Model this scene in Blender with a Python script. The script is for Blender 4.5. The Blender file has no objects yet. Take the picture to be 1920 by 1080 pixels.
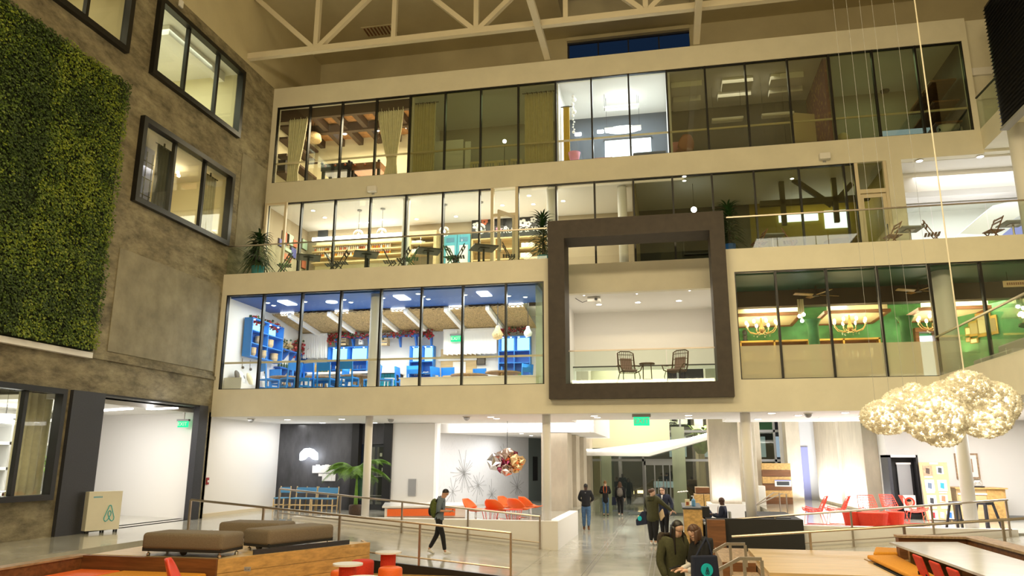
import bpy, bmesh, math, random
from mathutils import Vector, Matrix
C = bpy.context.scene.collection
SC = bpy.context.scene
PI = math.pi
random.seed(7)
# ---------------------------------------------------------------- camera
F_PX, YAW, PITCH, ROLL, CAM_Z = 1403.84, 0.203229, 0.226701, 0.003135, 2.5
FWD = Vector((-math.sin(YAW)*math.cos(PITCH), math.cos(YAW)*math.cos(PITCH), math.sin(PITCH)))
_r = Vector((math.cos(YAW), math.sin(YAW), 0)); _u = _r.cross(FWD)
RX = _r*math.cos(ROLL) + _u*math.sin(ROLL); UP = _u*math.cos(ROLL) - _r*math.sin(ROLL)
EYE = Vector((0, 0, CAM_Z))
cam = bpy.data.objects.new('camera', bpy.data.cameras.new('camera')); C.objects.link(cam)
cam.data.sensor_width = 36; cam.data.lens = F_PX/1920*36; cam.data.clip_start = .1; cam.data.clip_end = 300
m3 = Matrix((RX, UP, -FWD)).transposed()
cam.matrix_world = Matrix.Translation(EYE) @ m3.to_4x4()
SC.camera = cam
def ray(x, y): return FWD*F_PX + RX*(x-960) + UP*(540-y)
def PY(x, y, Y): d = ray(x, y); return EYE + d*(Y/d.y)
def PX(x, y, X): d = ray(x, y); return EYE + d*(X/d.x)
def PZ(x, y, z): d = ray(x, y); return EYE + d*((z-CAM_Z)/d.z)
# ---------------------------------------------------------------- view, world
SC.view_settings.view_transform = 'Standard'; SC.view_settings.look = 'None'
SC.view_settings.gamma = 1; SC.view_settings.use_curve_mapping = False
SC.view_settings.exposure = 0.0
w = bpy.data.worlds.new('night'); SC.world = w; w.use_nodes = True
w.node_tree.nodes['Background'].inputs[0].default_value = (.02, .03, .06, 1)
w.node_tree.nodes['Background'].inputs[1].default_value = .35
# ---------------------------------------------------------------- lamps: room fixtures and added fill
WARM = (1, .80, .50); AMB = (1, .79, .45); NEU = (1, .93, .84); COOL = (.93, .96, 1)
def area(name, x, y, z, sx, sy, W, col=NEU, rx=0, rz=0, spread=180):
    d = bpy.data.lights.new(name, 'AREA'); d.shape = 'RECTANGLE'; d.size = sx; d.size_y = sy; d.energy = W; d.color = col; d.spread = math.radians(spread)
    o = bpy.data.objects.new(name, d); C.objects.link(o); o.location = (x, y, z); o.rotation_euler = (math.radians(rx), 0, math.radians(rz)); return o
def point(name, p, W, col=NEU, r=.06):
    d = bpy.data.lights.new(name, 'POINT'); d.energy = W; d.color = col; d.shadow_soft_size = r
    o = bpy.data.objects.new(name, d); C.objects.link(o); o.location = p; return o
# added warm fill lights out of view, standing in for unseen atrium lamps
area('atrium_fill', -6, 4, 13, 6, 1, 690, AMB, 68); area('atrium_fill', 4, 4, 13, 6, 1, 690, AMB, 68)
area('atrium_wash', -3, 8.5, 18.5, 9, 4, 260, AMB, 0); area('atrium_low', -1, 3, 6.5, 9, .8, 330, (1, .86, .62), 80)
area('living_wall_fill', -6, 11, 17, 3, 2, 420, (1, .85, .42), -50, 90, 100)
# level 4 rooms
area('beam_room_lamp', -11.5, 26, 15.4, 3.5, 2, 260, (1, .82, .55)); area('white_room_lamp', -1.5, 26, 15.85, 2.5, 2.5, 130, (.92, .97, 1))
area('beam_room_bounce', -11.5, 25.6, 13.2, 4, 1.2, 70, (1, .82, .55), 180); area('dim_room_lamp', -6.2, 26, 15.85, 2, 2, 22, (.85, 1, .6)); area('panel_room_lamp', 3.2, 26, 15.85, 2, 2, 30, (1, .88, .75)); area('end_room_lamp', 7.8, 26, 15.85, 2, 2, 24, (.8, 1, .55))  # beam room: upward area light added to brighten its timber ceiling
# level 3
area('cafe_lamp', -11, 26, 11.8, 5, 2.4, 215, (1, .92, .76)); area('cafe_lamp', -5, 26, 11.8, 5.5, 2.4, 215, (1, .92, .76)); area('cafe_uplight', -8, 26.2, 9.6, 9, 1, 80, (1, .94, .8), 180)
area('office_lamp', 2, 26, 11.8, 3, 2, 12, (1, .85, .5)); area('yellow_office_lamp', 5.6, 26.6, 11.8, 1.6, 1.6, 26, (1, .88, .35)); area('lounge_lamp', 10.8, 27, 11.7, 5, 4, 230, (.96, .97, 1)); area('lounge_uplight', 10.8, 27, 9, 5, 3, 70, (.96, .97, 1), 180)
# level 2
area('blue_room_lamp', -11.3, 23.8, 7.75, 4.5, 1.4, 215, (.96, .98, 1)); area('blue_room_lamp', -6.2, 23.8, 7.75, 4.5, 1.4, 215, (.96, .98, 1)); area('pergola_wash', -8.8, 26.6, 7.2, 9, .3, 170, (1, .98, .94), -15); area('blue_room_uplight', -9, 24.6, 5.6, 9, 1, 80, (.96, .98, 1), 180)
area('alcove_lamp', -.8, 25.2, 7.85, 4, 2.5, 55, (1, .88, .68)); area('alcove_uplight', -.8, 25.2, 4.7, 3.5, 1.6, 4, (1, .9, .72), 180); area('green_room_lamp', 4.2, 26, 7.4, 3.2, 2, 170, (1, .9, .6)); area('green_room_lamp', 8.8, 26, 7.4, 3.2, 2, 190, (1, .9, .6))
# level 1
area('left_ceiling_lamp', -11.8, 24.6, 3.8, 5, 3, 62, (1, .97, .92)); area('wall_washer', -13.9, 25.2, 3.82, .3, 4, 30, (1, .98, .95))
area('lounge_ceiling_lamp', -6, 24.4, 3.8, 4.5, 2.6, 105, (1, .96, .9)); area('mural_washer', -6.6, 29.6, 3.5, 1, 5, 110, (1, .98, .95))
area('hall_lamp', -1.5, 32.2, 7.4, 5, 6, 430, (1, .93, .8)); area('hall_lamp', -1, 25, 3.8, 4, 2, 95, (1, .93, .82)); area('hall_far_lamp', -1, 37, 7.4, 5, 4, 260, (1, .95, .85)); area('hall_uplight', -1, 31, .1, 2.5, 8, 40, (1, .95, .85), 180)
area('right_ceiling_lamp', 5, 24.8, 3.8, 4, 3.4, 150, (1, .97, .95)); area('right_wall_washer', 9.2, 24.5, 3.8, 4, 3, 330, (1, .98, .97)); area('left_uplight', -9, 24.8, .75, 9, 3, 14, (1, .97, .93), 180); area('right_uplight', 7, 25.5, .75, 5, 3, 60, (1, .98, .97), 180)
area('side_room_lamp', -17.2, 19, 3.95, 4, 4, 200, (1, .98, .95)); area('side_office_lamp', -17, 16, 3.9, 3, 3, 200, (1, .95, .85))
area('upper_office_lamp', -16.8, 19.6, 16.2, 3, 4, 110, (.95, 1, .76)); area('middle_office_lamp', -16.8, 19, 11.6, 2, 3, 90, (1, .9, .6)); area('top_office_lamp', -16.8, 13.5, 16.2, 3, 3, 80, (1, .9, .6)); area('upper_office_uplight', -16.8, 19.6, 13, 2, 4, 50, (.95, 1, .76), 180)
area('pit_lamp', -2, 9, 12, 9, 3, 470, (1, .84, .56)); area('right_pit_lamp', 6, 11, 11.7, 4, 3, 150, (1, .92, .76))
# ---------------------------------------------------------------- materials
M = {}
def nd(t, k, **kw):
    n = t.nodes.new(k)
    for a, b in kw.items(): setattr(n, a, b)
    return n
def mat(name, col, rough=.6, metal=0, ns=0, na=.15, bump=0, bs=None, spec=.5, emit=None, es=1, trans=0, coat=0, stretch=None, dark=None):
    m = bpy.data.materials.new(name); m.use_nodes = True; t = m.node_tree; b = t.nodes['Principled BSDF']; L = t.links.new
    b.inputs['Base Color'].default_value = (*col, 1); b.inputs['Roughness'].default_value = rough; b.inputs['Metallic'].default_value = metal
    b.inputs['Specular IOR Level'].default_value = spec; b.inputs['Coat Weight'].default_value = coat
    if emit: b.inputs['Emission Color'].default_value = (*emit, 1); b.inputs['Emission Strength'].default_value = es
    if ns or bump:
        tc = nd(t, 'ShaderNodeTexCoord'); src = tc.outputs['Object']
        if stretch:
            mp = nd(t, 'ShaderNodeMapping'); mp.inputs['Scale'].default_value = stretch; L(src, mp.inputs[0]); src = mp.outputs[0]
        no = nd(t, 'ShaderNodeTexNoise'); no.inputs['Scale'].default_value = ns or bs; no.inputs['Detail'].default_value = 6; no.inputs['Roughness'].default_value = .6; L(src, no.inputs['Vector'])
        if ns:
            cr = nd(t, 'ShaderNodeValToRGB'); d = dark or tuple(c*(1-na*2) for c in col); e = cr.color_ramp.elements
            e[0].position = .32; e[0].color = (*d, 1); e[1].position = .68; e[1].color = (*(min(1, c*(1+na)) for c in col), 1)
            L(no.outputs[0], cr.inputs[0]); L(cr.outputs[0], b.inputs['Base Color'])
        if bump:
            n2 = no
            if bs: n2 = nd(t, 'ShaderNodeTexNoise'); n2.inputs['Scale'].default_value = bs; n2.inputs['Detail'].default_value = 4; L(src, n2.inputs['Vector'])
            bp = nd(t, 'ShaderNodeBump'); bp.inputs['Strength'].default_value = bump; bp.inputs['Distance'].default_value = .05; L(n2.outputs[0], bp.inputs['Height']); L(bp.outputs[0], b.inputs['Normal'])
    M[name] = m; return m
def glow(name, col, s):
    m = bpy.data.materials.new(name); m.use_nodes = True; t = m.node_tree; t.nodes.clear()
    e = nd(t, 'ShaderNodeEmission'); e.inputs[0].default_value = (*col, 1); e.inputs[1].default_value = s
    t.links.new(e.outputs[0], nd(t, 'ShaderNodeOutputMaterial').inputs[0]); M[name] = m; return m
def glassm(name, tint, f0=.04, f1=.5, milk=0, milkcol=(.8, .8, .75)):
    m = bpy.data.materials.new(name); m.use_nodes = True; t = m.node_tree; t.nodes.clear(); L = t.links.new
    tr = nd(t, 'ShaderNodeBsdfTransparent'); tr.inputs[0].default_value = (*tint, 1)
    gl = nd(t, 'ShaderNodeBsdfGlossy'); gl.inputs['Roughness'].default_value = .02; gl.inputs[0].default_value = (1, 1, 1, 1)
    lw = nd(t, 'ShaderNodeLayerWeight'); lw.inputs[0].default_value = .5
    pw = nd(t, 'ShaderNodeMath', operation='POWER'); pw.inputs[1].default_value = 4; L(lw.outputs['Facing'], pw.inputs[0])
    ma = nd(t, 'ShaderNodeMath', operation='MULTIPLY_ADD'); ma.inputs[1].default_value = f1; ma.inputs[2].default_value = f0; L(pw.outputs[0], ma.inputs[0])
    mx = nd(t, 'ShaderNodeMixShader'); L(ma.outputs[0], mx.inputs[0]); L(tr.outputs[0], mx.inputs[1]); L(gl.outputs[0], mx.inputs[2]); out = mx
    if milk:
        a = nd(t, 'ShaderNodeBsdfTranslucent'); a.inputs[0].default_value = (*milkcol, 1); b = nd(t, 'ShaderNodeBsdfDiffuse'); b.inputs[0].default_value = (*milkcol, 1)
        ab = nd(t, 'ShaderNodeMixShader'); ab.inputs[0].default_value = .5; L(a.outputs[0], ab.inputs[1]); L(b.outputs[0], ab.inputs[2])
        m2 = nd(t, 'ShaderNodeMixShader'); m2.inputs[0].default_value = milk; L(mx.outputs[0], m2.inputs[1]); L(ab.outputs[0], m2.inputs[2]); out = m2
    L(out.outputs[0], nd(t, 'ShaderNodeOutputMaterial').inputs[0]); M[name] = m; return m
mat('plaster', (.78, .74, .60), .75, ns=1.2, na=.03, bump=.03, bs=60)
mat('white', (.85, .83, .8), .7); mat('ceil', (.82, .8, .76), .8); mat('roofpaint', (.62, .55, .36), .8, ns=.4, na=.06)
mat('floorc', (.50, .485, .41), .17, ns=1.1, na=.12, bump=.02, bs=9, coat=.3); mat('darkwall', (.075, .075, .085), .45, ns=1.3, na=.35, bump=.04, bs=4, stretch=(1, 1, .35))
mat('groove', (.20, .19, .16), .6); mat('black', (.012, .012, .013), .4); mat('blackmatte', (.02, .019, .018), .75); mat('steel_dark', (.035, .036, .045), .5, ns=30, na=.1); mat('frame', (.007, .0065, .006), .4)
mat('paleframe', (.72, .62, .44), .5); mat('boxframe', (.050, .037, .027), .62, ns=4, na=.12, bump=.02)
mat('truss', (.74, .67, .52), .6); mat('steel', (.50, .43, .36), .3, .9, ns=40, na=.05); mat('chrome', (.75, .75, .76), .15, 1)
mat('wood', (.62, .38, .13), .42, ns=1.6, na=.16, bump=.04, stretch=(6, .7, 9)); mat('woodpale', (.64, .46, .23), .40, ns=1.6, na=.10, bump=.03, stretch=(.6, 7, 7))
mat('wooddark', (.20, .078, .024), .5, ns=1.6, na=.2, bump=.05, stretch=(.8, 6, 9)); mat('woodgrey', (.42, .28, .16), .55, ns=3, na=.2, bump=.05, stretch=(6, 1.5, 6))
mat('beamwood', (.075, .04, .022), .6, ns=6, na=.25, stretch=(6, 1, 6)); mat('thatch', (.70, .52, .27), .9, ns=28, na=.35, bump=.4, bs=40, stretch=(1, 3, 1)); mat('ceilboard', (.62, .31, .11), .7, ns=9, na=.2)
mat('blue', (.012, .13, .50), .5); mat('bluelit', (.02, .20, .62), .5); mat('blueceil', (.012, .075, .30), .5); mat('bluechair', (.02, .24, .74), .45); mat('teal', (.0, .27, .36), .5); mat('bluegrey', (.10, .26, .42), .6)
mat('green', (.10, .34, .13), .7, ns=2.2, na=.18); mat('greendark', (.02, .09, .05), .5, ns=3, na=.2); mat('greenceil', (.035, .13, .10), .5)
mat('gold', (.55, .34, .08), .35, .6); mat('brass', (.5, .33, .14), .35, .8); mat('cream', (.80, .70, .45), .7); mat('creamwall', (.74, .68, .47), .8)
mat('taupe', (.21, .168, .118), .95, ns=60, na=.12, bump=.12, bs=220); mat('orange', (.86, .15, .02), .55, ns=50, na=.05); mat('red', (.66, .045, .018), .85, ns=50, na=.08); mat('wirered', (.80, .075, .035), .4)
mat('mustard', (.72, .30, .02), .85, ns=40, na=.08); mat('whitetop', (.85, .84, .82), .25); mat('tabletop', (.62, .63, .66), .16, ns=2, na=.04)
mat('curtain', (.74, .68, .45), .9, ns=6, na=.06); mat('greydark', (.045, .05, .055), .6); mat('greywall', (.36, .33, .28), .8); mat('taupewall', (.40, .33, .22), .8)
mat('leaf', (.03, .085, .02), .55, ns=3, na=.4); mat('palm', (.16, .33, .04), .5, ns=4, na=.3); mat('soil', (.03, .02, .012), .9); mat('redflower', (.42, .02, .03), .7, ns=30, na=.3)
mat('pink', (.80, .30, .42), .6); mat('rust', (.35, .08, .02), .5); mat('yellowdim', (.30, .22, .02), .7); mat('yellow', (.65, .42, .02), .6); mat('rattan', (.10, .045, .02), .6); mat('cushionmauve', (.38, .26, .26), .9)
mat('paper', (.86, .85, .83), .8); mat('kraft', (.55, .40, .22), .8, ns=30, na=.05); mat('grey', (.35, .35, .35), .6); mat('skyblue', (.10, .42, .58), .5); mat('jar', (.75, .5, .35), .3)
mat('foldwood', (.20, .065, .022), .5); mat('foldmetal', (.03, .03, .025), .5); mat('foldgreen', (.03, .16, .05), .5); mat('tableslate', (.035, .032, .022), .4); mat('purple', (.09, .09, .32), .6); mat('lilac', (.42, .44, .78), .7); mat('mintart', (.52, .68, .50), .7); mat('redart', (.60, .17, .09), .7)
mat('skin', (.55, .31, .21), .55); mat('skinlight', (.64, .40, .29), .55); mat('skindark', (.075, .035, .022), .5); mat('hairdark', (.012, .008, .006), .45); mat('hairbrown', (.075, .032, .014), .5); mat('hairblond', (.25, .13, .05), .5)
mat('cloth_black', (.010, .010, .012), .9); mat('cloth_navy', (.010, .014, .035), .9); mat('cloth_olive', (.050, .050, .018), .9, ns=30, na=.1); mat('cloth_blue', (.14, .18, .23), .9); mat('denim', (.07, .14, .26), .9, ns=20, na=.2); mat('cloth_white', (.62, .60, .58), .9); mat('shoe', (.72, .71, .68), .6)
mat('backpack', (.085, .11, .02), .8, ns=25, na=.2); mat('cloth_grey', (.16, .14, .12), .9); mat('fur', (.06, .040, .025), 1, ns=90, na=.5, bump=.6, bs=120); mat('logo_teal', (.0, .45, .50), .6); mat('redalarm', (.35, .03, .04), .5)
mat('cloudmat', (.86, .80, .66), .75); mat('roadway', (.03, .03, .032), .7); mat('carpaint', (.05, .05, .055), .2)
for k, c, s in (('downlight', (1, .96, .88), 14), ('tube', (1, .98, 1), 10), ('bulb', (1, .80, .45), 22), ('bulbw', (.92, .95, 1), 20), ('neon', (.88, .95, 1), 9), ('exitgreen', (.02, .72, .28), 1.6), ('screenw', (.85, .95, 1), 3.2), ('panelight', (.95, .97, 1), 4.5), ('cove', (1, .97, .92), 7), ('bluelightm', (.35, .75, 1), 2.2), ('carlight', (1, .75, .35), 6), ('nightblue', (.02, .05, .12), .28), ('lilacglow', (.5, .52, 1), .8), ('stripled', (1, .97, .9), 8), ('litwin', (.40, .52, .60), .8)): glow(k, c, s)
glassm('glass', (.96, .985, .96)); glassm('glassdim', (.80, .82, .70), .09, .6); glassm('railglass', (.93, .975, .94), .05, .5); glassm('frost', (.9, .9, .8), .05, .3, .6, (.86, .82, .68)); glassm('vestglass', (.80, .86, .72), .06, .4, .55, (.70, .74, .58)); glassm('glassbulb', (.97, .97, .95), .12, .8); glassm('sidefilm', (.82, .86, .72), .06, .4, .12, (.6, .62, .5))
def concrete():
    m = bpy.data.materials.new('concrete'); m.use_nodes = True; t = m.node_tree; b = t.nodes['Principled BSDF']; L = t.links.new
    tc = nd(t, 'ShaderNodeTexCoord'); mp = nd(t, 'ShaderNodeMapping'); mp.inputs['Scale'].default_value = (1, .75, 1.7); L(tc.outputs['Object'], mp.inputs[0])
    n1 = nd(t, 'ShaderNodeTexNoise'); n1.inputs['Scale'].default_value = 1.9; n1.inputs['Detail'].default_value = 9; n1.inputs['Roughness'].default_value = .72; L(mp.outputs[0], n1.inputs['Vector'])
    cr = nd(t, 'ShaderNodeValToRGB'); e = cr.color_ramp.elements; e[0].position = .33; e[0].color = (.125, .105, .066, 1); e[1].position = .66; e[1].color = (.40, .35, .225, 1); L(n1.outputs[0], cr.inputs[0])
    n2 = nd(t, 'ShaderNodeTexNoise'); n2.inputs['Scale'].default_value = .55; n2.inputs['Detail'].default_value = 5; L(tc.outputs['Object'], n2.inputs['Vector'])
    mx = nd(t, 'ShaderNodeMix', data_type='RGBA', blend_type='MULTIPLY'); mx.inputs[0].default_value = .4; c2 = nd(t, 'ShaderNodeValToRGB'); c2.color_ramp.elements[0].position = .35; c2.color_ramp.elements[0].color = (.55, .5, .42, 1); c2.color_ramp.elements[1].position = .6; L(n2.outputs[0], c2.inputs[0]); L(cr.outputs[0], mx.inputs[6]); L(c2.outputs[0], mx.inputs[7]); L(mx.outputs[2], b.inputs['Base Color'])
    wv = nd(t, 'ShaderNodeTexWave', wave_type='BANDS', bands_direction='Z', wave_profile='SAW'); wv.inputs['Scale'].default_value = 1.6; wv.inputs['Distortion'].default_value = .35; wv.inputs['Detail'].default_value = 2; L(tc.outputs['Object'], wv.inputs['Vector'])
    ad = nd(t, 'ShaderNodeMath', operation='MULTIPLY_ADD'); ad.inputs[1].default_value = .22; L(wv.outputs[1], ad.inputs[0]); L(n1.outputs[0], ad.inputs[2])
    bp = nd(t, 'ShaderNodeBump'); bp.inputs['Strength'].default_value = .8; bp.inputs['Distance'].default_value = .06; L(ad.outputs[0], bp.inputs['Height']); L(bp.outputs[0], b.inputs['Normal'])
    b.inputs['Roughness'].default_value = .85; M['concrete'] = m
concrete()
mat('patch', (.30, .27, .19), .9, ns=1.6, na=.14, bump=.25, bs=9); mat('conccol', (.58, .51, .40), .85, ns=1.4, na=.07, bump=.15, bs=5, stretch=(2, 2, .8)); mat('chairblue', (.06, .22, .40), .6); mat('ivyback', (.02, .03, .008), 1)
# ---------------------------------------------------------------- mesh helpers
MW = {}
class B:
    def __init__(s): s.v = []; s.f = []
    def add(s, vs, fs):
        n = len(s.v); s.v += [tuple(v) for v in vs]; s.f += [tuple(i+n for i in f) for f in fs]; return s
    def box(s, x0, y0, z0, x1, y1, z1):
        if x0 > x1: x0, x1 = x1, x0
        if y0 > y1: y0, y1 = y1, y0
        if z0 > z1: z0, z1 = z1, z0
        return s.add([(x0, y0, z0), (x1, y0, z0), (x1, y1, z0), (x0, y1, z0), (x0, y0, z1), (x1, y0, z1), (x1, y1, z1), (x0, y1, z1)],
                     [(3, 2, 1, 0), (4, 5, 6, 7), (0, 1, 5, 4), (1, 2, 6, 5), (2, 3, 7, 6), (3, 0, 4, 7)])
    def cbox(s, c, sx, sy, sz, rz=0, rx=0, ry=0):
        R = Matrix.Rotation(rz, 3, 'Z') @ Matrix.Rotation(rx, 3, 'X') @ Matrix.Rotation(ry, 3, 'Y'); b = B().box(-sx/2, -sy/2, -sz/2, sx/2, sy/2, sz/2)
        return s.add([R @ Vector(v) + Vector(c) for v in b.v], b.f)
    def beam(s, p, q, w, h, up=(0, 0, 1)):
        p = Vector(p); q = Vector(q); d = (q-p).normalized(); u = Vector(up)
        if abs(d.dot(u)) > .97: u = Vector((0, 1, 0))
        r = d.cross(u).normalized()*w/2; u = r.cross(d).normalized()*h/2
        vs = [p-r-u, p+r-u, p+r+u, p-r+u, q-r-u, q+r-u, q+r+u, q-r+u]
        return s.add(vs, [(0, 1, 2, 3), (7, 6, 5, 4), (4, 5, 1, 0), (5, 6, 2, 1), (6, 7, 3, 2), (7, 4, 0, 3)])
    def prism(s, pts, vec):
        n = len(pts); vec = Vector(vec); pts = [Vector(p) for p in pts]
        nrm = Vector((0, 0, 0))
        for i in range(n): nrm += pts[i].cross(pts[(i+1) % n])
        if nrm.dot(vec) > 0: pts = pts[::-1]
        return s.add(pts + [p+vec for p in pts], [tuple(range(n)), tuple(range(2*n-1, n-1, -1))] + [((i+1) % n, i, i+n, (i+1) % n+n) for i in range(n)])
    def tube(s, pts, r, n=6, caps=True):
        pts = [Vector(p) for p in pts]; R = r if isinstance(r, (list, tuple)) else [r]*len(pts); vs = []; pu = None
        for i, p in enumerate(pts):
            d = (pts[min(i+1, len(pts)-1)] - pts[max(i-1, 0)]).normalized()
            u = pu if pu is not None else (Vector((0, 0, 1)) if abs(d.z) < .9 else Vector((0, 1, 0)))
            a = d.cross(u); a = a.normalized() if a.length > 1e-6 else d.orthogonal().normalized(); b = a.cross(d).normalized(); pu = b
            for k in range(n): t = 2*PI*k/n; vs.append(p + (a*math.cos(t) + b*math.sin(t))*R[i])
        fs = [(i*n+k, i*n+(k+1) % n, (i+1)*n+(k+1) % n, (i+1)*n+k) for i in range(len(pts)-1) for k in range(n)]
        if caps: fs += [tuple(range(n))[::-1], tuple(range((len(pts)-1)*n, len(pts)*n))]
        return s.add(vs, fs)
    def lathe(s, prof, c=(0, 0, 0), n=16, sy=1):
        c = Vector(c); vs = [c + Vector((r*math.cos(2*PI*k/n), sy*r*math.sin(2*PI*k/n), z)) for r, z in prof for k in range(n)]
        fs = [(i*n+k, i*n+(k+1) % n, (i+1)*n+(k+1) % n, (i+1)*n+k) for i in range(len(prof)-1) for k in range(n)]
        fs += [tuple(range(n))[::-1], tuple(range((len(prof)-1)*n, len(prof)*n))]
        return s.add(vs, fs)
    def ball(s, c, rx, ry=None, rz=None, n=10, R=None):
        ry = ry or rx; rz = rz or rx; m = max(4, n//2+1); pr = [(math.sin(PI*i/m), -math.cos(PI*i/m)) for i in range(m+1)]
        b = B().lathe([(max(r, .001), z) for r, z in pr], n=n); R = R or Matrix.Identity(3)
        return s.add([R @ Vector((x*rx, y*ry, z*rz)) + Vector(c) for x, y, z in b.v], b.f)
    def grid(s, fn, nu, nv):
        vs = [fn(i/nu, j/nv) for j in range(nv+1) for i in range(nu+1)]
        return s.add(vs, [(j*(nu+1)+i, j*(nu+1)+i+1, (j+1)*(nu+1)+i+1, (j+1)*(nu+1)+i) for j in range(nv) for i in range(nu)])
    def disc(s, c, r, n=14, h=.02): return s.lathe([(r, 0), (r, h)], c, n)
    def build(s, name, m, parent=None, smooth=False, bevel=0, label=None, kind=None, solid=0, seg=2):
        me = bpy.data.meshes.new(name); vs = s.v
        if parent is not None and parent.name in MW: I = MW[parent.name]; vs = [I @ Vector(v) for v in vs]
        me.from_pydata([tuple(v) for v in vs], [], s.f); me.materials.append(M[m] if isinstance(m, str) else m)
        if smooth: me.polygons.foreach_set('use_smooth', [True]*len(me.polygons))
        o = bpy.data.objects.new(name, me); C.objects.link(o)
        if parent is not None:
            o.parent = parent
            if parent.name in MW: MW[o.name] = MW[parent.name]
        if solid: d = o.modifiers.new('s', 'SOLIDIFY'); d.thickness = solid; d.offset = 0
        if bevel: d = o.modifiers.new('b', 'BEVEL'); d.width = bevel; d.segments = seg; d.limit_method = 'ANGLE'
        if label: o['label'] = label
        if kind: o['kind'] = kind
        return o
def tag(o, label, cat, group=None):
    o['label'] = label; o['category'] = cat
    if group: o['group'] = group
    return o
def T(name, label, cat, loc=(0, 0, 0), rz=0, group=None, world=False):
    """an empty at a thing's base; world=True lets its parts be given in world coordinates"""
    o = bpy.data.objects.new(name, None); C.objects.link(o); o.location = loc; o.rotation_euler = (0, 0, rz); o.empty_display_size = .1
    if world: MW[o.name] = (Matrix.Translation(Vector(loc)) @ Matrix.Rotation(rz, 4, 'Z')).inverted()
    return tag(o, label, cat, group)
def S(name, m, b, parent=None, **k):
    o = b.build(name, m, parent, **k)
    if parent is None: o['kind'] = 'structure'
    return o
def SE(name, loc=(0, 0, 0)):
    o = bpy.data.objects.new(name, None); C.objects.link(o); o.location = loc; o['kind'] = 'structure'; o.empty_display_size = .1
    MW[o.name] = Matrix.Translation(Vector(loc)).inverted(); return o
def dup(r, loc, rz=None, label=None, group=None, scale=None):
    n = r.copy(); C.objects.link(n); n.location = loc
    if rz is not None: n.rotation_euler = (0, 0, rz)
    if label: n['label'] = label
    if group: n['group'] = group
    if scale: n.scale = scale
    for ch in list(r.children):
        c = ch.copy(); C.objects.link(c); c.parent = n
        for g in list(ch.children): d = g.copy(); C.objects.link(d); d.parent = c
    return n
def text(name, body, size, parent, m, loc, rot, ext=.004, align='CENTER'):
    cu = bpy.data.curves.new(name, 'FONT'); cu.body = body; cu.size = size; cu.extrude = ext; cu.align_x = align; cu.align_y = 'CENTER'; cu.resolution_u = 3
    o = bpy.data.objects.new('tmp', cu); C.objects.link(o); dg = bpy.context.evaluated_depsgraph_get(); me = bpy.data.meshes.new_from_object(o.evaluated_get(dg)); bpy.data.objects.remove(o)
    me.materials.clear(); me.materials.append(M[m]); n = bpy.data.objects.new(name, me); C.objects.link(n)
    A = Matrix.Translation(Vector(loc)) @ rot.to_4x4()
    if parent is not None and parent.name in MW: A = MW[parent.name] @ A
    me.transform(A); n.parent = parent; return n
RF = Matrix.Rotation(PI/2, 3, 'X')             # text standing up, facing the camera side (-y)
# ================================================================ THE SETTING
XW, YF, YU, YB = -14.5, 22.1, 24.3, 27.9
def holes(u0, u1, z0, z1, hs, put):
    us = sorted({u0, u1, *[h[0] for h in hs], *[h[1] for h in hs]}); us = [u for u in us if u0 <= u <= u1]
    for a, b in zip(us, us[1:]):
        cut = sorted([(h[2], h[3]) for h in hs if h[0] <= (a+b)/2 <= h[1]]); z = z0
        for c, d in cut:
            if c > z: put(a, z, b, c)
            z = max(z, d)
        if z < z1: put(a, z, b, z1)
# floor: low walkway, raised sides, ramps, pit floor
S('floor', 'floorc', B().box(-15, -3, -.3, 15, 46, 0))
b = B(); b.box(-15.2, 5, 0, -11.9, 22.6, .7); b.box(-15.2, 22.6, 0, -3.5, 42, .69); S('floor_raised_left', 'floorc', b)
S('floor_side_room', 'floorc', B().box(-20, 8, .3, -15, 22.6, .7))
b = B(); b.box(3.6, 22.8, 0, 15, 42, .69); b.box(9.6, 8, 0, 15, 22.8, .7); S('floor_raised_right', 'floorc', b)
S('ramp_left', 'floorc', B().prism([(-11.9, 17.0, 0), (-11.9, 17.0, .7), (-3.45, 17.0, .005), (-3.45, 17.0, 0)], (0, 5.5, 0)))
S('ramp_right', 'floorc', B().prism([(9.6, 17.0, 0), (9.6, 17.0, .7), (1.5, 17.0, .005), (1.5, 17.0, 0)], (0, 5.6, 0)))
S('ramp_edge_trim', 'black', B().prism([(-9.2, 16.9, 0), (-9.2, 16.9, .5), (-3.45, 16.9, .03), (-3.45, 16.9, 0)], (0, .09, 0)))
for k, (a, q) in enumerate((((1176, 965), (1104, 1080)), ((1228, 1023), (1223, 1080)))):
    p0 = PZ(*a, 0); p1 = PZ(*q, 0); x = (p0.x+p1.x)/2
    for dx in (-.06, .06): S('trim_%d' % (k*2+(dx > 0)+1), 'groove', B().box(x+dx-.012, 4, 0, x+dx+.012, 39, .004))
# left concrete wall with its openings
WIN = {'A': (17.42, 22.1, 13.55, 16.1), 'B': (17.32, 22.02, 9.57, 12.15), 'C': (11.8, 16.4, 13.58, 16.1), 'D': (11.0, 15.85, 1.56, 4.17), 'E': (16.1, 21.85, .7, 4.18)}
b = B(); holes(4, 24.3, 0, 16.62, list(WIN.values())+[(22.12, 24.3, 0, 8.58)], lambda a, c, d, e: b.box(XW-.2, a, c, XW, d, e)); S('wall_left', 'concrete', b)
S('wall_left_upper', 'roofpaint', B().box(XW-.3, -6, 16.62, XW, 28.3, 19.9))
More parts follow.
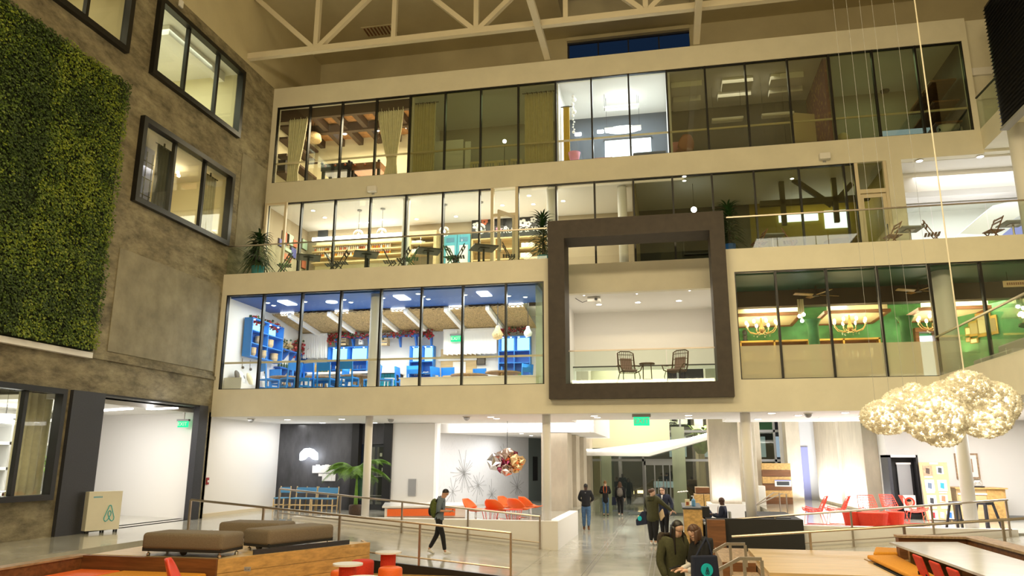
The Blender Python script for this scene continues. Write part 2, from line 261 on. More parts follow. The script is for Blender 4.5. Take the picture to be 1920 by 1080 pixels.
# raised beam line and smooth plaster panel of the concrete wall, patches
b = B(); b.box(XW, 16.6, 5.05, XW+.05, 22.1, 5.15); S('trim_9', 'concrete', b)
S('wall_left_panel', 'patch', B().box(XW, 17.15, 5.3, XW+.025, 21.95, 8.15), bevel=.01)
S('wall_left_panel_upper', 'patch', B().box(XW, 22.55, 9.7, XW+.02, 24.25, 13.2))
S('trim_10', 'white', B().box(XW, 10, 5.02, XW+.16, 16.5, 5.16))
# white side wall beyond the concrete, back wall of level one
S('wall_left_low', 'white', B().box(-15.05, 22.12, .69, -14.8, 27.6, 3.9)); S('wall_left_end', 'concrete', B().box(-15.0, 22.0, .69, -14.5, 22.14, 4.0))
S('baseboard_left', 'paleframe', B().box(-14.8, 22.2, .69, -14.77, 27.3, .8))
S('wall_back_dark', 'darkwall', B().box(-14.8, 27.2, .69, -11.75, 27.4, 3.9))
b = B(); b.box(-11.75, 27.5, 3.1, -10.3, 27.62, 3.9); S('wall_back_dark_upper', 'darkwall', b); S('column_black', 'black', B().box(-11.78, 27.15, .69, -11.5, 27.5, 3.9)); S('column_black_right', 'black', B().box(-10.52, 27.2, .69, -10.2, 27.5, 3.9))
S('wall_back_white', 'white', B().box(-10.2, 27.3, .69, -8.55, 27.6, 3.86)); S('wall_light_slot', 'white', B().box(-9.3, 28.05, .69, -8.6, 28.18, 3.9)); S('trim_21', 'stripled', B().box(-8.75, 27.62, .8, -8.7, 27.68, 3.8)); S('baseboard_back', 'white', B().box(-10.2, 27.27, .69, -8.55, 27.3, .82))
S('wall_back_room', 'greydark', B().box(-12, 29.5, .69, -10, 29.7, 3.9))
# slabs and fascias
S('ceiling_low', 'ceil', B().box(-15, YF+.02, 3.87, -3.3, 27.9, 4.4)); S('ceiling_low_right', 'ceil', B().box(1.9, YF+.02, 3.87, 15, 28.1, 4.4)); S('ceiling_hall_low', 'ceil', B().box(-3.3, YF+.02, 3.87, 1.9, 26.1, 4.4))
b = B(); b.box(XW, YF, 3.86, -3.56, YF+.25, 4.73); b.box(XW, YF, 4.73, -14.33, YF+.25, 7.88); b.box(-3.56, YF, 4.4, -3.3, YF+.25, 7.88); b.box(XW, YF, 7.88, -3.3, YF+.25, 8.6); b.box(-3.56, YF, 3.86, 1.8, YF+.25, 4.4)
b.box(1.8, YF, 3.86, 7.4, YF+.25, 4.76); b.box(1.8, YF, 4.76, 2.08, YF+.25, 7.9); b.box(1.8, YF, 7.9, 15, YF+.25, 8.6); S('wall_front', 'plaster', b)
S('floor_terrace', 'plaster', B().box(XW, YF+.2, 7.95, -3.3, YU, 8.5)); S('floor_terrace_right', 'plaster', B().box(1.8, YF+.2, 7.95, 15, YU, 8.5)); S('floor_cafe', 'floorc', B().box(-14.8, YU, 7.97, 15, 28.2, 8.5)); S('wall_alcove_lintel', 'plaster', B().box(-3.3, YU-.05, 7.93, 1.8, YU+.2, 8.93))
b = B(); b.box(XW, YU, 11.87, 10.0, YU+.3, 12.69); b.box(XW, YU, 12.69, -14.3, YU+.3, 15.8); b.box(9.83, YU, 12.69, 10.0, YU+.3, 15.8); b.box(XW, YU, 15.8, 10, YU+.3, 16.6); b.box(7.16, YU, 8.5, 7.6, YU+.3, 11.87); b.box(XW, YU, 8.5, -14.42, YU+.3, 11.87); S('wall_front_upper', 'plaster', b)
S('floor_level_four', 'floorc', B().box(-14.8, YU+.3, 11.92, 10, 28.2, 12.6)); S('floor_level_four_right', 'plaster', B().box(10, YU, 11.92, 14.8, 28.2, 12.6)); S('ceiling_cafe', 'ceil', B().box(-14.8, YU+.3, 11.86, 14.8, 28.2, 11.92)); S('ceiling_level_four', 'ceil', B().box(-8.91, YU+.3, 15.95, 10, 28.2, 16.5)); S('ceiling_beam_room', 'ceilboard', B().box(-14.8, YU+.3, 15.95, -8.91, 28.2, 16.5))
# roof of the atrium, its set-back wall and the dark skylight
b = B(); b.box(-15, -8, 19.7, -3.45, 28.3, 19.9); b.box(1.5, -8, 19.7, 15, 28.3, 19.9); b.box(-3.45, -8, 19.7, 1.5, 24.2, 19.9); b.box(-3.45, 26.6, 19.7, 1.5, 28.3, 19.9); S('ceiling', 'roofpaint', b)
b = B(); holes(-14.5, 15, 16.4, 19.8, [(-3.45, 1.5, 17.6, 19.45)], lambda a, c, d, e: b.box(a, 28, c, d, 28.3, e)); S('wall_back_roof', 'roofpaint', b); S('floor_roof_ledge', 'roofpaint', B().box(XW, YU+.3, 16.5, 14.8, 28, 16.55))
b = B(); b.box(-3.6, 24.1, 19.9, -3.45, 26.7, 21.5); b.box(1.5, 24.1, 19.9, 1.65, 26.7, 21.5); b.box(-3.6, 24.0, 19.9, 1.65, 24.2, 21.5); b.box(-3.6, 26.6, 19.9, 1.65, 26.75, 21.5); S('wall_skylight', 'roofpaint', b)
sk = SE('window_1', (-1, 25, 21)); S('pane', 'nightblue', B().box(-3.45, 24.2, 21.2, 1.5, 26.6, 21.3), sk)
for i in range(3): S('mullion', 'steel_dark', B().box(-2.25+i*1.24, 24.2, 21.12, -2.2+i*1.24, 26.6, 21.2), sk)
cl = SE('window_2', (-1, 28, 17.6)); S('frame', 'steel_dark', B().box(-3.45, 27.98, 19.38, 1.5, 28.1, 19.5), cl)
for i in range(4): x = -3.4+i*1.23; S('pane', 'nightblue', B().box(x, 28.12, 17.6, x+1.2, 28.16, 19.4), cl); S('mullion', 'steel_dark', B().box(x-.03, 28.05, 17.6, x+.02, 28.14, 19.4), cl)
S('trim_11', 'roofpaint', B().box(-3.45, 27.8, 19.45, 1.5, 28.0, 19.6))
# walls that close the atrium out of view
S('wall_right', 'plaster', B().box(14.8, -8, -.3, 15.1, 28.3, 19.9)); S('wall_camera_side', 'plaster', B().box(-15, -8.3, -.3, 15.1, -8, 19.9)); S('wall_left_near', 'concrete', B().box(XW-.45, -8, 0, XW, 4, 16.62))
S('ceiling_beyond', 'ceil', B().box(-20.4, 8, 4.3, -15, 22.7, 4.5))
# steel truss
tr = T('roof_truss', 'white painted steel roof truss spanning the top of the atrium', 'truss', (-3, 22.4, 16.9), world=True)
def trx(px): return PY(px, 50, 22.4).x
b = B().box(-14.5, 22.3, 16.78, 12, 22.5, 17.0); b.build('bottom_chord', 'truss', tr); B().box(-14.5, 22.3, 19.5, 12, 22.5, 19.7).build('top_chord', 'truss', tr)
nx = [-11.85, -5.9, -.15, 5.7]
for x in nx:
    B().beam((x-2.75, 22.4, 19.5), (x-.12, 22.4, 16.98), .17, .17).build('diagonal', 'truss', tr); B().beam((x+2.75, 22.4, 19.5), (x+.12, 22.4, 16.98), .17, .17).build('diagonal', 'truss', tr)
    B().beam((x, 22.4, 17), (x, 22.4, 19.5), .17, .17, (0, 1, 0)).build('vertical', 'truss', tr)
for x in (-8.9, -2.9+.1, 2.85): B().beam((x, 22.4, 17), (x, 22.4, 19.5), .16, .16, (0, 1, 0)).build('vertical', 'truss', tr)
for x, dl in ((-3.72, 'white cross brace running to the wall left of the dark skylight'), (1.52, 'white cross brace running to the wall right of the dark skylight')): tag(B().beam((x, 14, 16.9), (x, 24.3, 16.72), .22, .16).build('roof_brace', 'truss'), dl, 'beam', 'roof cross braces')
tag(B().box(-11.6, 25.55, 19.66, -10.2, 26.2, 19.7).build('ceiling_vent_panel', 'roofpaint'), 'slotted air grille in the high ceiling above the truss', 'vent')
vg = bpy.data.objects['ceiling_vent_panel']
for i in range(9): B().box(-11.5+i*.15, 25.6, 19.63, -11.44+i*.15, 26.15, 19.66).build('slat', 'wooddark', vg)
# building columns
def col(x, y, z0, z1, r=.17, m='white', name='column'): return S(name, m, B().lathe([(r, z0), (r, z1)], (x, y, 0), 20), smooth=True)
cx1, cx2, cx3, cx4 = -9.33, -3.62, PY(1410, 974, 22.75).x, PY(1825, 985, 22.75).x
col(cx1, 22.8, .7, 3.87, .12); col(cx2, 22.8, .7, 3.87, .13); col(cx3, 22.75, .7, 3.87, .145); col(cx4, 22.85, .7, 3.87, .17)
col(cx1+.1, 22.75, 4.4, 7.95, .2); col(PY(1775, 600, 23).x, 23, 4.4, 7.95, .27); col(PY(1036, 420, 24.7).x, 24.7, 8.5, 11.87, .2); col(PY(1912, 280, 22.6).x, 22.6, 8.5, 12.1, .24); col(PY(761, 420, 24.8).x, 24.8, 8.5, 11.87, .13); col(PY(1168, 420, 25).x, 25, 8.5, 11.87, .16)
# ---------------------------------------------------------------- glazed strips
def strip(k, y, xs, z0, z1, rail=None, pm=None, mid=None, mw=.06, heads=True):
    w_ = SE('window_%d' % k, ((xs[0]+xs[-1])/2, y, z0))
    for i, (a, c) in enumerate(zip(xs, xs[1:])):
        S('pane', (pm[i] if pm else 'glass'), B().box(a+.03, y+.10, z0, c-.03, y+.115, z1), w_)
    for x in xs: S('mullion', 'frame', B().box(x-mw/2, y+.02, z0, x+mw/2, y+.16, z1), w_)
    S('head_frame', 'frame', B().box(xs[0], y+.03, z1-.03, xs[-1], y+.15, z1), w_); S('sill_frame', 'frame', B().box(xs[0], y+.03, z0, xs[-1], y+.15, z0+.02), w_)
    if rail: S('guard_rail', 'paleframe', B().box(xs[0], y+.22, rail-.03, xs[-1], y+.27, rail+.03), w_)
    return w_
X4 = [-14.3, -12.95, -11.62, -10.24, -8.91, -7.55, -6.2, -4.81, -3.45, -2.17, -.86, .45, 1.75, 3.08, 4.45, 5.77, 7.12, 8.43, 9.83]
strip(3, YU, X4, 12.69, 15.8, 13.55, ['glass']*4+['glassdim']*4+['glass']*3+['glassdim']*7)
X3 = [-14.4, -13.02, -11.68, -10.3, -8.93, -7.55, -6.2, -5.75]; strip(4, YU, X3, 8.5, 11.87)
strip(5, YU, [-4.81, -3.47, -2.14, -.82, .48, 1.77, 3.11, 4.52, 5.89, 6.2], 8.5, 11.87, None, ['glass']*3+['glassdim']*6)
X2 = [-14.32, -12.98, -11.6, -10.23, -8.86, -7.49, -6.14, -4.76, -3.58]; strip(6, YF, X2, 4.73, 7.88, 5.62)
X2R = [2.08, 3.22, 4.6, 5.95, 7.3, 8.6, 9.95, 11.3]; w7 = strip(7, YF, X2R, 4.76, 7.9)
for i in range(4): S('frosted_film', 'frost', B().box(X2R[i]+.03, YF+.085, 4.78, X2R[i+1]-.03, YF+.095, 5.72), w7)
# doors of level three: open leaf left, closed leaf right
d1 = SE('door_1', (-5.2, YU, 8.5)); b = B(); b.box(-5.78, YU-.01, 8.5, -5.68, YU+.15, 11.86); b.box(-4.9, YU-.01, 8.5, -4.8, YU+.15, 11.86); b.box(-5.68, YU+.01, 10.82, -4.9, YU+.14, 10.92); S('frame', 'paleframe', b, d1); S('pane', 'glass', B().box(-5.68, YU+.07, 10.92, -4.9, YU+.08, 11.85), d1)
def leaf(par, hinge, ang, wd, z0, z1, m='paleframe'):
    R = Matrix.Rotation(ang, 3, 'Z'); h = Vector(hinge)
    def bx(x0, zz0, x1, zz1, d=.05): q = B().box(x0, -d/2, zz0, x1, d/2, zz1); q.v = [R @ Vector(v)+h for v in q.v]; return q
    f = B()
    for a in ((0, z0, .1, z1), (wd-.1, z0, wd, z1), (.1, z0, wd-.1, z0+.2), (.1, z1-.12, wd-.1, z1)): q = bx(*a); f.add(q.v, q.f)
    S('door_leaf', m, f, par); S('pane', 'glass', bx(.1, z0+.2, wd-.1, z1-.12, .012), par); S('handle', 'chrome', bx(wd-.09, z0+.8, wd-.05, z0+1.25, .14), par)
leaf(d1, (-4.92, YU-.02, 0), math.radians(240), .85, 8.52, 10.8)
d2 = SE('door_2', (6.7, YU, 8.5)); b = B(); b.box(6.2, YU-.01, 8.5, 6.3, YU+.15, 11.86); b.box(7.06, YU-.01, 8.5, 7.15, YU+.15, 11.86); b.box(6.3, YU, 10.82, 7.06, YU+.15, 10.95); S('frame', 'paleframe', b, d2); S('pane', 'glassdim', B().box(6.3, YU+.07, 10.95, 7.06, YU+.08, 11.85), d2); leaf(d2, (6.3, YU+.08, 0), 0, .76, 8.52, 10.8)
d3 = SE('door_3', (-14.2, YU-.1, 8.5)); b = B(); b.box(-14.42, YU-.12, 8.5, -14.32, YU-.02, 11.86); b.box(-13.62, YU-.12, 8.5, -13.54, YU-.02, 11.86); b.box(-14.32, YU-.11, 11.78, -13.62, YU-.03, 11.85); S('frame', 'paleframe', b, d3); leaf(d3, (-14.36, YU-.3, 0), math.radians(-52), .85, 8.52, 10.7)
# glass balustrades
def balus(name, p, q, h, label, n, cap='steel'):
    p = Vector(p); q = Vector(q); t = T(name, label, 'railing', p, world=True); d = (q-p)/n
    for i in range(n): a = p+d*i; c = p+d*(i+1); g = d.normalized()*.01; B().beam(a+g+Vector((0, 0, h/2)), c-g+Vector((0, 0, h/2)), .012, h).build('glass_panel', 'railglass', t)
    B().beam(p+Vector((0, 0, h)), q+Vector((0, 0, h)), .05, .04).build('top_rail', cap, t); return t
balus('glass_railing', (XW, YF+.12, 8.58), (-3.46, YF+.12, 8.58), 1.03, 'glass railing with thin top rail along the cafe terrace with dark tables', 8)
balus('glass_railing', (1.96, YF+.12, 8.58), (14.6, YF+.12, 8.58), 1.03, 'glass railing with thin top rail before the terrace with brown wooden chairs', 9)
balus('glass_railing', (7.25, YF, 4.76), (7.05, 12.0, 4.76), 1.05, 'angled glass railing on the balcony edge beside the green room', 7)
balus('glass_railing', (10.0, YU, 12.7), (10.3, 18, 12.7), 1.05, 'glass railing of the top balcony behind the black louvred panel', 4, 'frame')
balus('glass_railing', (-2.9, 22.5, 4.5), (1.5, 22.5, 4.5), 1.25, 'front glass railing inside the large black frame', 3)
balus('glass_railing', (-3.2, 26.2, 4.84), (1.8, 26.2, 4.84), .87, 'rear glass railing behind the two wicker chairs in the alcove', 3, 'steel_dark')
# wings on the right
b = B(); b.box(7.2, 10, 3.86, 14.8, YF, 4.76); S('floor_wing_right', 'plaster', b); b = B(); b.box(10.0, 8, 12.0, 14.8, YU, 12.7); S('floor_wing_top', 'plaster', b)
S('wall_wing_top', 'sidefilm', B().box(11.6, 24.0, 12.7, 14.8, 24.1, 16.6)); S('trim_12', 'white', B().box(10.0, YU+.1, 14.6, 12.5, YU+.3, 14.85))
S('wall_front_far_right', 'plaster', B().box(10.0, YU+.2, 12.69, 11.6, YU+.4, 16.6))
# partitions, back walls per level
for x in (-8.91, -3.45, .5, 5.82): S('partition', 'white' if x < 1 else 'greywall', B().box(x-.06, YU+.3, 12.6, x+.06, 28, 15.95))
S('wall_beam_room', 'creamwall', B().box(-14.6, 27.9, 12.6, -8.91, 28.05, 15.95)); S('wall_beam_room_left', 'creamwall', B().box(-14.62, YU+.3, 12.6, -14.5, 28, 15.95)); S('wall_dim_room', 'greywall', B().box(-8.91, 27.9, 12.6, -3.45, 28.05, 15.95)); S('wall_grey', 'bluegrey', B().box(-3.45, 27.9, 12.6, .5, 28.05, 15.95))
M['wall_slate'] = mat('wall_slate', (.10, .12, .15), .7); bpy.data.objects['wall_grey'].data.materials[0] = M['wall_slate']
S('wall_panel_room', 'greydark', B().box(.5, 27.9, 12.6, 5.82, 28.05, 15.95)); S('wall_end_room', 'greywall', B().box(5.82, 27.9, 12.6, 10, 28.05, 15.95)); S('wall_end_room_right', 'darkwall', B().box(9.86, YU+.3, 12.6, 10, 28, 15.95))
S('wall_cafe', 'taupewall', B().box(-14.6, 27.8, 8.5, -.8, 28, 11.9)); S('wall_cafe_left', 'taupewall', B().box(-14.62, YU+.3, 8.5, -14.5, 28, 11.9)); S('partition', 'taupewall', B().box(-.88, YU+.3, 8.5, -.76, 28, 11.9)); S('wall_office', 'greydark', B().box(-.8, 27.8, 8.5, 3.3, 28, 11.9)); S('wall_office_yellow', 'yellowdim', B().box(3.3, 27.8, 8.5, 7.3, 28, 11.9)); S('partition', 'yellowdim', B().box(7.2, YU+.3, 8.5, 7.3, 28, 11.9))
S('wall_lounge', 'white', B().box(7.3, 30, 8.5, 14.8, 30.2, 11.9)); S('ceiling_lounge', 'ceil', B().box(7.3, 28.2, 11.86, 14.8, 30, 11.95)); S('floor_lounge', 'floorc', B().box(7.3, 28.2, 8.3, 14.8, 30.1, 8.5)); S('trim_13', 'ceil', B().box(7.6, 25.6, 11.2, 14.8, 26.2, 11.86)); S('trim_14', 'grey', B().box(7.6, 26.2, 10.95, 14.8, 26.24, 11.0))
S('wall_blue_room', 'white', B().box(-14.6, 27.8, 4.4, -3.5, 28, 7.95)); S('wall_blue_room_left', 'white', B().box(-14.7, YF+.25, 4.4, -14.35, 28, 7.95)); S('wall_blue_room_right', 'sidefilm', B().box(-3.86, YF+.25, 4.4, -3.5, 28, 7.95)); S('ceiling_blue', 'blueceil', B().box(-14.4, YF+.3, 7.83, -3.8, 25.0, 7.95)); S('ceiling_blue_rear', 'white', B().box(-14.4, 25.0, 7.9, -3.8, 28, 7.95)); S('floor_blue_room', 'woodpale', B().box(-14.4, YF+.25, 4.4, -3.5, 28, 4.66))
S('wall_alcove_back', 'white', B().box(-3.5, 27.7, 5.76, 2.0, 27.85, 7.95)); S('wall_alcove_left', 'white', B().box(-3.5, YF+.3, 4.4, -3.3, 28, 8.5)); S('wall_alcove_right', 'white', B().box(1.8, YF+.3, 4.4, 2.0, 28, 8.5)); S('ceiling_alcove', 'ceil', B().box(-3.3, YU+.2, 7.93, 1.8, 27.9, 7.97)); S('floor_alcove', 'ceil', B().box(-3.3, 22.85, 4.4, 1.8, 26.3, 4.84))
S('wall_green_room', 'green', B().box(2.0, 27.8, 4.4, 14.8, 28, 7.95)); S('wall_green_right', 'green', B().prism([(9.1, 27.8, 4.4), (11.9, YF+.4, 4.4), (12.0, YF+.4, 4.4), (9.25, 27.8, 4.4)], (0, 0, 3.5))); S('ceiling_green', 'greenceil', B().box(2.0, YF+.3, 7.85, 14.8, 27.9, 7.95)); S('floor_green_room', 'wooddark', B().box(2.0, YF+.25, 4.4, 14.8, 28, 4.46))
# rooms behind the concrete wall
S('wall_side_room', 'white', B().prism([(-15, 21.9, .7), (-20, 23.2, .7), (-20, 23.4, .7), (-15, 22.1, .7)], (0, 0, 3.7)))
S('wall_side_room_left', 'white', B().box(-20.2, 21.9, .3, -20, 23.4, 4.4)); S('partition', 'white', B().prism([(-15, 16.5, .3), (-20, 21.7, .3), (-20, 21.8, .3), (-15, 16.6, .3)], (0, 0, 4.1))); S('wall_side_office', 'white', B().box(-20.2, 8, .3, -20, 22, 4.4)); S('partition', 'white', B().box(-20, 10.4, .3, -15, 10.55, 4.4))
for k, (z0, z1) in enumerate(((8.6, 12.25), (12.6, 16.35))):
    n_ = ('middle', 'upper')[k]; m_ = ('creamwall', 'creamwall')[k]
    S('wall_%s_office' % n_, m_, B().box(-19, 11, z0, -18.85, 22.9, z1)); S('floor_%s_office' % n_, 'woodpale', B().box(-19, 11, z0-.1, -15, 22.9, z0)); S('ceiling_%s_office' % n_, 'ceil', B().box(-19, 11, z1, -15, 22.9, z1+.1)); S('wall_%s_office_end' % n_, m_, B().box(-19, 22.6, z0, -15, 22.8, z1)); S('wall_%s_office_near' % n_, m_, B().box(-19, 16.75, z0, -15, 16.9, z1))
S('wall_top_office_near', 'creamwall', B().box(-19, 10.9, 12.6, -15, 11, 16.35))
# framed windows of the concrete wall
def lwin(k, key, mull, fw=.16, dp=.28, pane='glass'):
    y0, y1, z0, z1 = WIN[key]; w_ = SE('window_%d' % k, (XW, (y0+y1)/2, z0)); b = B(); x0, x1 = XW-.07, XW+dp-.12
    for a in ((y0, z0, y1, z0+fw), (y0, z1-fw, y1, z1), (y0, z0+fw, y0+fw, z1-fw), (y1-fw, z0+fw, y1, z1-fw)): b.box(x0, a[0], a[1], x1, a[2], a[3])
    S('frame', 'frame', b, w_); ys = [y0+fw]+mull+[y1-fw]
    for a, c in zip(ys, ys[1:]): S('pane', pane, B().box(XW-.04, a, z0+fw, XW-.025, c, z1-fw), w_)
    for m_ in mull: S('mullion', 'frame', B().box(XW-.08, m_-.05, z0+fw, XW+.04, m_+.05, z1-fw), w_)
    return w_
lwin(8, 'A', [19.0, 20.65]); lwin(9, 'B', [18.95, 20.5]); lwin(10, 'C', [13.3, 14.9]); lwin(11, 'D', [12.9, 14.78], .13)
# dark steel portal of the side room
po = SE('door_4', (XW, 19, .7)); S('panel_left', 'steel_dark', B().box(XW-.4, 16.1, .7, XW+.1, 17.2, 4.18), po); S('panel_right', 'steel_dark', B().box(XW-.15, 21.4, .7, XW+.05, 21.85, 4.18), po); S('head_trim', 'frame', B().box(XW-.4, 17.2, 4.13, XW+.03, 21.4, 4.18), po)
S('ceiling_side_room', 'ceil', B().box(-20, 16.2, 3.98, -15, 23.4, 4.1))
# ---------------------------------------------------------------- hall
for i, (y0, y1) in enumerate(((28.6, 30.0), (31.4, 32.6), (34.2, 35.4), (37.0, 38.2))): S('column_concrete', 'conccol', B().box(-4.75, y0+.02, 0, -3.75, y1, 3.54 if i < 3 else 8), bevel=.02)
S('wall_hall_left', 'white', B().box(-4.6, 29.8, 0, -4.45, 40, 3.9)); S('ceiling_cove', 'white', B().box(-9, 28.6, 3.55, -2.9, 36.5, 3.75)); S('wall_cove', 'white', B().box(-9, 28.6, 3.75, -2.9, 28.75, 4.1)); S('cove_light', 'cove', B().box(-8.3, 28.3, 3.76, -2.75, 28.55, 3.86))
S('wall_hall_end_upper', 'creamwall', B().box(-5, 39.2, 3.15, .05, 39.4, 8.2)); S('trim_15', 'white', B().box(-2.9, 28.7, 3.55, -2.75, 36.5, 4.9)); S('ceiling_hall', 'ceil', B().box(-9, 26.1, 8.2, 6, 42, 8.4))
S('canopy_soffit', 'ceil', B().prism([(-4.6, 36, 2.75), (-.95, 36, 2.72), (1.7, 35.4, 3.45), (1.7, 37.5, 3.45), (-.95, 39, 2.72), (-4.6, 39, 2.75)], (0, 0, .24))); S('trim_16', 'stripled', B().beam((-4.6, 35.97, 3.02), (-.95, 35.97, 3.0), .04, .05)); S('trim_17', 'stripled', B().beam((-.95, 35.97, 3.0), (1.7, 35.37, 3.72), .04, .05))
S('wall_hall_back', 'conccol', B().box(-9, 40.8, 0, -4.6, 41.2, 8.3)); S('wall_lounge_end', 'white', B().box(-9.5, 40.4, .69, -4.6, 40.6, 4))
for x0, y0, x1, y1, zt in ((1.45, 29.2, 2.5, 30.5, 8), (2.9, 33.0, 3.5, 34.0, 8), (PY(1398, 860, 36).x, 36, PY(1428, 860, 36).x, 37.2, 8), (PY(1474, 860, 39).x, 38.6, PY(1500, 860, 39).x, 39.6, 8)): S('column_concrete', 'conccol', B().box(x0, y0, 0, x1, y1, zt), bevel=.02)
S('wall_column_base', 'white', B().box(1.3, 28.9, 0, 2.75, 30.7, 1.0))
en = SE('window_12', (-1, 40.3, 0))
for x in (-4.5, -3.1, -1.35, .6, 2.1, 3.6, 5.2): S('mullion', 'grey', B().box(x-.05, 40.2, 0, x+.05, 40.35, 8.2), en)
for z in (2.55, 4.0, 5.6): S('transom', 'grey', B().box(-4.5, 40.2, z-.06, 6, 40.35, z+.06), en)
for a, c in zip((-4.5, -3.1, -1.35, .6, 2.1, 3.6), (-3.1, -1.35, .6, 2.1, 3.6, 5.2)):
    for z0, z1 in ((.05, 2.5), (2.6, 3.95), (4.05, 5.55)): S('pane', 'glassdim', B().box(a+.05, 40.26, z0, c-.05, 40.28, z1), en)
d5 = SE('door_5', (-.4, 40.1, 0)); b = B(); b.box(-1.3, 40.05, 2.3, .55, 40.2, 2.5); b.box(-1.3, 40.05, 0, -1.22, 40.2, 2.5); b.box(.47, 40.05, 0, .55, 40.2, 2.5); S('frame', 'grey', b, d5)
for x in (-.78, -.36, -.02): S('door_leaf', 'grey', B().box(x-.03, 40.05, .05, x+.03, 40.12, 2.3), d5)
for x in (-.62, -.2): S('handle', 'chrome', B().tube([(x, 40.0, .9), (x, 40.0, 1.6)], .02, 6).box(x-.01, 40.0, 1.0, x+.01, 40.1, 1.03).box(x-.01, 40.0, 1.5, x+.01, 40.1, 1.53), d5)
S('floor_mat', 'greydark', B().box(-2.1, 37.6, 0, 1.6, 39.6, .012))
S('wall_vestibule', 'vestglass', B().box(PY(1262, 900, 39.4).x, 39.4, 0, PY(1287, 900, 39.4).x, 39.45, 4.2)); S('wall_vestibule_left', 'vestglass', B().box(PY(1128, 900, 39.4).x, 39.4, 0, PY(1147, 900, 39.4).x, 39.45, 4.2)); S('ground', 'roadway', B().box(-14, 41.4, -.3, 16, 60, -.02)); S('wall_street', 'greydark', B().box(-14, 56, 0, 16, 56.4, 8))
b = B()
for i in range(12):
    if i % 3 != 1: b.box(-9+i*1.8, 55.9, 2.8, -7.8+i*1.8, 56, 4.2)
S('window_13', 'litwin', b); S('column_street', 'conccol', B().box(-4.3, 44, 0, -3.9, 44.4, 6)); S('column_street', 'conccol', B().box(1.5, 46, 0, 2.0, 46.5, 6))
# mural wall of the left lounge
def murmat():
    m = bpy.data.materials.new('mural'); m.use_nodes = True; t = m.node_tree; b = t.nodes['Principled BSDF']; L = t.links.new; tc = nd(t, 'ShaderNodeTexCoord')
    mp = nd(t, 'ShaderNodeMapping'); mp.inputs['Scale'].default_value = (1, 1, .55); L(tc.outputs['Object'], mp.inputs[0])
    n = nd(t, 'ShaderNodeTexNoise'); n.inputs['Scale'].default_value = 1.1; n.inputs['Detail'].default_value = 3; L(mp.outputs[0], n.inputs['Vector'])
    v = nd(t, 'ShaderNodeTexVoronoi', feature='DISTANCE_TO_EDGE'); v.inputs['Scale'].default_value = 6; L(mp.outputs[0], v.inputs['Vector'])
    n2 = nd(t, 'ShaderNodeTexNoise'); n2.inputs['Scale'].default_value = 9; n2.inputs['Detail'].default_value = 8; n2.inputs['Roughness'].default_value = .8; L(mp.outputs[0], n2.inputs['Vector'])
    c1 = nd(t, 'ShaderNodeValToRGB'); e = c1.color_ramp.elements; e[0].position = .41; e[0].color = (.10, .10, .11, 1); e[1].position = .60; e[1].color = (.80, .81, .84, 1)
    ad = nd(t, 'ShaderNodeMath', operation='MULTIPLY_ADD'); ad.inputs[1].default_value = .5; L(n.outputs[0], ad.inputs[0]); sub = nd(t, 'ShaderNodeMath', operation='MULTIPLY_ADD'); sub.inputs[1].default_value = .5; L(n2.outputs[0], sub.inputs[0]); L(ad.outputs[0], sub.inputs[2]); L(sub.outputs[0], c1.inputs[0])
    c2 = nd(t, 'ShaderNodeValToRGB'); c2.color_ramp.elements[0].color = (.3, .3, .32, 1); c2.color_ramp.elements[1].position = .03; L(v.outputs[0], c2.inputs[0])
    mx = nd(t, 'ShaderNodeMix', data_type='RGBA', blend_type='MULTIPLY'); mx.inputs[0].default_value = .12; L(c1.outputs[0], mx.inputs[6]); L(c2.outputs[0], mx.inputs[7]); L(mx.outputs[2], b.inputs['Base Color']); b.inputs['Roughness'].default_value = .6; M['mural'] = m
murmat()
MA, MB_, MC = Vector((-9.0, 28.2, .69)), Vector((-6.45, 35.2, .69)), Vector((-5.9, 36.8, .69))
S('wall_mural_side', 'white', B().prism([(-8.72, 27.4, .69), (-8.62, 27.4, .69), (-9.0, 28.2, .69), (-9.1, 28.2, .69)], (0, 0, 3.2)))
mw = S('wall_mural', 'white', B().prism([MA, MB_, MB_+Vector((-.3, .1, 0)), MA+Vector((-.3, .1, 0))], (0, 0, 4.6)))
def mpt(u, z, off=0): p = MA.lerp(MB_, u); return Vector((p.x, p.y, z)) + Vector((.94, -.34, 0))*off
tag(B().prism([mpt(0.06, .72, .01), mpt(1, .72, .01), mpt(1, 3.55, .01), mpt(.06, 3.55, .01)], (-.02, .01, 0)).build('mural', 'mural'), 'large grey ink mural of plants and starbursts behind the orange chairs', 'mural')
mu = bpy.data.objects['mural']; b = B()
for (u, z, n, r) in ((.30, 2.0, 26, .8), (.44, 1.5, 14, .55), (.86, 1.35, 14, .55), (.72, 2.7, 14, .5), (.58, 1.1, 12, .5), (.2, 1.3, 10, .5)):
    for i in range(n):
        a = 2*PI*i/n + random.uniform(-.12, .12); l = r*random.uniform(.5, 1.3); b.beam(mpt(u, z, .03), mpt(u+l*math.cos(a)/7.4, max(.8, min(3.4, z+l*math.sin(a))), .03), .006, .011)
b.build('ink_strokes', 'grey', mu, kind='stuff')
S('wall_mural_grey', 'bluegrey', B().prism([MB_, MC, MC+Vector((-.3, .1, 0)), MB_+Vector((-.3, .1, 0))], (0, 0, 3.2))); M['wall_greyg'] = mat('wall_greyg', (.20, .24, .23), .6); bpy.data.objects['wall_mural_grey'].data.materials[0] = M['wall_greyg']
tag(B().prism([MB_.lerp(MC, .25)+Vector((.03, -.01, .9)), MB_.lerp(MC, .5)+Vector((.03, -.01, .9)), MB_.lerp(MC, .5)+Vector((.03, -.01, 2.0)), MB_.lerp(MC, .25)+Vector((.03, -.01, 2.0))], (-.04, .02, 0)).build('wall_vent', 'black'), 'tall dark wall vent on the grey wall beyond the mural', 'vent')
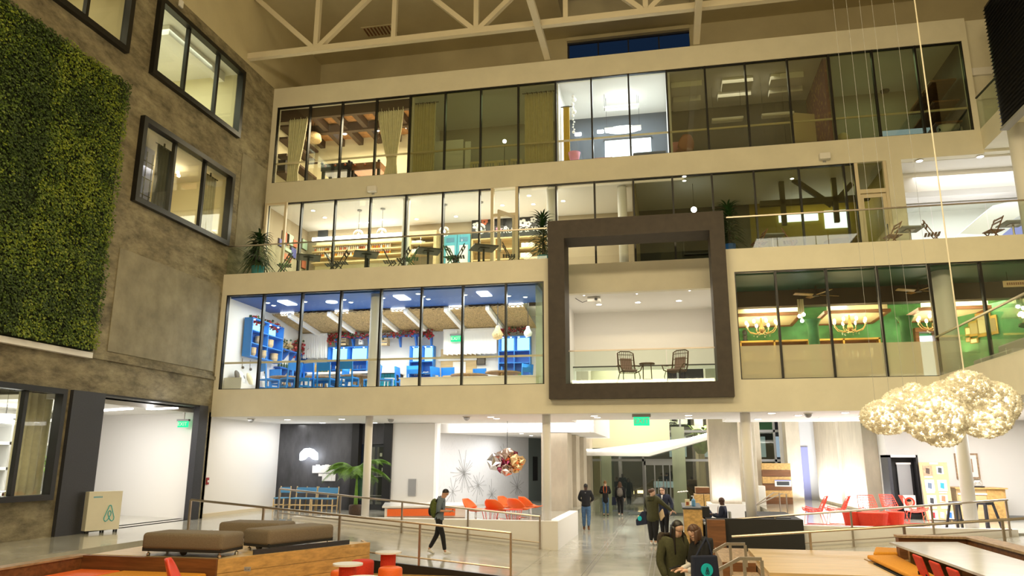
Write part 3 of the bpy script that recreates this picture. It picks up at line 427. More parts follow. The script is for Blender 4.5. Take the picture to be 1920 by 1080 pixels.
# right lounge: concrete piers along its side wall, back wall, far door
S('wall_right_lounge', 'white', B().box(7.3, 28.4, .69, 15, 28.6, 4.4)); S('wall_right_lounge_side', 'white', B().box(7.3, 28.6, .69, 7.5, 42, 6.6)); S('wall_right_lounge_far', 'white', B().box(5.4, 39.9, .69, 7.3, 40.1, 6.6))
for y, y1 in ((29.4, 33.0), (33.7, 38.6)): S('column_pier', 'conccol', B().box(6.8, y, .69, 7.3, y1, 6.6), bevel=.02)
S('ceiling_right_rear', 'ceil', B().box(2.5, 28.1, 6.5, 7.5, 42, 6.7)); S('trim_18', 'white', B().box(2.0, 27.9, 3.86, 15, 28.1, 4.3)); S('baseboard_right', 'grey', B().box(7.27, 28.37, .69, 14.8, 28.4, .8))
d6 = SE('door_6', (6.3, 39.85, .69)); p = PY(1499, 838, 39.85); q = PY(1521, 925, 39.85); S('door_leaf', 'lilac', B().box(p.x, 39.82, .69, q.x, 39.88, p.z), d6)
area('pier_uplight', 6.4, 31.2, .8, .5, 3.5, 300, COOL, 180); area('pier_uplight', 6.4, 36, .8, .5, 4.5, 300, COOL, 180); area('column_uplight', 2.0, 28.7, 1.05, .9, .2, 26, COOL, 180)
# ================================================================ LEVEL FOUR ROOMS
def curtain(name, x0, x1, y, z0, z1, label, tie=None, n=14, cat='curtain', m='curtain', grp=None, dep=.05):
    xm = (x0+x1)/2; wd = x1-x0
    def fn(u, v):
        z = z1-(z1-z0)*v; sc = 1; off = 0
        if tie: tx, tz, tw = tie; t = max(0, min(1, (z1-z)/(z1-tz))) if z > tz else max(0, 1-(tz-z)/(tz-z0)*.25); t = t**1.4; sc = 1-(1-tw)*t; off = (tx-xm)*t
        return (xm+off+(u-.5)*wd*sc, y+dep*math.sin(u*n*2*PI)+.012*math.sin(u*37), z)
    t = T(name, label, cat, (xm, y, z0), world=True, group=grp); B().grid(fn, n*6, 14).build('fabric', m, t, smooth=True, solid=.01); B().tube([(x0-.1, y, z1+.03), (x1+.1, y, z1+.03)], .02, 6).build('curtain_rod', 'frame', t)
    for i in range(6): B().lathe([(.035, -.03), (.035, .03)], (x0+wd*(i+.5)/6, y, z1+.02), 8).build('curtain_ring', 'frame', t)
    return t
def px(x, y, Y=YU): return PY(x, y, Y)
# beam room ceiling timbers
for i, x in enumerate((-14.1, -13.2, -12.35, -11.5, -10.65, -9.8)): tag(B().box(x-.1, 24.9, 15.62, x+.1, 27.9, 15.92).build('ceiling_timber', 'beamwood'), 'dark timber ceiling beam of the top left room, %s from the concrete wall' % ('first second third fourth fifth sixth'.split()[i]), 'beam', 'dark ceiling timbers')
tag(B().box(-14.4, 26.3, 15.55, -9, 26.5, 15.9).build('ceiling_crossbeam', 'beamwood'), 'dark cross timber carrying the ceiling beams of the top left room', 'beam'); S('trim_19', 'beamwood', B().box(-14.5, 24.7, 15.45, -8.95, 24.85, 15.95))
curtain('curtain', px(543, 220, 24.75).x, px(578, 220, 24.75).x, 24.75, 12.65, 15.5, 'cream curtain gathered to the left in the first pane of the top floor', (px(548, 330, 24.75).x, 13.2, .55), 9)
curtain('curtain', px(709, 200, 24.75).x, px(758, 200, 24.75).x, 24.75, 12.65, 15.55, 'cream curtain tied narrow at the bottom before the timber ceilinged room', (px(735, 290, 24.75).x, 13.4, .35), 11)
curtain('curtain', px(776, 185, 24.75).x, px(818, 185, 24.75).x, 24.75, 12.65, 15.6, 'straight olive curtain left of the white board in the dim top floor room', None, 10)
curtain('curtain', px(984, 165, 24.75).x, px(1037, 165, 24.75).x, 24.75, 12.65, 15.6, 'straight olive curtain right end of the dim top floor room beside the bright room', None, 12)
curtain('curtain', -9.85, -9.05, 27.2, 12.65, 15.0, 'pale curtain over the lit rear window of the timber ceilinged room', None, 9, dep=.03)
for i, z in enumerate((13.3, 14.0, 14.7, 15.2)): tag(B().box(-14.48, 24.8, z, -14.05, 27.4, z+.09).build('wall_shelf', 'beamwood'), 'dark timber wall shelf at the left end of the top floor, %s shelf' % ('lowest second third highest'.split()[i]), 'shelf', 'dark shelves in the top left room')
bx = T('storage_box', 'black box standing on the lowest dark shelf of the top left room', 'box', (-14.25, 25.0, 13.39)); B().box(-.15, -.15, 0, .15, .15, .42).build('body', 'black', bx); B().box(-.16, -.16, .42, .16, .16, .46).build('lid', 'frame', bx)
pl = T('pendant_lamp', 'round woven pendant lamp hanging in the timber ceilinged room', 'lamp', px(588, 262, 26.0)); B().lathe([(.12, .32), (.27, .22), (.32, 0), (.28, -.08)], n=18).build('woven_shade', 'thatch', pl, smooth=True); B().tube([(0, 0, .3), (0, 0, 1.5)], .012).build('cord', 'frame', pl)
sc = T('swing_arm_lamp', 'swing arm wall lamp with white head on the cream wall', 'lamp', (px(666, 288, 27.8).x, 27.85, 13.6)); B().tube([(0, 0, .3), (0, -.05, .9)], .02).build('stem', 'frame', sc); B().tube([(0, -.05, .75), (-.35, -.4, .8)], .015).build('arm', 'frame', sc); B().lathe([(.03, .1), (.12, -.04)], (-.37, -.42, .72), 10).build('lamp_shade', 'white', sc)
def games(x, y, lab, n):
    t = T('foosball_table', lab, 'table', (x, y, 12.6)); B().box(-.6, -.38, .62, .6, .38, .9).build('cabinet', 'wooddark' if n else 'black', t)
    for sx in (-.52, .52):
        for sy in (-.3, .3): B().box(sx-.05, sy-.05, 0, sx+.05, sy+.05, .62).build('leg', 'black', t)
    for sx in (-.55, .55): B().ball((sx, -.4, .92), .06).build('corner_knob', 'black', t)
    for k in range(3): B().tube([(-.4+k*.4, -.55, .8), (-.4+k*.4, .55, .8)], .015).build('rod', 'chrome', t); B().ball((-.4+k*.4, -.42, .8), .05).build('handle', 'rust', t)
games(px(636, 320, 25.1).x, 25.15, 'black game table with knobs behind the second pane of the top floor', 0); games(px(692, 315, 25.3).x, 25.3, 'dark wooden game table right of the black one on the top floor', 1)
cb = T('sideboard', 'dark sideboard under the cream back wall of the timber ceilinged room', 'cabinet', (-11.0, 27.55, 12.6)); B().box(-1.1, -.3, .1, 1.1, .3, 1.1).build('body', 'greydark', cb)
for i in range(3): B().box(-1.05+i*.7, -.33, .16, -.4+i*.7, -.3, 1.04).build('door', 'black', cb)
# dim room
wb = T('whiteboard', 'large pale whiteboard leaning in the dim olive top floor room', 'board', (px(840, 300, 26.2).x, 26.2, 12.6)); B().box(-.65, -.02, .35, .6, .02, 2.1).build('board', 'white', wb); B().box(.68, 0, .4, .9, .04, 2.0).build('side_board', 'white', wb)
for x in (-.6, .55): B().box(x-.03, .02, 0, x+.03, .06, 1.2).build('leg', 'grey', wb)
def chairback(x, y, lab, m='cream'):
    t = T('slat_back_chair', lab, 'chair', (x, y, 12.6), group='pale slat back chairs in the dim room'); B().box(-.22, -.2, .43, .22, .2, .47).build('seat', m, t)
    for sx in (-.2, .2):
        B().box(sx-.02, -.2, 0, sx+.02, -.16, .43).build('leg', m, t); B().box(sx-.02, .16, 0, sx+.02, .2, .84).build('leg', m, t)
    B().box(-.22, .15, .78, .22, .2, .86).build('top_rail', m, t)
    for i in range(4): B().box(-.16+i*.1, .165, .47, -.13+i*.1, .185, .78).build('slat', m, t)
    return t
ch = chairback(px(890, 315, 25.4).x, 25.4, 'pale slat back chair, first from the left in the dim top floor room')
for i, (p_, l) in enumerate(((918, 'second'), (941, 'third'), (969, 'last'))): dup(ch, (px(p_, 312, 25.5).x, 25.45, 12.6), .1*i, 'pale slat back chair, %s of the row in the dim top floor room' % l)
# bright white room
def bar_lamp(p, wd, lit, lab):
    t = T('pendant_tube_lamp', lab, 'lamp', p, group='hanging tube lamps'); B().box(-wd/2, -.14, 0, wd/2, .14, .07).build('housing', 'white', t); B().box(-wd/2+.03, -.12, -.03, wd/2-.03, .12, 0).build('diffuser', 'panelight' if lit else 'paper', t)
    for s_ in (-1, 1): B().tube([(s_*wd/2*.9, 0, .07), (s_*wd/2*.9, 0, 15.93-p.z)], .006, 5).build('wire', 'frame', t)
    return t
bar_lamp(px(1165, 203, 26.2), 1.3, 0, 'white tube lamp hanging high in the bright top floor room'); gl = bar_lamp(px(1168, 243, 26.3), 1.35, 1, 'glowing oval tube lamp hanging low in the bright top floor room')
B().ball((0, 0, 0), .66, .16, .15, 20).build('glowing_diffuser', 'panelight', gl, smooth=True); area('tube_glow', px(1168, 243, 26.3).x, 26.1, 13.9, 1.2, .3, 45, COOL)
sg = T('ceiling_trapeze', 'thin black wire trapeze under the ceiling of the bright top floor room', 'fixture', px(1150, 165, 26)); B().tube([(-.35, 0, -.9), (-.35, 0, 0), (.1, 0, 0)], .01, 5).build('wire', 'frame', sg); B().tube([(-.2, 0, 0), (-.2, 0, .8)], .008, 5).build('hanger', 'frame', sg)
pj = T('projection_screen', 'bright projected white screen on the slate wall of the top floor', 'screen', (px(1180, 275, 27.8).x, 27.85, 12.7)); p0, p1 = px(1134, 265, 27.85), px(1222, 300, 27.85); B().box(p0.x-pj.location.x, -.02, 0, p1.x-pj.location.x, .02, p0.z-12.7).build('screen', 'screenw', pj); B().box(p0.x-pj.location.x-.05, -.05, p0.z-12.7, p1.x-pj.location.x+.05, .03, p0.z-12.64).build('case', 'black', pj)
chn = T('bead_chandelier', 'beaded white pendant of crystal balls at the left of the bright room', 'lamp', px(1075, 215, 25.7)); 
for i, (z, r) in enumerate(((.75, .06), (.6, .1), (.42, .07), (.25, .05), (.1, .09), (-.05, .06), (-.2, .035), (-.3, .035), (-.4, .035), (-.5, .035), (-.6, .035), (-.7, .06))): B().ball((.03*math.sin(i*2), 0, z), r).build('bead', 'whitetop', chn, smooth=True)
B().tube([(0, 0, -.6), (0, 0, 1.4)], .008, 5).build('wire', 'chrome', chn)
curtain('curtain', -3.3, -3.08, 25.3, 12.65, 15.2, 'yellow curtain by the left wall of the bright top floor room', None, 6, m='yellow')
ls = T('table_lamp', 'pink flared lamp shade at the sill of the bright top floor room', 'lamp', (px(1077, 290, 24.9).x, 24.9, 12.6)); B().lathe([(.1, .3), (.16, .34), (.22, .62)], n=18).build('lamp_shade', 'pink', ls, smooth=True); B().lathe([(.12, 0), (.12, .04), (.03, .06), (.03, .35)], n=12).build('base', 'white', ls)
st = T('striped_sofa', 'grey striped sofa at the right of the bright top floor room', 'sofa', (px(1218, 288, 25.6).x, 25.6, 12.6)); B().box(-.6, -.35, .12, .6, .35, .45).build('seat', 'greydark', st, bevel=.05); B().box(-.6, .2, .45, .6, .38, .85).build('backrest', 'greydark', st, bevel=.05)
for i in range(11): B().box(-.55+i*.105, -.362, .15, -.52+i*.105, -.352, .44).build('stripe', 'paper', st)
for x in (-.5, .5): B().box(x-.04, -.3, 0, x+.04, -.22, .12).build('leg', 'black', st)
bn = T('coral_bench', 'low coral bench at the sill of the bright top floor room', 'bench', (px(1130, 292, 25.0).x, 25.0, 12.6)); B().box(-.35, -.15, .22, .35, .15, .34).build('seat', 'pink', bn)
for x in (-.3, .3): B().box(x-.03, -.1, 0, x+.03, .1, .22).build('leg', 'white', bn)
# panelled dim room
def cpan(a, c, lab):
    p, q = PZ(*a, 15.8), PZ(*c, 15.8); return tag(B().box(p.x, min(p.y, q.y), 15.72, q.x, max(p.y, q.y), 15.94).build('ceiling_panel', 'ceil'), lab, 'panel', 'raised ceiling panels')
for a, c, l in (((1258, 176), (1316, 156), 'first raised ceiling panel at the left of the dim patterned room, front row'), ((1262, 206), (1314, 184), 'first raised ceiling panel at the left of the dim patterned room, rear row'), ((1352, 170), (1412, 148), 'middle raised ceiling panel of the dim patterned room, front row'), ((1345, 188), (1408, 174), 'middle raised ceiling panel of the dim patterned room, rear row'), ((1442, 158), (1507, 140), 'right raised ceiling panel of the dim patterned room, front row'), ((1440, 180), (1505, 166), 'right raised ceiling panel of the dim patterned room, rear row')): cpan(a, c, l)
bar_lamp(px(1364, 226, 26.2), 1.1, 0, 'pale tube lamp hanging at the left of the dim patterned room'); bar_lamp(px(1458, 217, 26.2), 1.1, 0, 'pale tube lamp hanging at the right of the dim patterned room')
def wallpaper():
    m = mat('damask', (.16, .05, .055), .8); t = m.node_tree; L = t.links.new; b = t.nodes['Principled BSDF']; tc = nd(t, 'ShaderNodeTexCoord'); mp = nd(t, 'ShaderNodeMapping'); mp.inputs['Scale'].default_value = (1, 5, 3); L(tc.outputs['Object'], mp.inputs[0])
    v = nd(t, 'ShaderNodeTexVoronoi'); v.inputs['Scale'].default_value = 1.6; L(mp.outputs[0], v.inputs['Vector']); c = nd(t, 'ShaderNodeValToRGB'); e = c.color_ramp.elements; e[0].position = .15; e[0].color = (.50, .28, .10, 1); e[1].position = .4; e[1].color = (.20, .045, .09, 1); L(v.outputs['Distance'], c.inputs[0]); L(c.outputs[0], b.inputs['Base Color'])
wallpaper(); S('wall_patterned', 'damask', B().box(5.66, YU+.35, 12.6, 5.75, 27.9, 15.9))
whb = T('leaning_board', 'pale board leaning by the patterned red wall of the top floor', 'board', (px(1506, 240, 26.4).x, 26.4, 12.6)); B().cbox((0, 0, 1.05), .95, .03, 2.1, .35).build('board', 'cream', whb); B().cbox((0, .05, .05), .95, .2, .06, .35).build('foot', 'grey', whb)
pk = T('pink_panel', 'pink poster panel behind the orange chair on the top floor', 'panel', (px(1278, 275, 25.4).x, 25.4, 12.6)); B().box(-.36, 0, .1, .36, .04, .95).build('board', 'pink', pk); B().box(-.3, -.02, 0, .3, .1, .1).build('foot', 'black', pk)
def shellchair(t, m, r=1.0):
    def fn(u, v):
        a = (u-.5)*2.0; z = .42+.0*v; q = v
        if q < .45: y = -.28+q/.45*.5; zz = .42-.05*math.sin(q/.45*PI)+.07*abs(a)**2.2; x = a*.27*(1-.15*abs(q-.2))
        else: k = (q-.45)/.55; y = .22+.14*k; zz = .42+.48*k+.04*(1-k)*abs(a); x = a*(.29*(1-k**3*.55)); y -= .13*abs(a)**2*(1-.5*k)
        return (x*r, y*r, zz*r)
    return B().grid(fn, 12, 18).build('shell', m, t, smooth=True, solid=.03)
oc = T('shell_chair', 'rust orange shell chair at the sill beside the bright top floor room', 'chair', (px(1277, 285, 25.05).x+.12, 25.05, 12.6), math.radians(200)); shellchair(oc, 'rust'); B().lathe([(.2, 0), (.2, .03), (.03, .06), (.03, .4)], n=12).build('pedestal', 'chrome', oc)
# end room: screen, disc, globe
es = T('lit_screen', 'pale lit screen at the sill of the olive room right end of the top floor', 'screen', (px(1698, 238, 26).x, 26, 12.6)); B().box(-.75, -.02, .1, .75, .02, 1.0).build('screen', 'litwin', es); bpy.data.objects[es.name]; B().box(-.2, -.05, 0, .2, .1, .1).build('foot', 'black', es)
M['litolive'] = glow('litolive', (.42, .46, .26), .55); es.children[0].data.materials[0] = M['litolive']
gb = T('globe_lamp', 'dull cream globe lamp at the sill of the olive end room', 'lamp', (px(1580, 248, 25).x, 25, 12.6)); B().ball((0, 0, .42), .2, n=16).build('globe', 'cream', gb, smooth=True); B().lathe([(.1, 0), (.1, .04), (.02, .06), (.02, .25)], n=12).build('stand', 'brass', gb)
for a, z_, l in (((1659, 172), 15.6, 'dark round speaker in the ceiling of the olive end room, front one'), ((1642, 195), 15.9, 'dark round speaker in the ceiling of the olive end room, rear one')): p = PZ(*a, 15.9); tag(B().disc((p.x, p.y, 15.9), .16, 18, .05).build('ceiling_speaker', 'black'), l, 'speaker', 'round ceiling speakers')
rl = T('paper_roll_rack', 'rack with a big white paper roll in the last pane of the top floor', 'rack', (px(1782, 228, 25.2).x, 25.2, 12.6)); B().tube([(-.35, 0, .55), (.2, .1, .7)], .17, 14).build('paper_roll', 'paper', rl, smooth=True); B().tube([(-.36, 0, .55), (.21, .1, .7)], .05, 10).build('core', 'black', rl)
for x in (-.4, .3): B().beam((x, 0, 0), (x, 0, .6), .05, .05).build('leg', 'grey', rl)
for i in range(3): z = 13.3+i*.75; tag(B().box(9.0, 25.0, z, 9.8, 27.5, z+.05).build('wall_shelf', 'wooddark'), 'dark shelf on the right wall of the last top floor pane, %s' % ('lowest middle highest'.split()[i]), 'shelf', 'dark shelves in the end room')
# downlights
DL = None
def downlight(x, y, z, lab, grp, r=.09, m='downlight'):
    t = T('downlight', lab, 'downlight', (x, y, z), group=grp); B().lathe([(r+.03, -.012), (r+.03, 0)], n=16).build('trim_ring', 'white', t); B().disc((0, 0, -.016), r, 14, .006).build('lens', m, t); return t
def dls(z, pts, lab, grp, r=.09):
    ords = 'first second third fourth fifth sixth seventh eighth ninth tenth eleventh twelfth'.split(); base = None
    for i, a in enumerate(pts):
        p = PZ(*a, z-.01); l = lab % ords[i]
        if base is None: base = downlight(p.x, p.y, z, l, grp, r)
        else: dup(base, (p.x, p.y, z), None, l)
dls(15.94, [(612, 214), (675, 210), (646, 251), (707, 245), (765, 240)], 'bright spot in the timber ceiling of the top floor, %s from the left', 'timber ceiling spots')
for a, l in (((1084, 252), 'round lamp on the slate wall left in the bright room'), ((1126, 247), 'square lamp on the slate wall beside the glowing oval lamp')): p = px(*a, 27.85); tag(B().box(p.x-.14, 27.8, p.z-.08, p.x+.14, 27.88, p.z+.08).build('wall_lamp', 'panelight', bevel=.05), l, 'lamp')
p = px(946, 265, 25.4); tag(B().ball(p, .08, n=12).build('small_spot_lamp', 'panelight', smooth=True), 'small lit floor lamp above the rail in the dim olive room', 'lamp'); B().tube([p, (p.x, p.y, 12.61)], .012, 6).build('stem', 'frame', bpy.data.objects['small_spot_lamp'])
# fascia speakers
for a, y, l in (((700, 357), YU, 'white round speaker box on the fascia above the cafe'), ((1545, 296), YU, 'white box speaker on the fascia at the right above the yellow office')):
    p = PY(*a, y); t = T('fascia_speaker', l, 'speaker', p); B().box(-.17, -.22, -.11, .17, 0, .11).build('body', 'white', t, bevel=.03); B().box(-.05, -.02, -.16, .05, .02, -.1).build('bracket', 'grey', t)
# ================================================================ CAFE (LEVEL THREE)
dls(11.86, [(587, 395), (609, 408), (690, 417), (717, 412), (781, 411), (855, 406), (942, 385), (992, 367), (1000, 383), (1056, 377), (676, 418)], 'small bright spot in the white cafe ceiling, %s in order', 'cafe ceiling spots', .07)
def pend(p, zc, lab):
    t = T('globe_pendant', lab, 'lamp', p, group='clear globe pendants of the cafe'); B().ball((0, 0, 0), .05, n=10).build('bulb', 'bulbw', t); B().ball((0, 0, 0), .2, n=16).build('glass_globe', 'glassbulb', t, smooth=True); B().tube([(0, 0, .2), (0, 0, zc-p.z)], .01, 5).build('cord', 'frame', t); B().lathe([(.09, zc-p.z-.04), (.09, zc-p.z)], n=12).build('ceiling_rose', 'grey', t); point('pendant_glow', p+Vector((0, 0, -.25)), 5, NEU, .05); return t
for i, (a, l) in enumerate((((672, 440), 'first clear globe pendant from the left in the cafe'), ((716, 437), 'second clear globe pendant from the left in the cafe'), ((833, 434), 'third globe pendant, left of the blue doors'), ((901, 429), 'fourth globe pendant, before the chalk mural'))): pend(PY(*a, 25.6), 11.86, l)
S('wall_vent', 'greydark', B().box(PY(596, 440, 27.75).x, 27.74, PY(596, 445, 27.75).z, PY(614, 440, 27.75).x, 27.8, PY(600, 432, 27.75).z))
# back shelving of the cafe
cs = T('cafe_shelf_unit', 'long lit wooden shelf unit along the cafe back wall behind the tables', 'shelf', (-11.2, 27.6, 8.5), world=True); p0, p1 = PY(588, 470, 27.5), PY(756, 445, 27.5); B().box(p0.x, 27.72, 8.5, p1.x, 27.79, p0.z+.4).build('back_panel', 'cream', cs)
ZS = [PY(650, q_, 27.5).z for q_ in (493, 483, 472, 461)]
for z in ZS: B().box(p0.x, 27.35, z, p1.x, 27.72, z+.05).build('shelf_board', 'woodpale', cs)
B().box(p0.x, 27.3, p0.z+.36, p1.x, 27.4, p0.z+.5).build('lit_cornice', 'stripled', cs); area('shelf_strip', (p0.x+p1.x)/2, 27.1, 11.0, 3.5, .2, 40, (1, .9, .7), -30)
b0 = None; cols = ['redart', 'jar', 'cream', 'paper', 'rust', 'mustard']
jb = {}
for r_ in range(2):
    for i in range(36):
        x = p0.x+.08+i*(p1.x-p0.x-.16)/40; z = ZS[2-r_]+.05; m = random.choice(cols)
        if m not in jb:
            o = T('food_jar', 'small %s coloured jar on the lit cafe shelf' % {'redart': 'red', 'jar': 'salmon', 'cream': 'cream', 'paper': 'white', 'rust': 'rust', 'mustard': 'mustard'}[m], 'jar', (x, 27.5, z), group='jars on the cafe shelves'); B().lathe([(.035, 0), (.04, .02), (.04, .13), (.03, .15)], n=8).build('body', m, o); B().lathe([(.033, .15), (.033, .18)], n=8).build('lid', 'paper', o); jb[m] = o
        else: dup(jb[m], (x, 27.5, z))
ct = T('cafe_counter', 'long pale green counter behind the terrace tables in the cafe', 'counter', (-10.6, 26.6, 8.5)); B().box(-1.9, -.35, 0, 1.9, .3, .86).build('body', 'creamwall', ct); B().box(-2.0, -.4, .86, 2.0, .4, .92).build('worktop', 'tableslate', ct)
# art squares on the left cafe wall
AR = [((524, 447), (534, 466), 'purple'), ((531, 433), (541, 460), 'redart'), ((538, 436), (549, 462), 'mintart'), ((549, 448), (556, 465), 'redart'), ((534, 463), (546, 475), 'mintart'), ((546, 463), (554, 485), 'purple'), ((531, 473), (545, 492), 'redart'), ((568, 448), (579, 472), 'mintart'), ((567, 487), (577, 507), 'redart')]
for i, (a, c, m) in enumerate(AR):
    p, q = PX(*a, -14.45), PX(*c, -14.45); y0, y1 = sorted((p.y, q.y)); y0 = max(24.65, y0); y1 = min(max(y1, y0+.35), 27.7); z0, z1 = sorted((p.z, q.z)); t = T('art_panel', '%s square art panel on the left cafe wall, number %s from the terrace' % ({'purple': 'purple', 'redart': 'red patterned', 'mintart': 'pale green'}[m], 'one two three four five six seven eight nine'.split()[i]), 'picture', (-14.49, y0, z0), group='art panels on the cafe wall'); B().box(0, 0, 0, .06, y1-y0, z1-z0).build('canvas', m, t); B().box(-.01, -.02, -.02, .02, y1-y0+.02, z1-z0+.02).build('frame', 'beamwood', t)
# blue double doors, chalk mural, right shelves
bd = T('blue_double_door', 'pair of sky blue doors with white panes in the cafe back wall', 'door', ((PY(832, 460, 27.7).x+PY(882, 460, 27.7).x)/2, 27.75, 8.5)); hw = (PY(882, 460, 27.7).x-PY(832, 460, 27.7).x)/2; zt = PY(856, 440, 27.7).z-8.5
for s_ in (-1, 1):
    d_ = B().box(min(0, s_*hw)+.01, -.05, 0, max(0, s_*hw)-.01, 0, zt).build('door_leaf', 'skyblue', bd); x = s_*hw/2
    for z0, z1 in ((.15, .95), (1.05, zt-.45)): B().box(x-hw*.32, -.065, z0, x+hw*.32, -.05, z1).build('pane', 'paper', d_)
    B().box(x-hw*.3, -.065, zt-.3, x+hw*.3, -.05, zt-.12).build('lettering_patch', 'bluegrey', d_); B().box(s_*.06-.015, -.1, .95, s_*.06+.015, -.05, 1.15).build('handle', 'brass', d_)
mu2 = T('chalk_mural', 'dark chalkboard mural with white food drawings and lettering above the cafe counter', 'sign', ((PY(885, 420, 27.6).x+PY(1015, 420, 27.6).x)/2, 27.7, 10.0), world=True); p0, p1 = PY(885, 411, 27.68), PY(1040, 437, 27.68); B().box(p0.x, 27.66, p1.z-.05, p1.x, 27.72, p0.z).build('board', 'black', mu2)
sgn = PY(941, 440, 27.6); text('lettering', 'FRUITS & VEGETABLES', .30, mu2, 'paper', (PY(936, 440, 27.6).x, 27.65, p1.z+.2), RF, .004, 'LEFT'); text('lettering', 'more', .17, mu2, 'paper', (PY(932, 441, 27.6).x, 27.65, p1.z+.2), RF, .004, 'RIGHT')
for a, r, m in (((893, 423), .2, 'paper'), ((908, 416), .17, 'redart'), ((935, 430), .15, 'pink'), ((948, 427), .1, 'paper'), ((980, 418), .22, 'paper'), ((900, 432), .15, 'mintart'), ((990, 420), .16, 'paper'), ((912, 411), .1, 'redart'), ((1000, 412), .16, 'paper')):
    p = PY(*a, 27.64); b = B()
    for k in range(5): an = k*2*PI/5; b.ball((p.x+r*.5*math.cos(an), 27.65, p.z+r*.5*math.sin(an)), r*.38, .008, r*.3, 6)
    b.build('chalk_drawing', m, mu2)
B().box(PY(925, 410, 27.6).x, 27.62, PY(925, 422, 27.6).z, PY(946, 410, 27.6).x, 27.66, PY(925, 411, 27.6).z).build('menu_screen', 'blackmatte', mu2)
rs = T('cafe_wall_shelf', 'warm lit wooden shelving under the chalk mural behind the potted plant', 'shelf', (PY(1000, 470, 27.4).x, 27.4, 8.5), world=True); a_, c_ = PY(886, 470, 27.4).x, PY(1030, 470, 27.4).x; B().box(a_, 27.6, 8.5, c_, 27.65, p1.z-.1).build('back_panel', 'woodpale', rs)
ZR = [PY(990, q_, 27.4).z for q_ in (487, 468, 447)]
for z in ZR: B().box(a_+.005, 27.21, z, c_-.005, 27.6, z+.05).build('shelf_board', 'woodpale', rs)
for x in (a_, PY(928, 470, 27.4).x, PY(970, 470, 27.4).x, c_-.06): B().box(x, 27.2, 8.5, x+.06, 27.6, ZR[2]).build('upright', 'woodpale', rs)
area('shelf_strip', PY(985, 470, 27).x, 27.0, ZR[2]-.05, 2.0, .15, 22, (1, .75, .4), -20)
j0 = None
for i, (a, z) in enumerate((((981, 459), ZR[1]+.05), ((989, 456), ZR[1]+.05), ((997, 455), ZR[1]+.05), ((979, 482), ZR[0]+.05), ((984, 480), ZR[0]+.05), ((991, 481), ZR[0]+.05))):
    lab = 'white cup, %s' % ('leftmost on the upper shelf under the chalk mural|middle one on the upper shelf under the chalk mural|right one on the upper shelf under the chalk mural|left one on the lower shelf under the chalk mural|middle one on the lower shelf under the chalk mural|right one on the lower shelf under the chalk mural'.split('|')[i]); x = PY(*a, 27.35).x
    if j0 is None: j0 = T('white_cup', lab, 'cup', (x, 27.35, z), group='white cups on the cafe shelf'); B().lathe([(.07, 0), (.085, .03), (.085, .2)], n=12).build('body', 'paper', j0); B().box(.08, -.015, .05, .13, .015, .16).build('handle', 'paper', j0)
    else: dup(j0, (x, 27.35, z), None, lab)
hs = T('hatch_shelf', 'open wooden serving hatch with cups left of the blue doors', 'shelf', (PY(795, 460, 27.4).x, 27.45, 8.5), world=True); a_, c_ = PY(767, 460, 27.4).x, PY(820, 460, 27.4).x; zt = PY(790, 435, 27.4).z
for x in (a_, c_-.12): B().box(x, 27.25, 8.5, x+.12, 27.7, zt).build('upright', 'woodpale', hs)
ZH = [PY(795, q_, 27.4).z for q_ in (478, 459)]
for z in ZH+[zt-.25]: B().box(a_+.12, 27.26, z, c_-.12, 27.69, z+.06 if z < zt-.3 else zt-.002).build('shelf_board', 'woodpale', hs)
for i, a in enumerate((772, 778, 784)): x = PY(a, 470, 27.4).x; dup(j0, (x, 27.45, ZH[0]+.06), None, 'pale cup in the wooden hatch left of the blue doors, %s from the left' % ('first second third'.split()[i]))
for i, a in enumerate((774, 785)): x = PY(a, 450, 27.4).x; dup(j0, (x, 27.45, ZH[1]+.06), None, 'stacked white bowl in the wooden hatch top shelf, %s' % ('left' if i == 0 else 'right'), None, (2, 1.5, .6))
# terrace tables and folding chairs (dark)
def bistro_table(lab, top='tableslate', leg='foldmetal', grp='dark terrace tables'):
    t = T('bistro_table', lab, 'table', (0, 0, 0), 0, grp); B().box(-.40, -.40, .71, .40, .40, .75).build('tabletop', top, t, bevel=.008); B().tube([(0, 0, .04), (0, 0, .71)], .035, 10).build('post', leg, t)
    for k in range(4): a = PI/4+k*PI/2; B().beam((0, 0, .05), (.3*math.cos(a), .3*math.sin(a), .015), .04, .03).build('foot', leg, t)
    B().box(-.16, -.16, .69, .16, .16, .71).build('top_bracket', leg, t); return t
def fold_chair(lab, m='foldmetal', grp='dark folding chairs', slat=None):
    t = T('folding_chair', lab, 'chair', (0, 0, 0), 0, grp); slat = slat or m
    for sx in (-.19, .19):
        B().beam((sx, -.26, 0), (sx, .2, .86), .025, .025).build('back_leg_frame', m, t); B().beam((sx*.85, .26, 0), (sx*.85, -.2, .45), .025, .025).build('front_leg_frame', m, t)
    for i in range(5): B().box(-.2, -.22+i*.085, .44, .2, -.16+i*.085, .46).build('seat_slat', slat, t)
    for z in (.70, .81): y = -.26+.46*z/.86; B().cbox((0, y-.015, z), .40, .018, .055, 0, -.45).build('back_slat', slat, t)
    B().beam((-.19, .12, .18), (.19, .12, .18), .02, .02).build('stretcher', m, t); return t
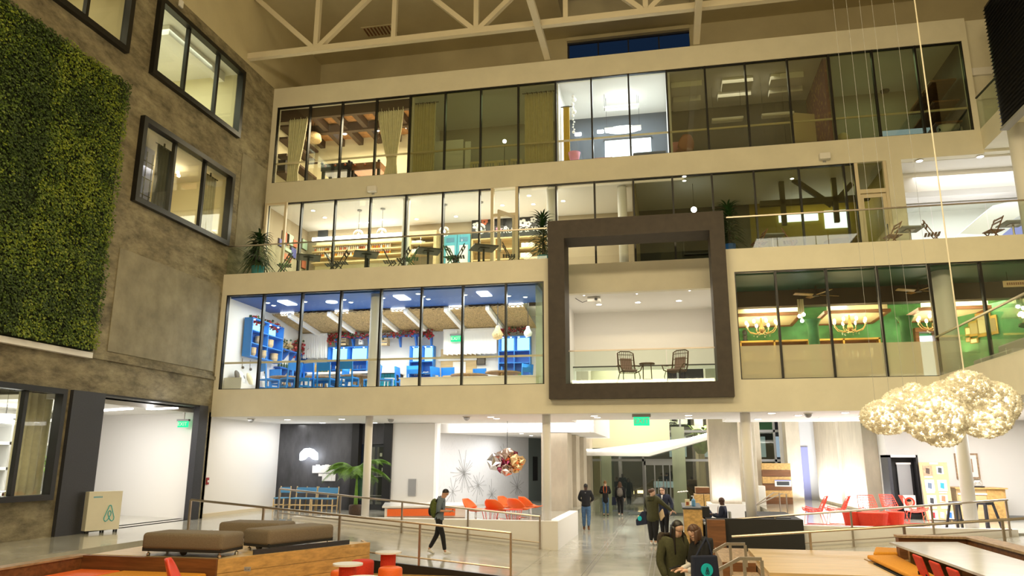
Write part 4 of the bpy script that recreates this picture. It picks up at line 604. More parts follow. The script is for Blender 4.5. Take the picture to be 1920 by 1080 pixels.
for i, (a, l) in enumerate((((575, 480), 'far left under the art panels'), ((686, 476), 'second from the left'), ((803, 470), 'third, left of the blue doors'), ((906, 463), 'fourth, before the open glass door'))):
    p = PZ(a[0], a[1], 9.25); tt = bistro_table('dark square bistro table on the terrace, ' + l) if i == 0 else dup(tt0, (0, 0, 0), None, 'dark square bistro table on the terrace, ' + l)
    if i == 0: tt0 = tt
    x, y = p.x, min(max(p.y, 22.75), 23.6); tt.location = (x, y, 8.5); tt.rotation_euler = (0, 0, .5)
    for s_, w_ in ((-1, 'left'), (1, 'right')):
        l2 = 'dark folding chair %s of the %s terrace table' % (w_, 'first second third fourth'.split()[i])
        c = fold_chair(l2) if (i == 0 and s_ == -1) else dup(fc0, (0, 0, 0), None, l2)
        if i == 0 and s_ == -1: fc0 = c
        c.location = (x+s_*.8, y+s_*.1, 8.5); c.rotation_euler = (0, 0, (-PI/2 if s_ > 0 else PI/2)*-1+.2)
gc = fold_chair('green folding chair beside the third terrace table', 'foldgreen', 'green folding chairs'); gc.location = (PY(774, 480, 22.6).x, 22.6, 8.5); gc.rotation_euler = (0, 0, -1.2)
gc2 = dup(gc, (PY(846, 480, 22.7).x, 22.7, 8.5), 1.3, 'green folding chair before the sky blue doors'); gc3 = dup(gc, (PY(538, 480, 22.6).x, 22.55, 8.5), -1.0, 'green folding chair beside the first terrace table')
# right terrace: wooden folding chairs, small tables
ft = None
for i, (a, l) in enumerate((((1446, 424), 'before the yellow office'), ((1703, 411), 'before the white lounge'), ((1896, 402), 'at the right edge of the picture'))):
    x = PY(a[0], a[1], 23.2).x; l = 'small grey bistro table on the right terrace ' + l
    if ft is None: ft = bistro_table(l, 'grey', 'steel', 'grey terrace tables'); n_ = ft
    else: n_ = dup(ft, (0, 0, 0), None, l)
    n_.location = (x, 23.2, 8.5); n_.rotation_euler = (0, 0, .1); n_.scale = (.8, .8, 1)
wc = None
for i, (a, r, l) in enumerate(((1422, -1.35, 'left of the first grey table'), (1478, 1.35, 'right of the first grey table'), (1672, -1.35, 'before the pale framed door'), (1744, 1.35, 'right of the second grey table'), (1862, -1.35, 'left of the last grey table'))):
    l = 'brown wooden folding chair on the right terrace ' + l; x = PY(a, 420, 22.9).x
    if wc is None: wc = fold_chair(l, 'foldwood', 'brown folding chairs'); n_ = wc
    else: n_ = dup(wc, (0, 0, 0), None, l)
    n_.location = (x, 22.9, 8.5); n_.rotation_euler = (0, 0, r)
# big potted plants on the terrace
def leafplant(name, lab, p, h, r, potm, poth, n=70, droop=.3, seed=1, seg=4, lw=.03, m='leaf'):
    rd = random.Random(seed); t = T(name, lab, 'plant', p); B().lathe([(r*.28, 0), (r*.36, poth)], n=16).build('pot', potm, t); B().lathe([(r*.33, poth-.03), (r*.33, poth-.01)], n=16).build('soil', 'soil', t); B().tube([(0, 0, poth-.1), (.02, 0, poth+h*.4), (0, .02, poth+h*.75)], [.04, .03, .02]).build('stem', 'beamwood', t); b = B()
    for i in range(n):
        k = (i+.5)/n; z0 = poth+h*(.05+.8*k); a = i*2.399+rd.uniform(-.3, .3); l = r*(.75+.5*rd.random())*(1.0-.35*k); up = .15+.9*k**1.5+rd.uniform(-.1, .2); pts = []
        for j in range(seg+1):
            q = j/seg; rr = .03+l*q; pts.append(Vector((rr*math.cos(a), rr*math.sin(a), z0+l*(up*q-droop*1.6*q*q))))
        sd = Vector((-math.sin(a), math.cos(a), .0))
        for j in range(seg):
            w0 = lw*(1-abs(2*j/seg-.7)*.6); w1 = lw*(1-abs(2*(j+1)/seg-.7)*.75) if j < seg-1 else .003; b.add([pts[j]-sd*w0, pts[j]+sd*w0, pts[j+1]+sd*w1, pts[j+1]-sd*w1], [(0, 1, 2, 3)])
    b.build('foliage', m, t); return t
p = PY(463, 512, 22.45); leafplant('terrace_plant', 'drooping dark green plant in a teal pot at the left end of the terrace', (p.x+.12, 22.9, 8.5), 1.3, .62, 'teal', .55, 190, .6, 3, lw=.042)
p = PY(1016, 485, 22.6); leafplant('terrace_plant', 'tall dark green plant in a teal pot left of the black frame', (p.x-.1, 23.4, 8.5), 1.6, .52, 'teal', .55, 170, .35, 5, lw=.036)
p = PY(1367, 460, 22.6); leafplant('terrace_plant', 'tall leafy plant in a blue pot right of the black frame', (p.x+.1, 23.4, 8.5), 1.5, .5, 'blue', .6, 170, .4, 8, lw=.036)
mat('trussreflection', (.055, .045, .014), .6)  # reflections of the roof truss, modelled as solid dark members
for (a, c, l) in (((1470, 325), (1560, 385), 'slanted dark truss reflection built in the yellow office, left half'), ((1560, 385), (1597, 345), 'slanted dark truss reflection built in the yellow office, right half')): tag(B().beam(PY(*a, 25.6), PY(*c, 25.6), .16, .16).build('reflected_brace', 'trussreflection'), l, 'beam', 'dark truss reflections of the yellow office')
tag(B().box(3.4, 25.5, PY(1500, 378, 25.6).z-.1, 6.9, 25.7, PY(1500, 378, 25.6).z+.08).build('reflected_beam', 'trussreflection'), 'dark horizontal truss reflection built across the yellow office', 'beam')
for a, l in (((1465, 350), 'dark upright truss reflection built left in the yellow office'), ((1562, 340), 'dark upright truss reflection built right in the yellow office')): x = PY(*a, 25.6).x; tag(B().box(x-.08, 25.5, 10.3, x+.08, 25.66, 11.85).build('reflected_post', 'trussreflection'), l, 'post', 'dark upright reflections of the yellow office')
for a, c, l in (((1460, 402), (1535, 412), 'white work surface with glow painted in, low in the yellow office'), ((1545, 395), (1592, 425), 'white wall panel with glow painted in, right in the yellow office')): p, q = PY(*a, 27.7), PY(*c, 27.7); tag(B().box(p.x, 27.72, q.z, q.x, 27.79, p.z).build('painted_wall_glow', 'screenw'), l, 'light')  # brightly lit white surfaces drawn as emission, no lamps here
ot = T('oval_table', 'brown oval table at the window of the yellow office', 'table', (PY(1575, 425, 25.6).x, 25.6, 8.5)); B().lathe([(.02, 1.08), (.55, 1.1), (.55, 1.14), (.02, 1.14)], n=20).build('tabletop', 'wood', ot); B().lathe([(.25, 0), (.25, .03), (.05, .06), (.05, 1.1)], n=12).build('pedestal', 'grey', ot)
tv = T('wall_screen', 'dark flat screen on the back wall of the unlit office', 'screen', (PY(1315, 372, 27.6).x, 27.7, 10.0)); B().box(-.75, -.06, 0, .75, 0, .85).build('frame', 'black', tv); B().box(-.7, -.07, .05, .7, -.06, .8).build('screen', 'blackmatte', tv)
dk = T('office_desk', 'dark desk with a monitor in the unlit office behind the black frame', 'desk', (.35, 26.5, 8.5)); B().box(-.9, -.4, .7, .9, .4, .75).build('desktop', 'grey', dk)
for x in (-.85, .85): B().box(x-.03, -.35, 0, x+.03, .35, .7).build('leg', 'frame', dk)
B().box(-.35, -.02, .85, .35, .02, 1.3).build('monitor', 'black', dk); B().box(-.04, -.02, .75, .04, .06, .9).build('monitor_stand', 'black', dk)
p = PY(1281, 331, 25.2); dls(11.85, [(1283, 331), (1283, 339), (1485, 335)], 'small spot in the dark office ceiling, %s from the left', 'dark office spots', .06)
dls(11.85, [(1724, 302), (1838, 294), (1801, 353), (1910, 346)], 'ceiling spot of the white lounge on the right, %s in order', 'white lounge spots', .09)
gc_ = PY(1301, 393, 25.2); tag(B().ball(gc_, .1, n=12).build('globe_sconce', 'bulbw', smooth=True), 'small glowing white globe lamp above the black frame', 'lamp'); B().tube([gc_, (gc_.x, gc_.y, 11.86)], .008, 5).build('cord', 'frame', bpy.data.objects['globe_sconce'])
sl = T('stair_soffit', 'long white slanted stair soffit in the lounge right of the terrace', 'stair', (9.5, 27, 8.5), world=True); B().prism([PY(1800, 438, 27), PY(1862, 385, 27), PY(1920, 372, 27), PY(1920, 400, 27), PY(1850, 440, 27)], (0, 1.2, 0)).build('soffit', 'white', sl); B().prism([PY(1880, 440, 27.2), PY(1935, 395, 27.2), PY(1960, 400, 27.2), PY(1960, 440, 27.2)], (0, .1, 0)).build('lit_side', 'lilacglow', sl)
# ================================================================ BLUE ROOM (LEVEL TWO)
ORD = 'first second third fourth fifth sixth seventh eighth ninth tenth eleventh twelfth thirteenth fourteenth fifteenth sixteenth seventeenth eighteenth'.split()
for i, (a, r_, c) in enumerate((((520, 564), (541, 564), (553, 571)), ((737, 554), (759, 554), (772, 561)), ((893, 547), (915, 547), (926, 554)))):
    p, q, u_ = PZ(*a, 7.82), PZ(*c, 7.82), PZ(*r_, 7.82); tag(B().box(p.x, min(p.y, q.y), 7.79, u_.x, max(p.y, q.y), 7.84).build('ceiling_light_panel', 'panelight'), 'square white light panel in the blue ceiling, %s from the left' % ORD[i], 'light', 'square panels of the blue ceiling')
dls(7.83, [(502, 568), (513, 573), (572, 566), (645, 562), (658, 567), (718, 559), (784, 551), (793, 556), (803, 561), (872, 553), (954, 555), (985, 557)], 'small spot in the blue ceiling, %s from the left', 'blue ceiling spots', .06)
p = PZ(622, 566, 7.82); tag(B().disc((p.x, p.y, 7.8), .2, 20, .03).build('ceiling_speaker_disc', 'panelight'), 'round white disc in the blue ceiling above the first tables', 'light')
# pergola: reed mats on sloping white rafters
RA, RB = Vector((0, 24.9, 7.78)), Vector((0, 27.6, 7.45))
xs = [PY(a, 590, 25.5).x for a in (497, 560, 632, 716, 772, 846, 922, 990)]
xs[0] = max(xs[0], -14.3)
for i, (a, c) in enumerate(zip(xs, xs[1:])):
    t = T('reed_mat', 'straw reed mat of the pergola in the blue room, %s bay from the left' % ORD[i], 'mat', (a, 25, 7.7), world=True, group='pergola reed mats'); rd = random.Random(i)
    B().grid(lambda u, v, a=a, c=c: (a+.1+(c-a-.15)*u, RA.y+(RB.y-RA.y)*v, RA.z-.03+(RB.z-RA.z)*v+.015*math.sin(u*40+v*9)), 24, 8).build('mat_sheet', 'thatch', t, solid=.02)
    b = B()
    for k in range(26): v = (k+.5)/26; b.box(a+.1, RA.y+(RB.y-RA.y)*v-.012, RA.z-.065+(RB.z-RA.z)*v, c-.05, RA.y+(RB.y-RA.y)*v+.012, RA.z-.05+(RB.z-RA.z)*v)
    b.build('reeds', 'thatch', t, kind='stuff')
for i, x in enumerate(xs[1:-1]):
    tag(B().beam((x, 24.8, 7.68), (x, 27.6, 7.34), .13, .16).build('pergola_rafter', 'white'), 'white sloping pergola rafter in the blue room, %s from the left' % ORD[i], 'beam', 'white pergola rafters')
for i in range(14):
    x = -13.9+i*.72; tag(B().box(x, 24.95, 7.72, x+.5, 25.05, 7.86).build('slot_grille', 'beamwood' if i % 3 else 'panelight'), 'short grille segment between blue ceiling and reed mats, %s from the left' % ORD[i], 'grille', 'grille segments above the pergola')
# fringe valance of the back wall
for i, (a, c, l) in enumerate(((494, 618, 'left of the bar shelves'), (835, 933, 'above the open doorway'))):
    p, q = PY(a, 615, 27.5), PY(c, 655, 27.5); b = B(); n = 46
    for k in range(n): x = p.x+(q.x-p.x)*k/n; b.prism([(x, 27.25, 7.35), (x+.06, 27.25, 7.35), (x+.055, 27.3+.02*(k % 3), 6.45-.02*(k % 4)), (x+.01, 27.3+.02*(k % 3), 6.45)], (0, .02, 0))
    o = T('fringe_valance', 'white rope fringe in the blue room ' + l, 'valance', (p.x, 27.3, 6.4), world=True); B().box(p.x, 27.22, 7.33, q.x, 27.3, 7.4).build('rod', 'white', o); b.build('fringe', 'white', o, kind='stuff')
def bluecab(loc, rz, wd, rows, lab, dep=.32, glassrow=True, legs=False):
    t = T('blue_wall_cabinet', lab, 'cabinet', loc, rz); h = sum(rows); m = 'blue'
    B().box(-wd/2+.03, dep-.02, 0, wd/2-.03, dep-.001, h).build('back_panel', m, t)
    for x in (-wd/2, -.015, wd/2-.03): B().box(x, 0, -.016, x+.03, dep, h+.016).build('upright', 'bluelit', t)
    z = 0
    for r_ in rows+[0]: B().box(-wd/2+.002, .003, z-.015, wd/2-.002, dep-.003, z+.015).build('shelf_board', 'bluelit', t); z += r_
    if glassrow:
        for s_ in (-1, 1): B().box(s_*wd/4-wd*.2, dep-.04, h-rows[-1]+.03, s_*wd/4+wd*.2, dep-.03, h-.03).build('lit_back', 'bluelightm', t)
        for k in range(4): B().disc((-wd/2+wd*(k+.5)/4, .1, h-.03), .03, 8, .01).build('spot', 'downlight', t)
    return t
lw = XW+.13
c1 = bluecab((lw+.04, 25.0, 6.05), PI/2*-1+PI, 2.2, [.45, .45, .42], 'blue wall cabinet with lit top shelf on the left wall of the blue room'); c1.location = (lw+.40, 24.35, 6.0); c1.rotation_euler = (0, 0, PI/2)
c2 = bluecab((PY(650, 670, 27.3).x, 27.35, 5.6), 0, PY(694, 680, 27.3).x-PY(619, 680, 27.3).x, [.35, .35, .55], 'blue bar cabinet with glasses left of the white column in the blue room')
c3 = bluecab((PY(789, 670, 27.3).x, 27.35, 5.3), 0, PY(811, 680, 27.3).x-PY(766, 680, 27.3).x, [.45, .45, .6], 'narrow blue bar cabinet with glasses in the middle of the blue room')
c4 = bluecab((PY(962, 670, 27.0).x, 27.2, 5.5), 0, PY(990, 680, 27.0).x-PY(930, 680, 27.0).x, [.55, .45, .55], 'wide blue cabinet with fruit at the right end of the blue room')
gl0 = None
for ci, c in enumerate((c2, c3)):
    for rr in range(2):
        for k in range(9):
            wd = 1.2 if ci == 0 else .75; x = c.location.x-wd/2+.1+k*(wd-.15)/8; z = c.location.z+.36*rr+.02
            if gl0 is None: gl0 = T('drinking_glass', 'clear drinking glass on a blue bar cabinet shelf', 'glass', (x, 27.45, z), group='glasses on the bar shelves'); B().lathe([(.025, 0), (.035, .14), (.032, .14), (.022, .01)], n=8).build('body', 'glassbulb', gl0)
            else: dup(gl0, (x, 27.45, z))
def fruit(n, p, m, r, lab, grp='fruit on the blue shelf'): t = T(n, lab, 'fruit', p, group=grp); B().ball((0, 0, r), r, n=10).build('body', m, t, smooth=True); B().tube([(0, 0, 2*r-.01), (.01, 0, 2*r+.04)], .01, 5).build('stem', 'beamwood', t)
mat('fruitgreen', (.12, .30, .04), .5); mat('fruitorange', (.62, .26, .06), .5)
for k, (dx, m) in enumerate(((-.45, 'fruitgreen'), (-.3, 'fruitgreen'), (-.1, 'fruitorange'), (.02, 'fruitorange'), (.2, 'fruitgreen'))): fruit('melon', (c4.location.x+dx, 27.35, 5.52), m, .1, '%s round fruit on the lowest shelf of the wide blue cabinet, %s from the left' % ('green' if m == 'fruitgreen' else 'orange', ORD[k]))
# left wall cabinet goods, bracket shelves
bk0 = None
for k in range(5):
    x, y, z = lw+.25, 23.6+k*.38, 6.03+(.45 if k in (1, 3) else 0); l = 'woven basket inside the blue cabinet of the left wall, %s from the window' % ORD[k]
    if bk0 is None: bk0 = T('woven_basket', l, 'basket', (x, y, z), group='baskets in the blue cabinet'); B().lathe([(.1, 0), (.14, .1), (.13, .26), (.11, .26), (.1, .03)], n=12).build('body', 'kraft', bk0); B().lathe([(.135, .25), (.145, .27), (.13, .29)], n=12).build('rim', 'woodpale', bk0)
    else: dup(bk0, (x, y, z), None, l)
for k, z in enumerate((5.85, 6.55)):
    t = T('bracket_shelf', 'long blue shelf on triangular brackets on the left wall, %s one' % ('lower' if k == 0 else 'upper'), 'shelf', (lw, 26.6, z), world=True); B().box(lw, 25.55, z, lw+.3, 27.75, z+.05).build('shelf_board', 'blue', t)
    for i in range(5): y = 25.65+i*.5; B().prism([(lw, y, z), (lw+.28, y, z), (lw+.28, y, z-.05), (lw+.06, y, z-.32), (lw, y, z-.32)], (0, .05, 0)).build('bracket', 'blue', t)
items = []
bt0 = None
for k in range(10):
    y = 25.7+k*.2; l = 'small dark bottle on the lower bracket shelf of the blue room, %s from the window' % ORD[k]
    if bt0 is None: bt0 = T('bottle', l, 'bottle', (lw+.15, y, 5.9), group='bottles on the bracket shelf'); B().lathe([(.04, 0), (.045, .02), (.045, .14), (.015, .2), (.015, .26)], n=8).build('body', 'greendark', bt0); B().lathe([(.018, .25), (.018, .28)], n=8).build('cap', 'gold', bt0)
    else: dup(bt0, (lw+.15, y, 5.9), None, l, None, (1, 1, .75+.08*(k % 5)))
def floral(name, lab, pts, r, m='redflower', n=260, seed=3, leaf='leaf'):
    rd = random.Random(seed); t = T(name, lab, 'garland', pts[0], world=True); B().tube(pts, .02, 5).build('vine', 'beamwood', t); b = B(); b2 = B()
    for i in range(n):
        k = rd.random()*(len(pts)-1); j = int(k); p = Vector(pts[j]).lerp(Vector(pts[j+1]), k-j)+Vector((rd.gauss(0, r), rd.gauss(0, r*.5), rd.gauss(0, r))); p.x = max(p.x, -14.28); s_ = rd.uniform(.02, .05); a = Vector((rd.gauss(0, 1), rd.gauss(0, 1), rd.gauss(0, 1))).normalized()*s_; c = a.orthogonal().normalized()*s_
        (b if rd.random() < .75 else b2).add([p-a-c, p+a-c, p+a+c, p-a+c], [(0, 1, 2, 3)])
    b.build('flowers', m, t, kind='stuff'); b2.build('leaves', leaf, t, kind='stuff')
floral('flower_garland', 'red flower garland on top of the blue cabinet of the left wall', [(lw+.2, 23.4, 7.32), (lw+.2, 24.4, 7.35), (lw+.2, 25.4, 7.32)], .07)
floral('flower_garland', 'red flower bunch on the upper bracket shelf of the blue room', [(lw+.2, 26.7, 6.75), (lw+.2, 27.0, 6.9), (lw+.2, 27.2, 6.75)], .12, n=200)
floral('dry_bouquet', 'brown dried flowers on the upper bracket shelf of the blue room', [(lw+.2, 25.7, 6.7), (lw+.2, 26.0, 6.8), (lw+.2, 26.3, 6.7)], .1, 'thatch', 160)
G = [PY(620, 640, 27.1), PY(622, 632, 27.1), PY(640, 628, 27.1), PY(690, 630, 27.1), PY(740, 627, 27.1), PY(800, 624, 27.1), PY(808, 628, 27.1)]
floral('flower_garland', 'long red flower garland over the bar shelf of the blue room', G, .06, n=520, seed=9)
floral('flower_garland', 'red flower garland above the wide blue cabinet at the right', [PY(936, 624, 27.1), PY(960, 619, 27.1), PY(985, 618, 27.1)], .06, n=180, seed=4)
bs = T('bar_shelf', 'dark blue bracket shelf above the bar under the garland', 'shelf', (-8, 27.3, 6.9), world=True); a_, c_ = PY(625, 630, 27.3), PY(811, 628, 27.3); B().box(a_.x, 27.15, a_.z-.1, c_.x, 27.5, a_.z-.04).build('shelf_board', 'blue', bs)
for x in (a_.x+.1, PY(660, 630, 27.3).x, PY(690, 630, 27.3).x, PY(748, 630, 27.3).x, PY(778, 630, 27.3).x, c_.x-.1): B().prism([(x, 27.2, a_.z-.1), (x, 27.5, a_.z-.1), (x, 27.5, a_.z-.5), (x, 27.42, a_.z-.5)], (.06, 0, 0)).build('bracket', 'blue', bs)
for i, (a, l) in enumerate(((642, 'left'), (719, 'right'))):
    p = PY(a, 642, 27.3); t = T('wooden_crate', 'small wooden bottle crate on the bar cabinet, %s one' % l, 'crate', (p.x, 27.35, p.z-.12)); 
    for z in (.02, .13, .22): B().box(-.2, -.12, z, .2, -.1, z+.06).build('slat', 'woodpale', t)
    for x in (-.2, .18): B().box(x, -.12, 0, x+.02, .12, .28).build('side', 'woodpale', t)
    B().box(-.2, -.12, 0, .2, .12, .02).build('base', 'woodpale', t)
lt = T('bird_house', 'small white bird house on the bar cabinet under the garland', 'ornament', PY(676, 641, 27.3)); B().prism([(-.08, 0, -.1), (.08, 0, -.1), (.08, 0, .05), (0, 0, .15), (-.08, 0, .05)], (0, .12, 0)).build('body', 'white', lt); B().disc((0, -.005, 0), .03, 8, .02).build('hole', 'black', lt)
# tiled bar, stools, crates
br = T('tiled_bar', 'white topped bar with teal tile front in the middle of the blue room', 'bar', (-9.8, 26.2, 4.45), world=True); a_, c_ = PY(680, 700, 26.2).x, PY(747, 700, 26.2).x; B().box(a_, 26.05, 4.66, c_, 26.75, 5.62).build('body', 'cloth_navy', br); B().box(PY(578, 700, 26).x, 25.9, 5.62, c_+.06, 26.85, 5.7).build('worktop', 'whitetop', br)
b = B()
for i in range(int((c_-a_)/.115)):
    for k in range(10): b.box(a_+.01+i*.115, 26.03, 4.48+k*.113, a_+.11+i*.115, 26.05, 4.58+k*.113)
b.build('tiles', 'teal', br, kind='stuff'); B().box(PY(578, 700, 26).x, 26.2, 4.66, a_, 26.7, 5.62).build('rear_body', 'white', br)
def stool_b(loc, lab):
    t = T('bar_stool', lab, 'stool', loc, group='white bar stools at the tiled bar'); B().box(-.17, -.17, .68, .17, .17, .72).build('seat', 'white', t)
    for sx in (-1, 1):
        for sy in (-1, 1): B().beam((sx*.18, sy*.18, 0), (sx*.15, sy*.15, .68), .03, .03).build('leg', 'white', t)
    for sy in (-.17, .17): B().box(-.17, sy-.012, .25, .17, sy+.012, .28).build('stretcher', 'white', t)
    return t
for i, a in enumerate((637, 662, 690, 732)): stool_b((PY(a, 715, 25.6).x, 25.6, 4.66), 'white bar stool before the tiled bar, %s from the left' % ORD[i])
for i, a in enumerate((606, 647)):
    p = PY(a, 683, 26.3); t = T('bottle_crate', 'brown wooden bottle crate on the bar worktop, %s one' % ('left' if i == 0 else 'right'), 'crate', (p.x, 26.3, 5.70)); B().box(-.28, .1, 0, .28, .13, .32).build('back', 'wood', t); B().box(-.28, -.13, 0, .28, .13, .02).build('base', 'wood', t)
    for x in (-.28, .26): B().box(x, -.13, 0, x+.02, .13, .32).build('side', 'wood', t)
    for k in range(4): dup(bt0, (p.x-.18+k*.12, 26.25, 5.72), None, 'small bottle in the brown crate on the bar, %s crate, %s from the left' % (('left', 'right')[i], ORD[k]))
# tables and blue chairs
def bluechair(lab, s=1):
    t = T('blue_chair', lab, 'chair', (0, 0, 0), 0, 'blue painted chairs'); m = 'bluechair'; B().box(-.23, -.22, .43, .23, .22, .47).build('seat', m, t)
    for sx in (-.21, .21): B().box(sx-.02, -.22, 0, sx+.02, -.18, .43).build('leg', m, t); B().beam((sx, .20, 0), (sx, .28, .92), .04, .04).build('leg', m, t); B().box(sx-.012, -.2, .2, sx+.012, .2, .24).build('stretcher', m, t)
    B().cbox((0, .26, .80), .44, .025, .24, 0, -.08).build('backrest', m, t); B().box(-.2, -.21, .2, .2, -.185, .24).build('stretcher', m, t); B().box(-.21, -.21, .36, .21, -.19, .43).build('apron', m, t)
    return t
def roundtab(loc, r, lab, h=.74):
    t = T('round_table', lab, 'table', loc, group='round wooden tables'); B().lathe([(r, h-.04), (r, h)], n=24).build('tabletop', 'woodgrey', t)
    for k in range(6): a = k*PI/3; B().beam((.32*math.cos(a), .32*math.sin(a), 0), (.12*math.cos(a+.4), .12*math.sin(a+.4), h-.04), .05, .05).build('leg', 'woodpale', t)
    B().lathe([(.16, .3), (.16, .34)], n=12).build('brace', 'woodpale', t); return t
tabs = [(536, 24.7, .55, 'round wooden table in the second pane of the blue room'), (602, 25.0, .6, 'round wooden table in the third pane of the blue room'), (672, 24.8, .6, 'round wooden table in the fourth pane of the blue room'), (880, 25.2, .65, 'round wooden table in the seventh pane of the blue room'), (943, 24.6, .6, 'round wooden table in the last pane of the blue room')]
for a, y, r, l in tabs: roundtab((PY(a, 700, y).x, y, 4.66), r, l)
bc = None
for i, (a, y, rz) in enumerate(((506, 23.6, 2.6), (526, 25.3, 3.0), (545, 23.4, -2.2), (563, 25.8, 2.2), (570, 23.5, .2), (590, 23.9, 2.8), (614, 23.8, 3.1), (634, 24.9, -1.6), (655, 23.5, 3.1), (697, 24.4, -1.3), (723, 24.3, 2.0), (760, 25.2, 1.6), (781, 25.2, 3.1), (828, 25.3, 1.2), (846, 25.9, 3.0), (905, 26.4, 3.0), (925, 25.9, -1.4), (978, 25.3, -2.2))):
    l = 'blue wooden chair in the blue room, %s from the left' % ORD[i]; z = 4.66
    if bc is None: bc = bluechair(l); n_ = bc
    else: n_ = dup(bc, (0, 0, 0), None, l)
    n_.location = (PY(a, 700, y).x, y, z); n_.rotation_euler = (0, 0, rz); n_.scale = (1.1, 1.1, 1.16)
# white bench with cushions
wbn = T('white_wall_bench', 'white built bench with pillows at the left end of the blue room', 'bench', (-14, 24.4, 4.66), world=True); B().box(-14.33, 22.5, 4.66, -13.75, 26.4, 4.98).build('seat', 'white', wbn); B().box(-14.33, 22.4, 4.66, -13.7, 22.5, 5.15).build('end_panel', 'white', wbn)
for i, (y, m, l) in enumerate(((22.85, 'cloth_grey', 'dark grey pillow at the near end of the white bench'), (23.1, 'paper', 'white patterned pillow second on the white bench'), (23.6, 'cream', 'cream pillow third on the white bench'), (24.6, 'paper', 'striped white pillow farthest on the white bench'))):
    t = T('pillow', l, 'pillow', (-14.12, y, 5.2), .3, group='pillows on the white bench'); R = Matrix.Rotation(-.35, 3, 'Y'); B().ball((0, 0, .02), .08, .24, .24, 14, R).build('cover', m, t, smooth=True); B().cbox((.075, 0, .04), .01, .1, .1, 0, 0, -.35).build('motif', 'cloth_grey' if m == 'paper' else 'cream', t)
for i, y in enumerate((23.4, 23.9, 24.4, 24.9)): t = T('wall_hook_dipper', 'dark utensil hanging on the white left wall under the blue cabinet, %s from the window' % ORD[i], 'utensil', (lw+.03, y, 5.75), group='utensils hung on the white wall'); B().tube([(0, 0, .18), (0, .03, -.1)], .012, 5).build('handle', 'steel', t); B().ball((.02, .04, -.14), .05, n=8).build('bowl', 'cloth_grey', t)
# basket pendants, exit sign, doorway
def bpend(p, r, lit, lab): t = T('basket_pendant', lab, 'lamp', p); B().lathe([(.05, r*1.5), (r*.45, r*1.1), (r*.45, r*.9), (r, .0), (r*.75, -r*.7), (r*.2, -r*.9)], n=16).build('basket_shade', 'thatch' if lit else 'paper', t, smooth=True); B().ball((0, 0, -.05), r*.5, n=10).build('bulb', 'bulb', t); B().tube([(0, 0, r*1.5), (0, 0, 7.8-p.z)], .012, 5).build('cord', 'frame', t)
bpend(PY(933, 627, 24.6), .2, 1, 'round woven basket pendant glowing at the right of the blue room'); bpend(PY(990, 624, 24.7), .15, 0, 'white globe pendant at the right end of the blue room')
def exit_sign(p, lab, s=1.0, top=.32):
    t = T('exit_sign', lab, 'sign', p); B().box(-.22*s, -.03, -.12*s, .22*s, .03, .12*s).build('face', 'exitgreen', t); B().box(-.26*s, -.05, .12*s, .26*s, .05, .2*s).build('housing', 'grey', t); text('lettering', 'EXIT', .2*s, t, 'paper', (0, -.04, 0), RF, .003); B().box(-.03, -.02, .2*s, .03, .02, top).build('mount', 'white', t); return t
exit_sign(PY(855, 635, 27.16), 'green lit EXIT sign inside the blue room', .9)
exit_sign(PY(1203, 790, 22.9), 'green lit EXIT sign under the ceiling at the hall entrance', 1.05, 3.88-PY(1203, 790, 22.9).z)
dw = SE('door_7', (PY(870, 690, 27.7).x, 27.75, 4.66)); a_, c_ = PY(826, 690, 27.75).x, PY(893, 690, 27.75).x; S('opening', 'woodpale', B().box(a_, 27.74, 4.66, c_, 27.8, PY(860, 654, 27.75).z), dw); S('door_leaf', 'white', B().box((a_+c_)/2-.2, 27.7, 4.66, (a_+c_)/2+.3, 27.74, 6.2), dw); S('frame', 'white', B().box(a_-.08, 27.7, 6.25, c_+.08, 27.76, 6.4), dw)
pf = T('small_picture', 'small framed picture on the blue room wall right of the doorway', 'picture', PY(902, 677, 27.7)); B().box(-.17, 0, -.14, .17, .03, .14).build('frame', 'frame', pf); B().box(-.14, -.01, -.11, .14, 0, .11).build('print', 'cloth_grey', pf)
cnt = T('low_white_wall', 'white low counter wall at the right end of the blue room', 'counter', (PY(890, 715, 24).x, 23.6, 4.66)); B().box(-2.4, -.1, 0, 2.2, .1, .46).build('body', 'white', cnt); B().box(-2.45, -.14, .46, 2.25, .14, .5).build('top', 'whitetop', cnt)
# ================================================================ BLACK FRAME AND ALCOVE
FX = [PY(1026, 416, 21.75), PY(1352, 394, 21.75), PY(1382, 742, 21.75), PY(1030, 749, 21.75)]; IX = [PY(1061, 448, 21.75), PY(1326, 430, 21.75), PY(1351, 715, 21.75), PY(1057, 719, 21.75)]
x0, x1, z0, z1 = (FX[0].x+FX[3].x)/2, (FX[1].x+FX[2].x)/2, (FX[2].z+FX[3].z)/2, (FX[0].z+FX[1].z)/2; a0, a1, c0, c1_ = (IX[0].x+IX[3].x)/2, (IX[1].x+IX[2].x)/2, (IX[2].z+IX[3].z)/2, (IX[0].z+IX[1].z)/2
bf = T('black_box_frame', 'huge dark brown square box frame projecting from the white facade', 'frame', (x0, 22, z0), world=True)
B().box(x0, 21.75, z0, x1, 22.8, c0).build('bottom_member', 'boxframe', bf); B().box(x0, 21.75, c1_, x1, 22.8, z1).build('top_member', 'boxframe', bf); B().box(x0, 21.75, c0, a0, 22.8, c1_).build('left_member', 'boxframe', bf); B().box(a1, 21.75, c0, x1, 22.8, c1_).build('right_member', 'boxframe', bf)
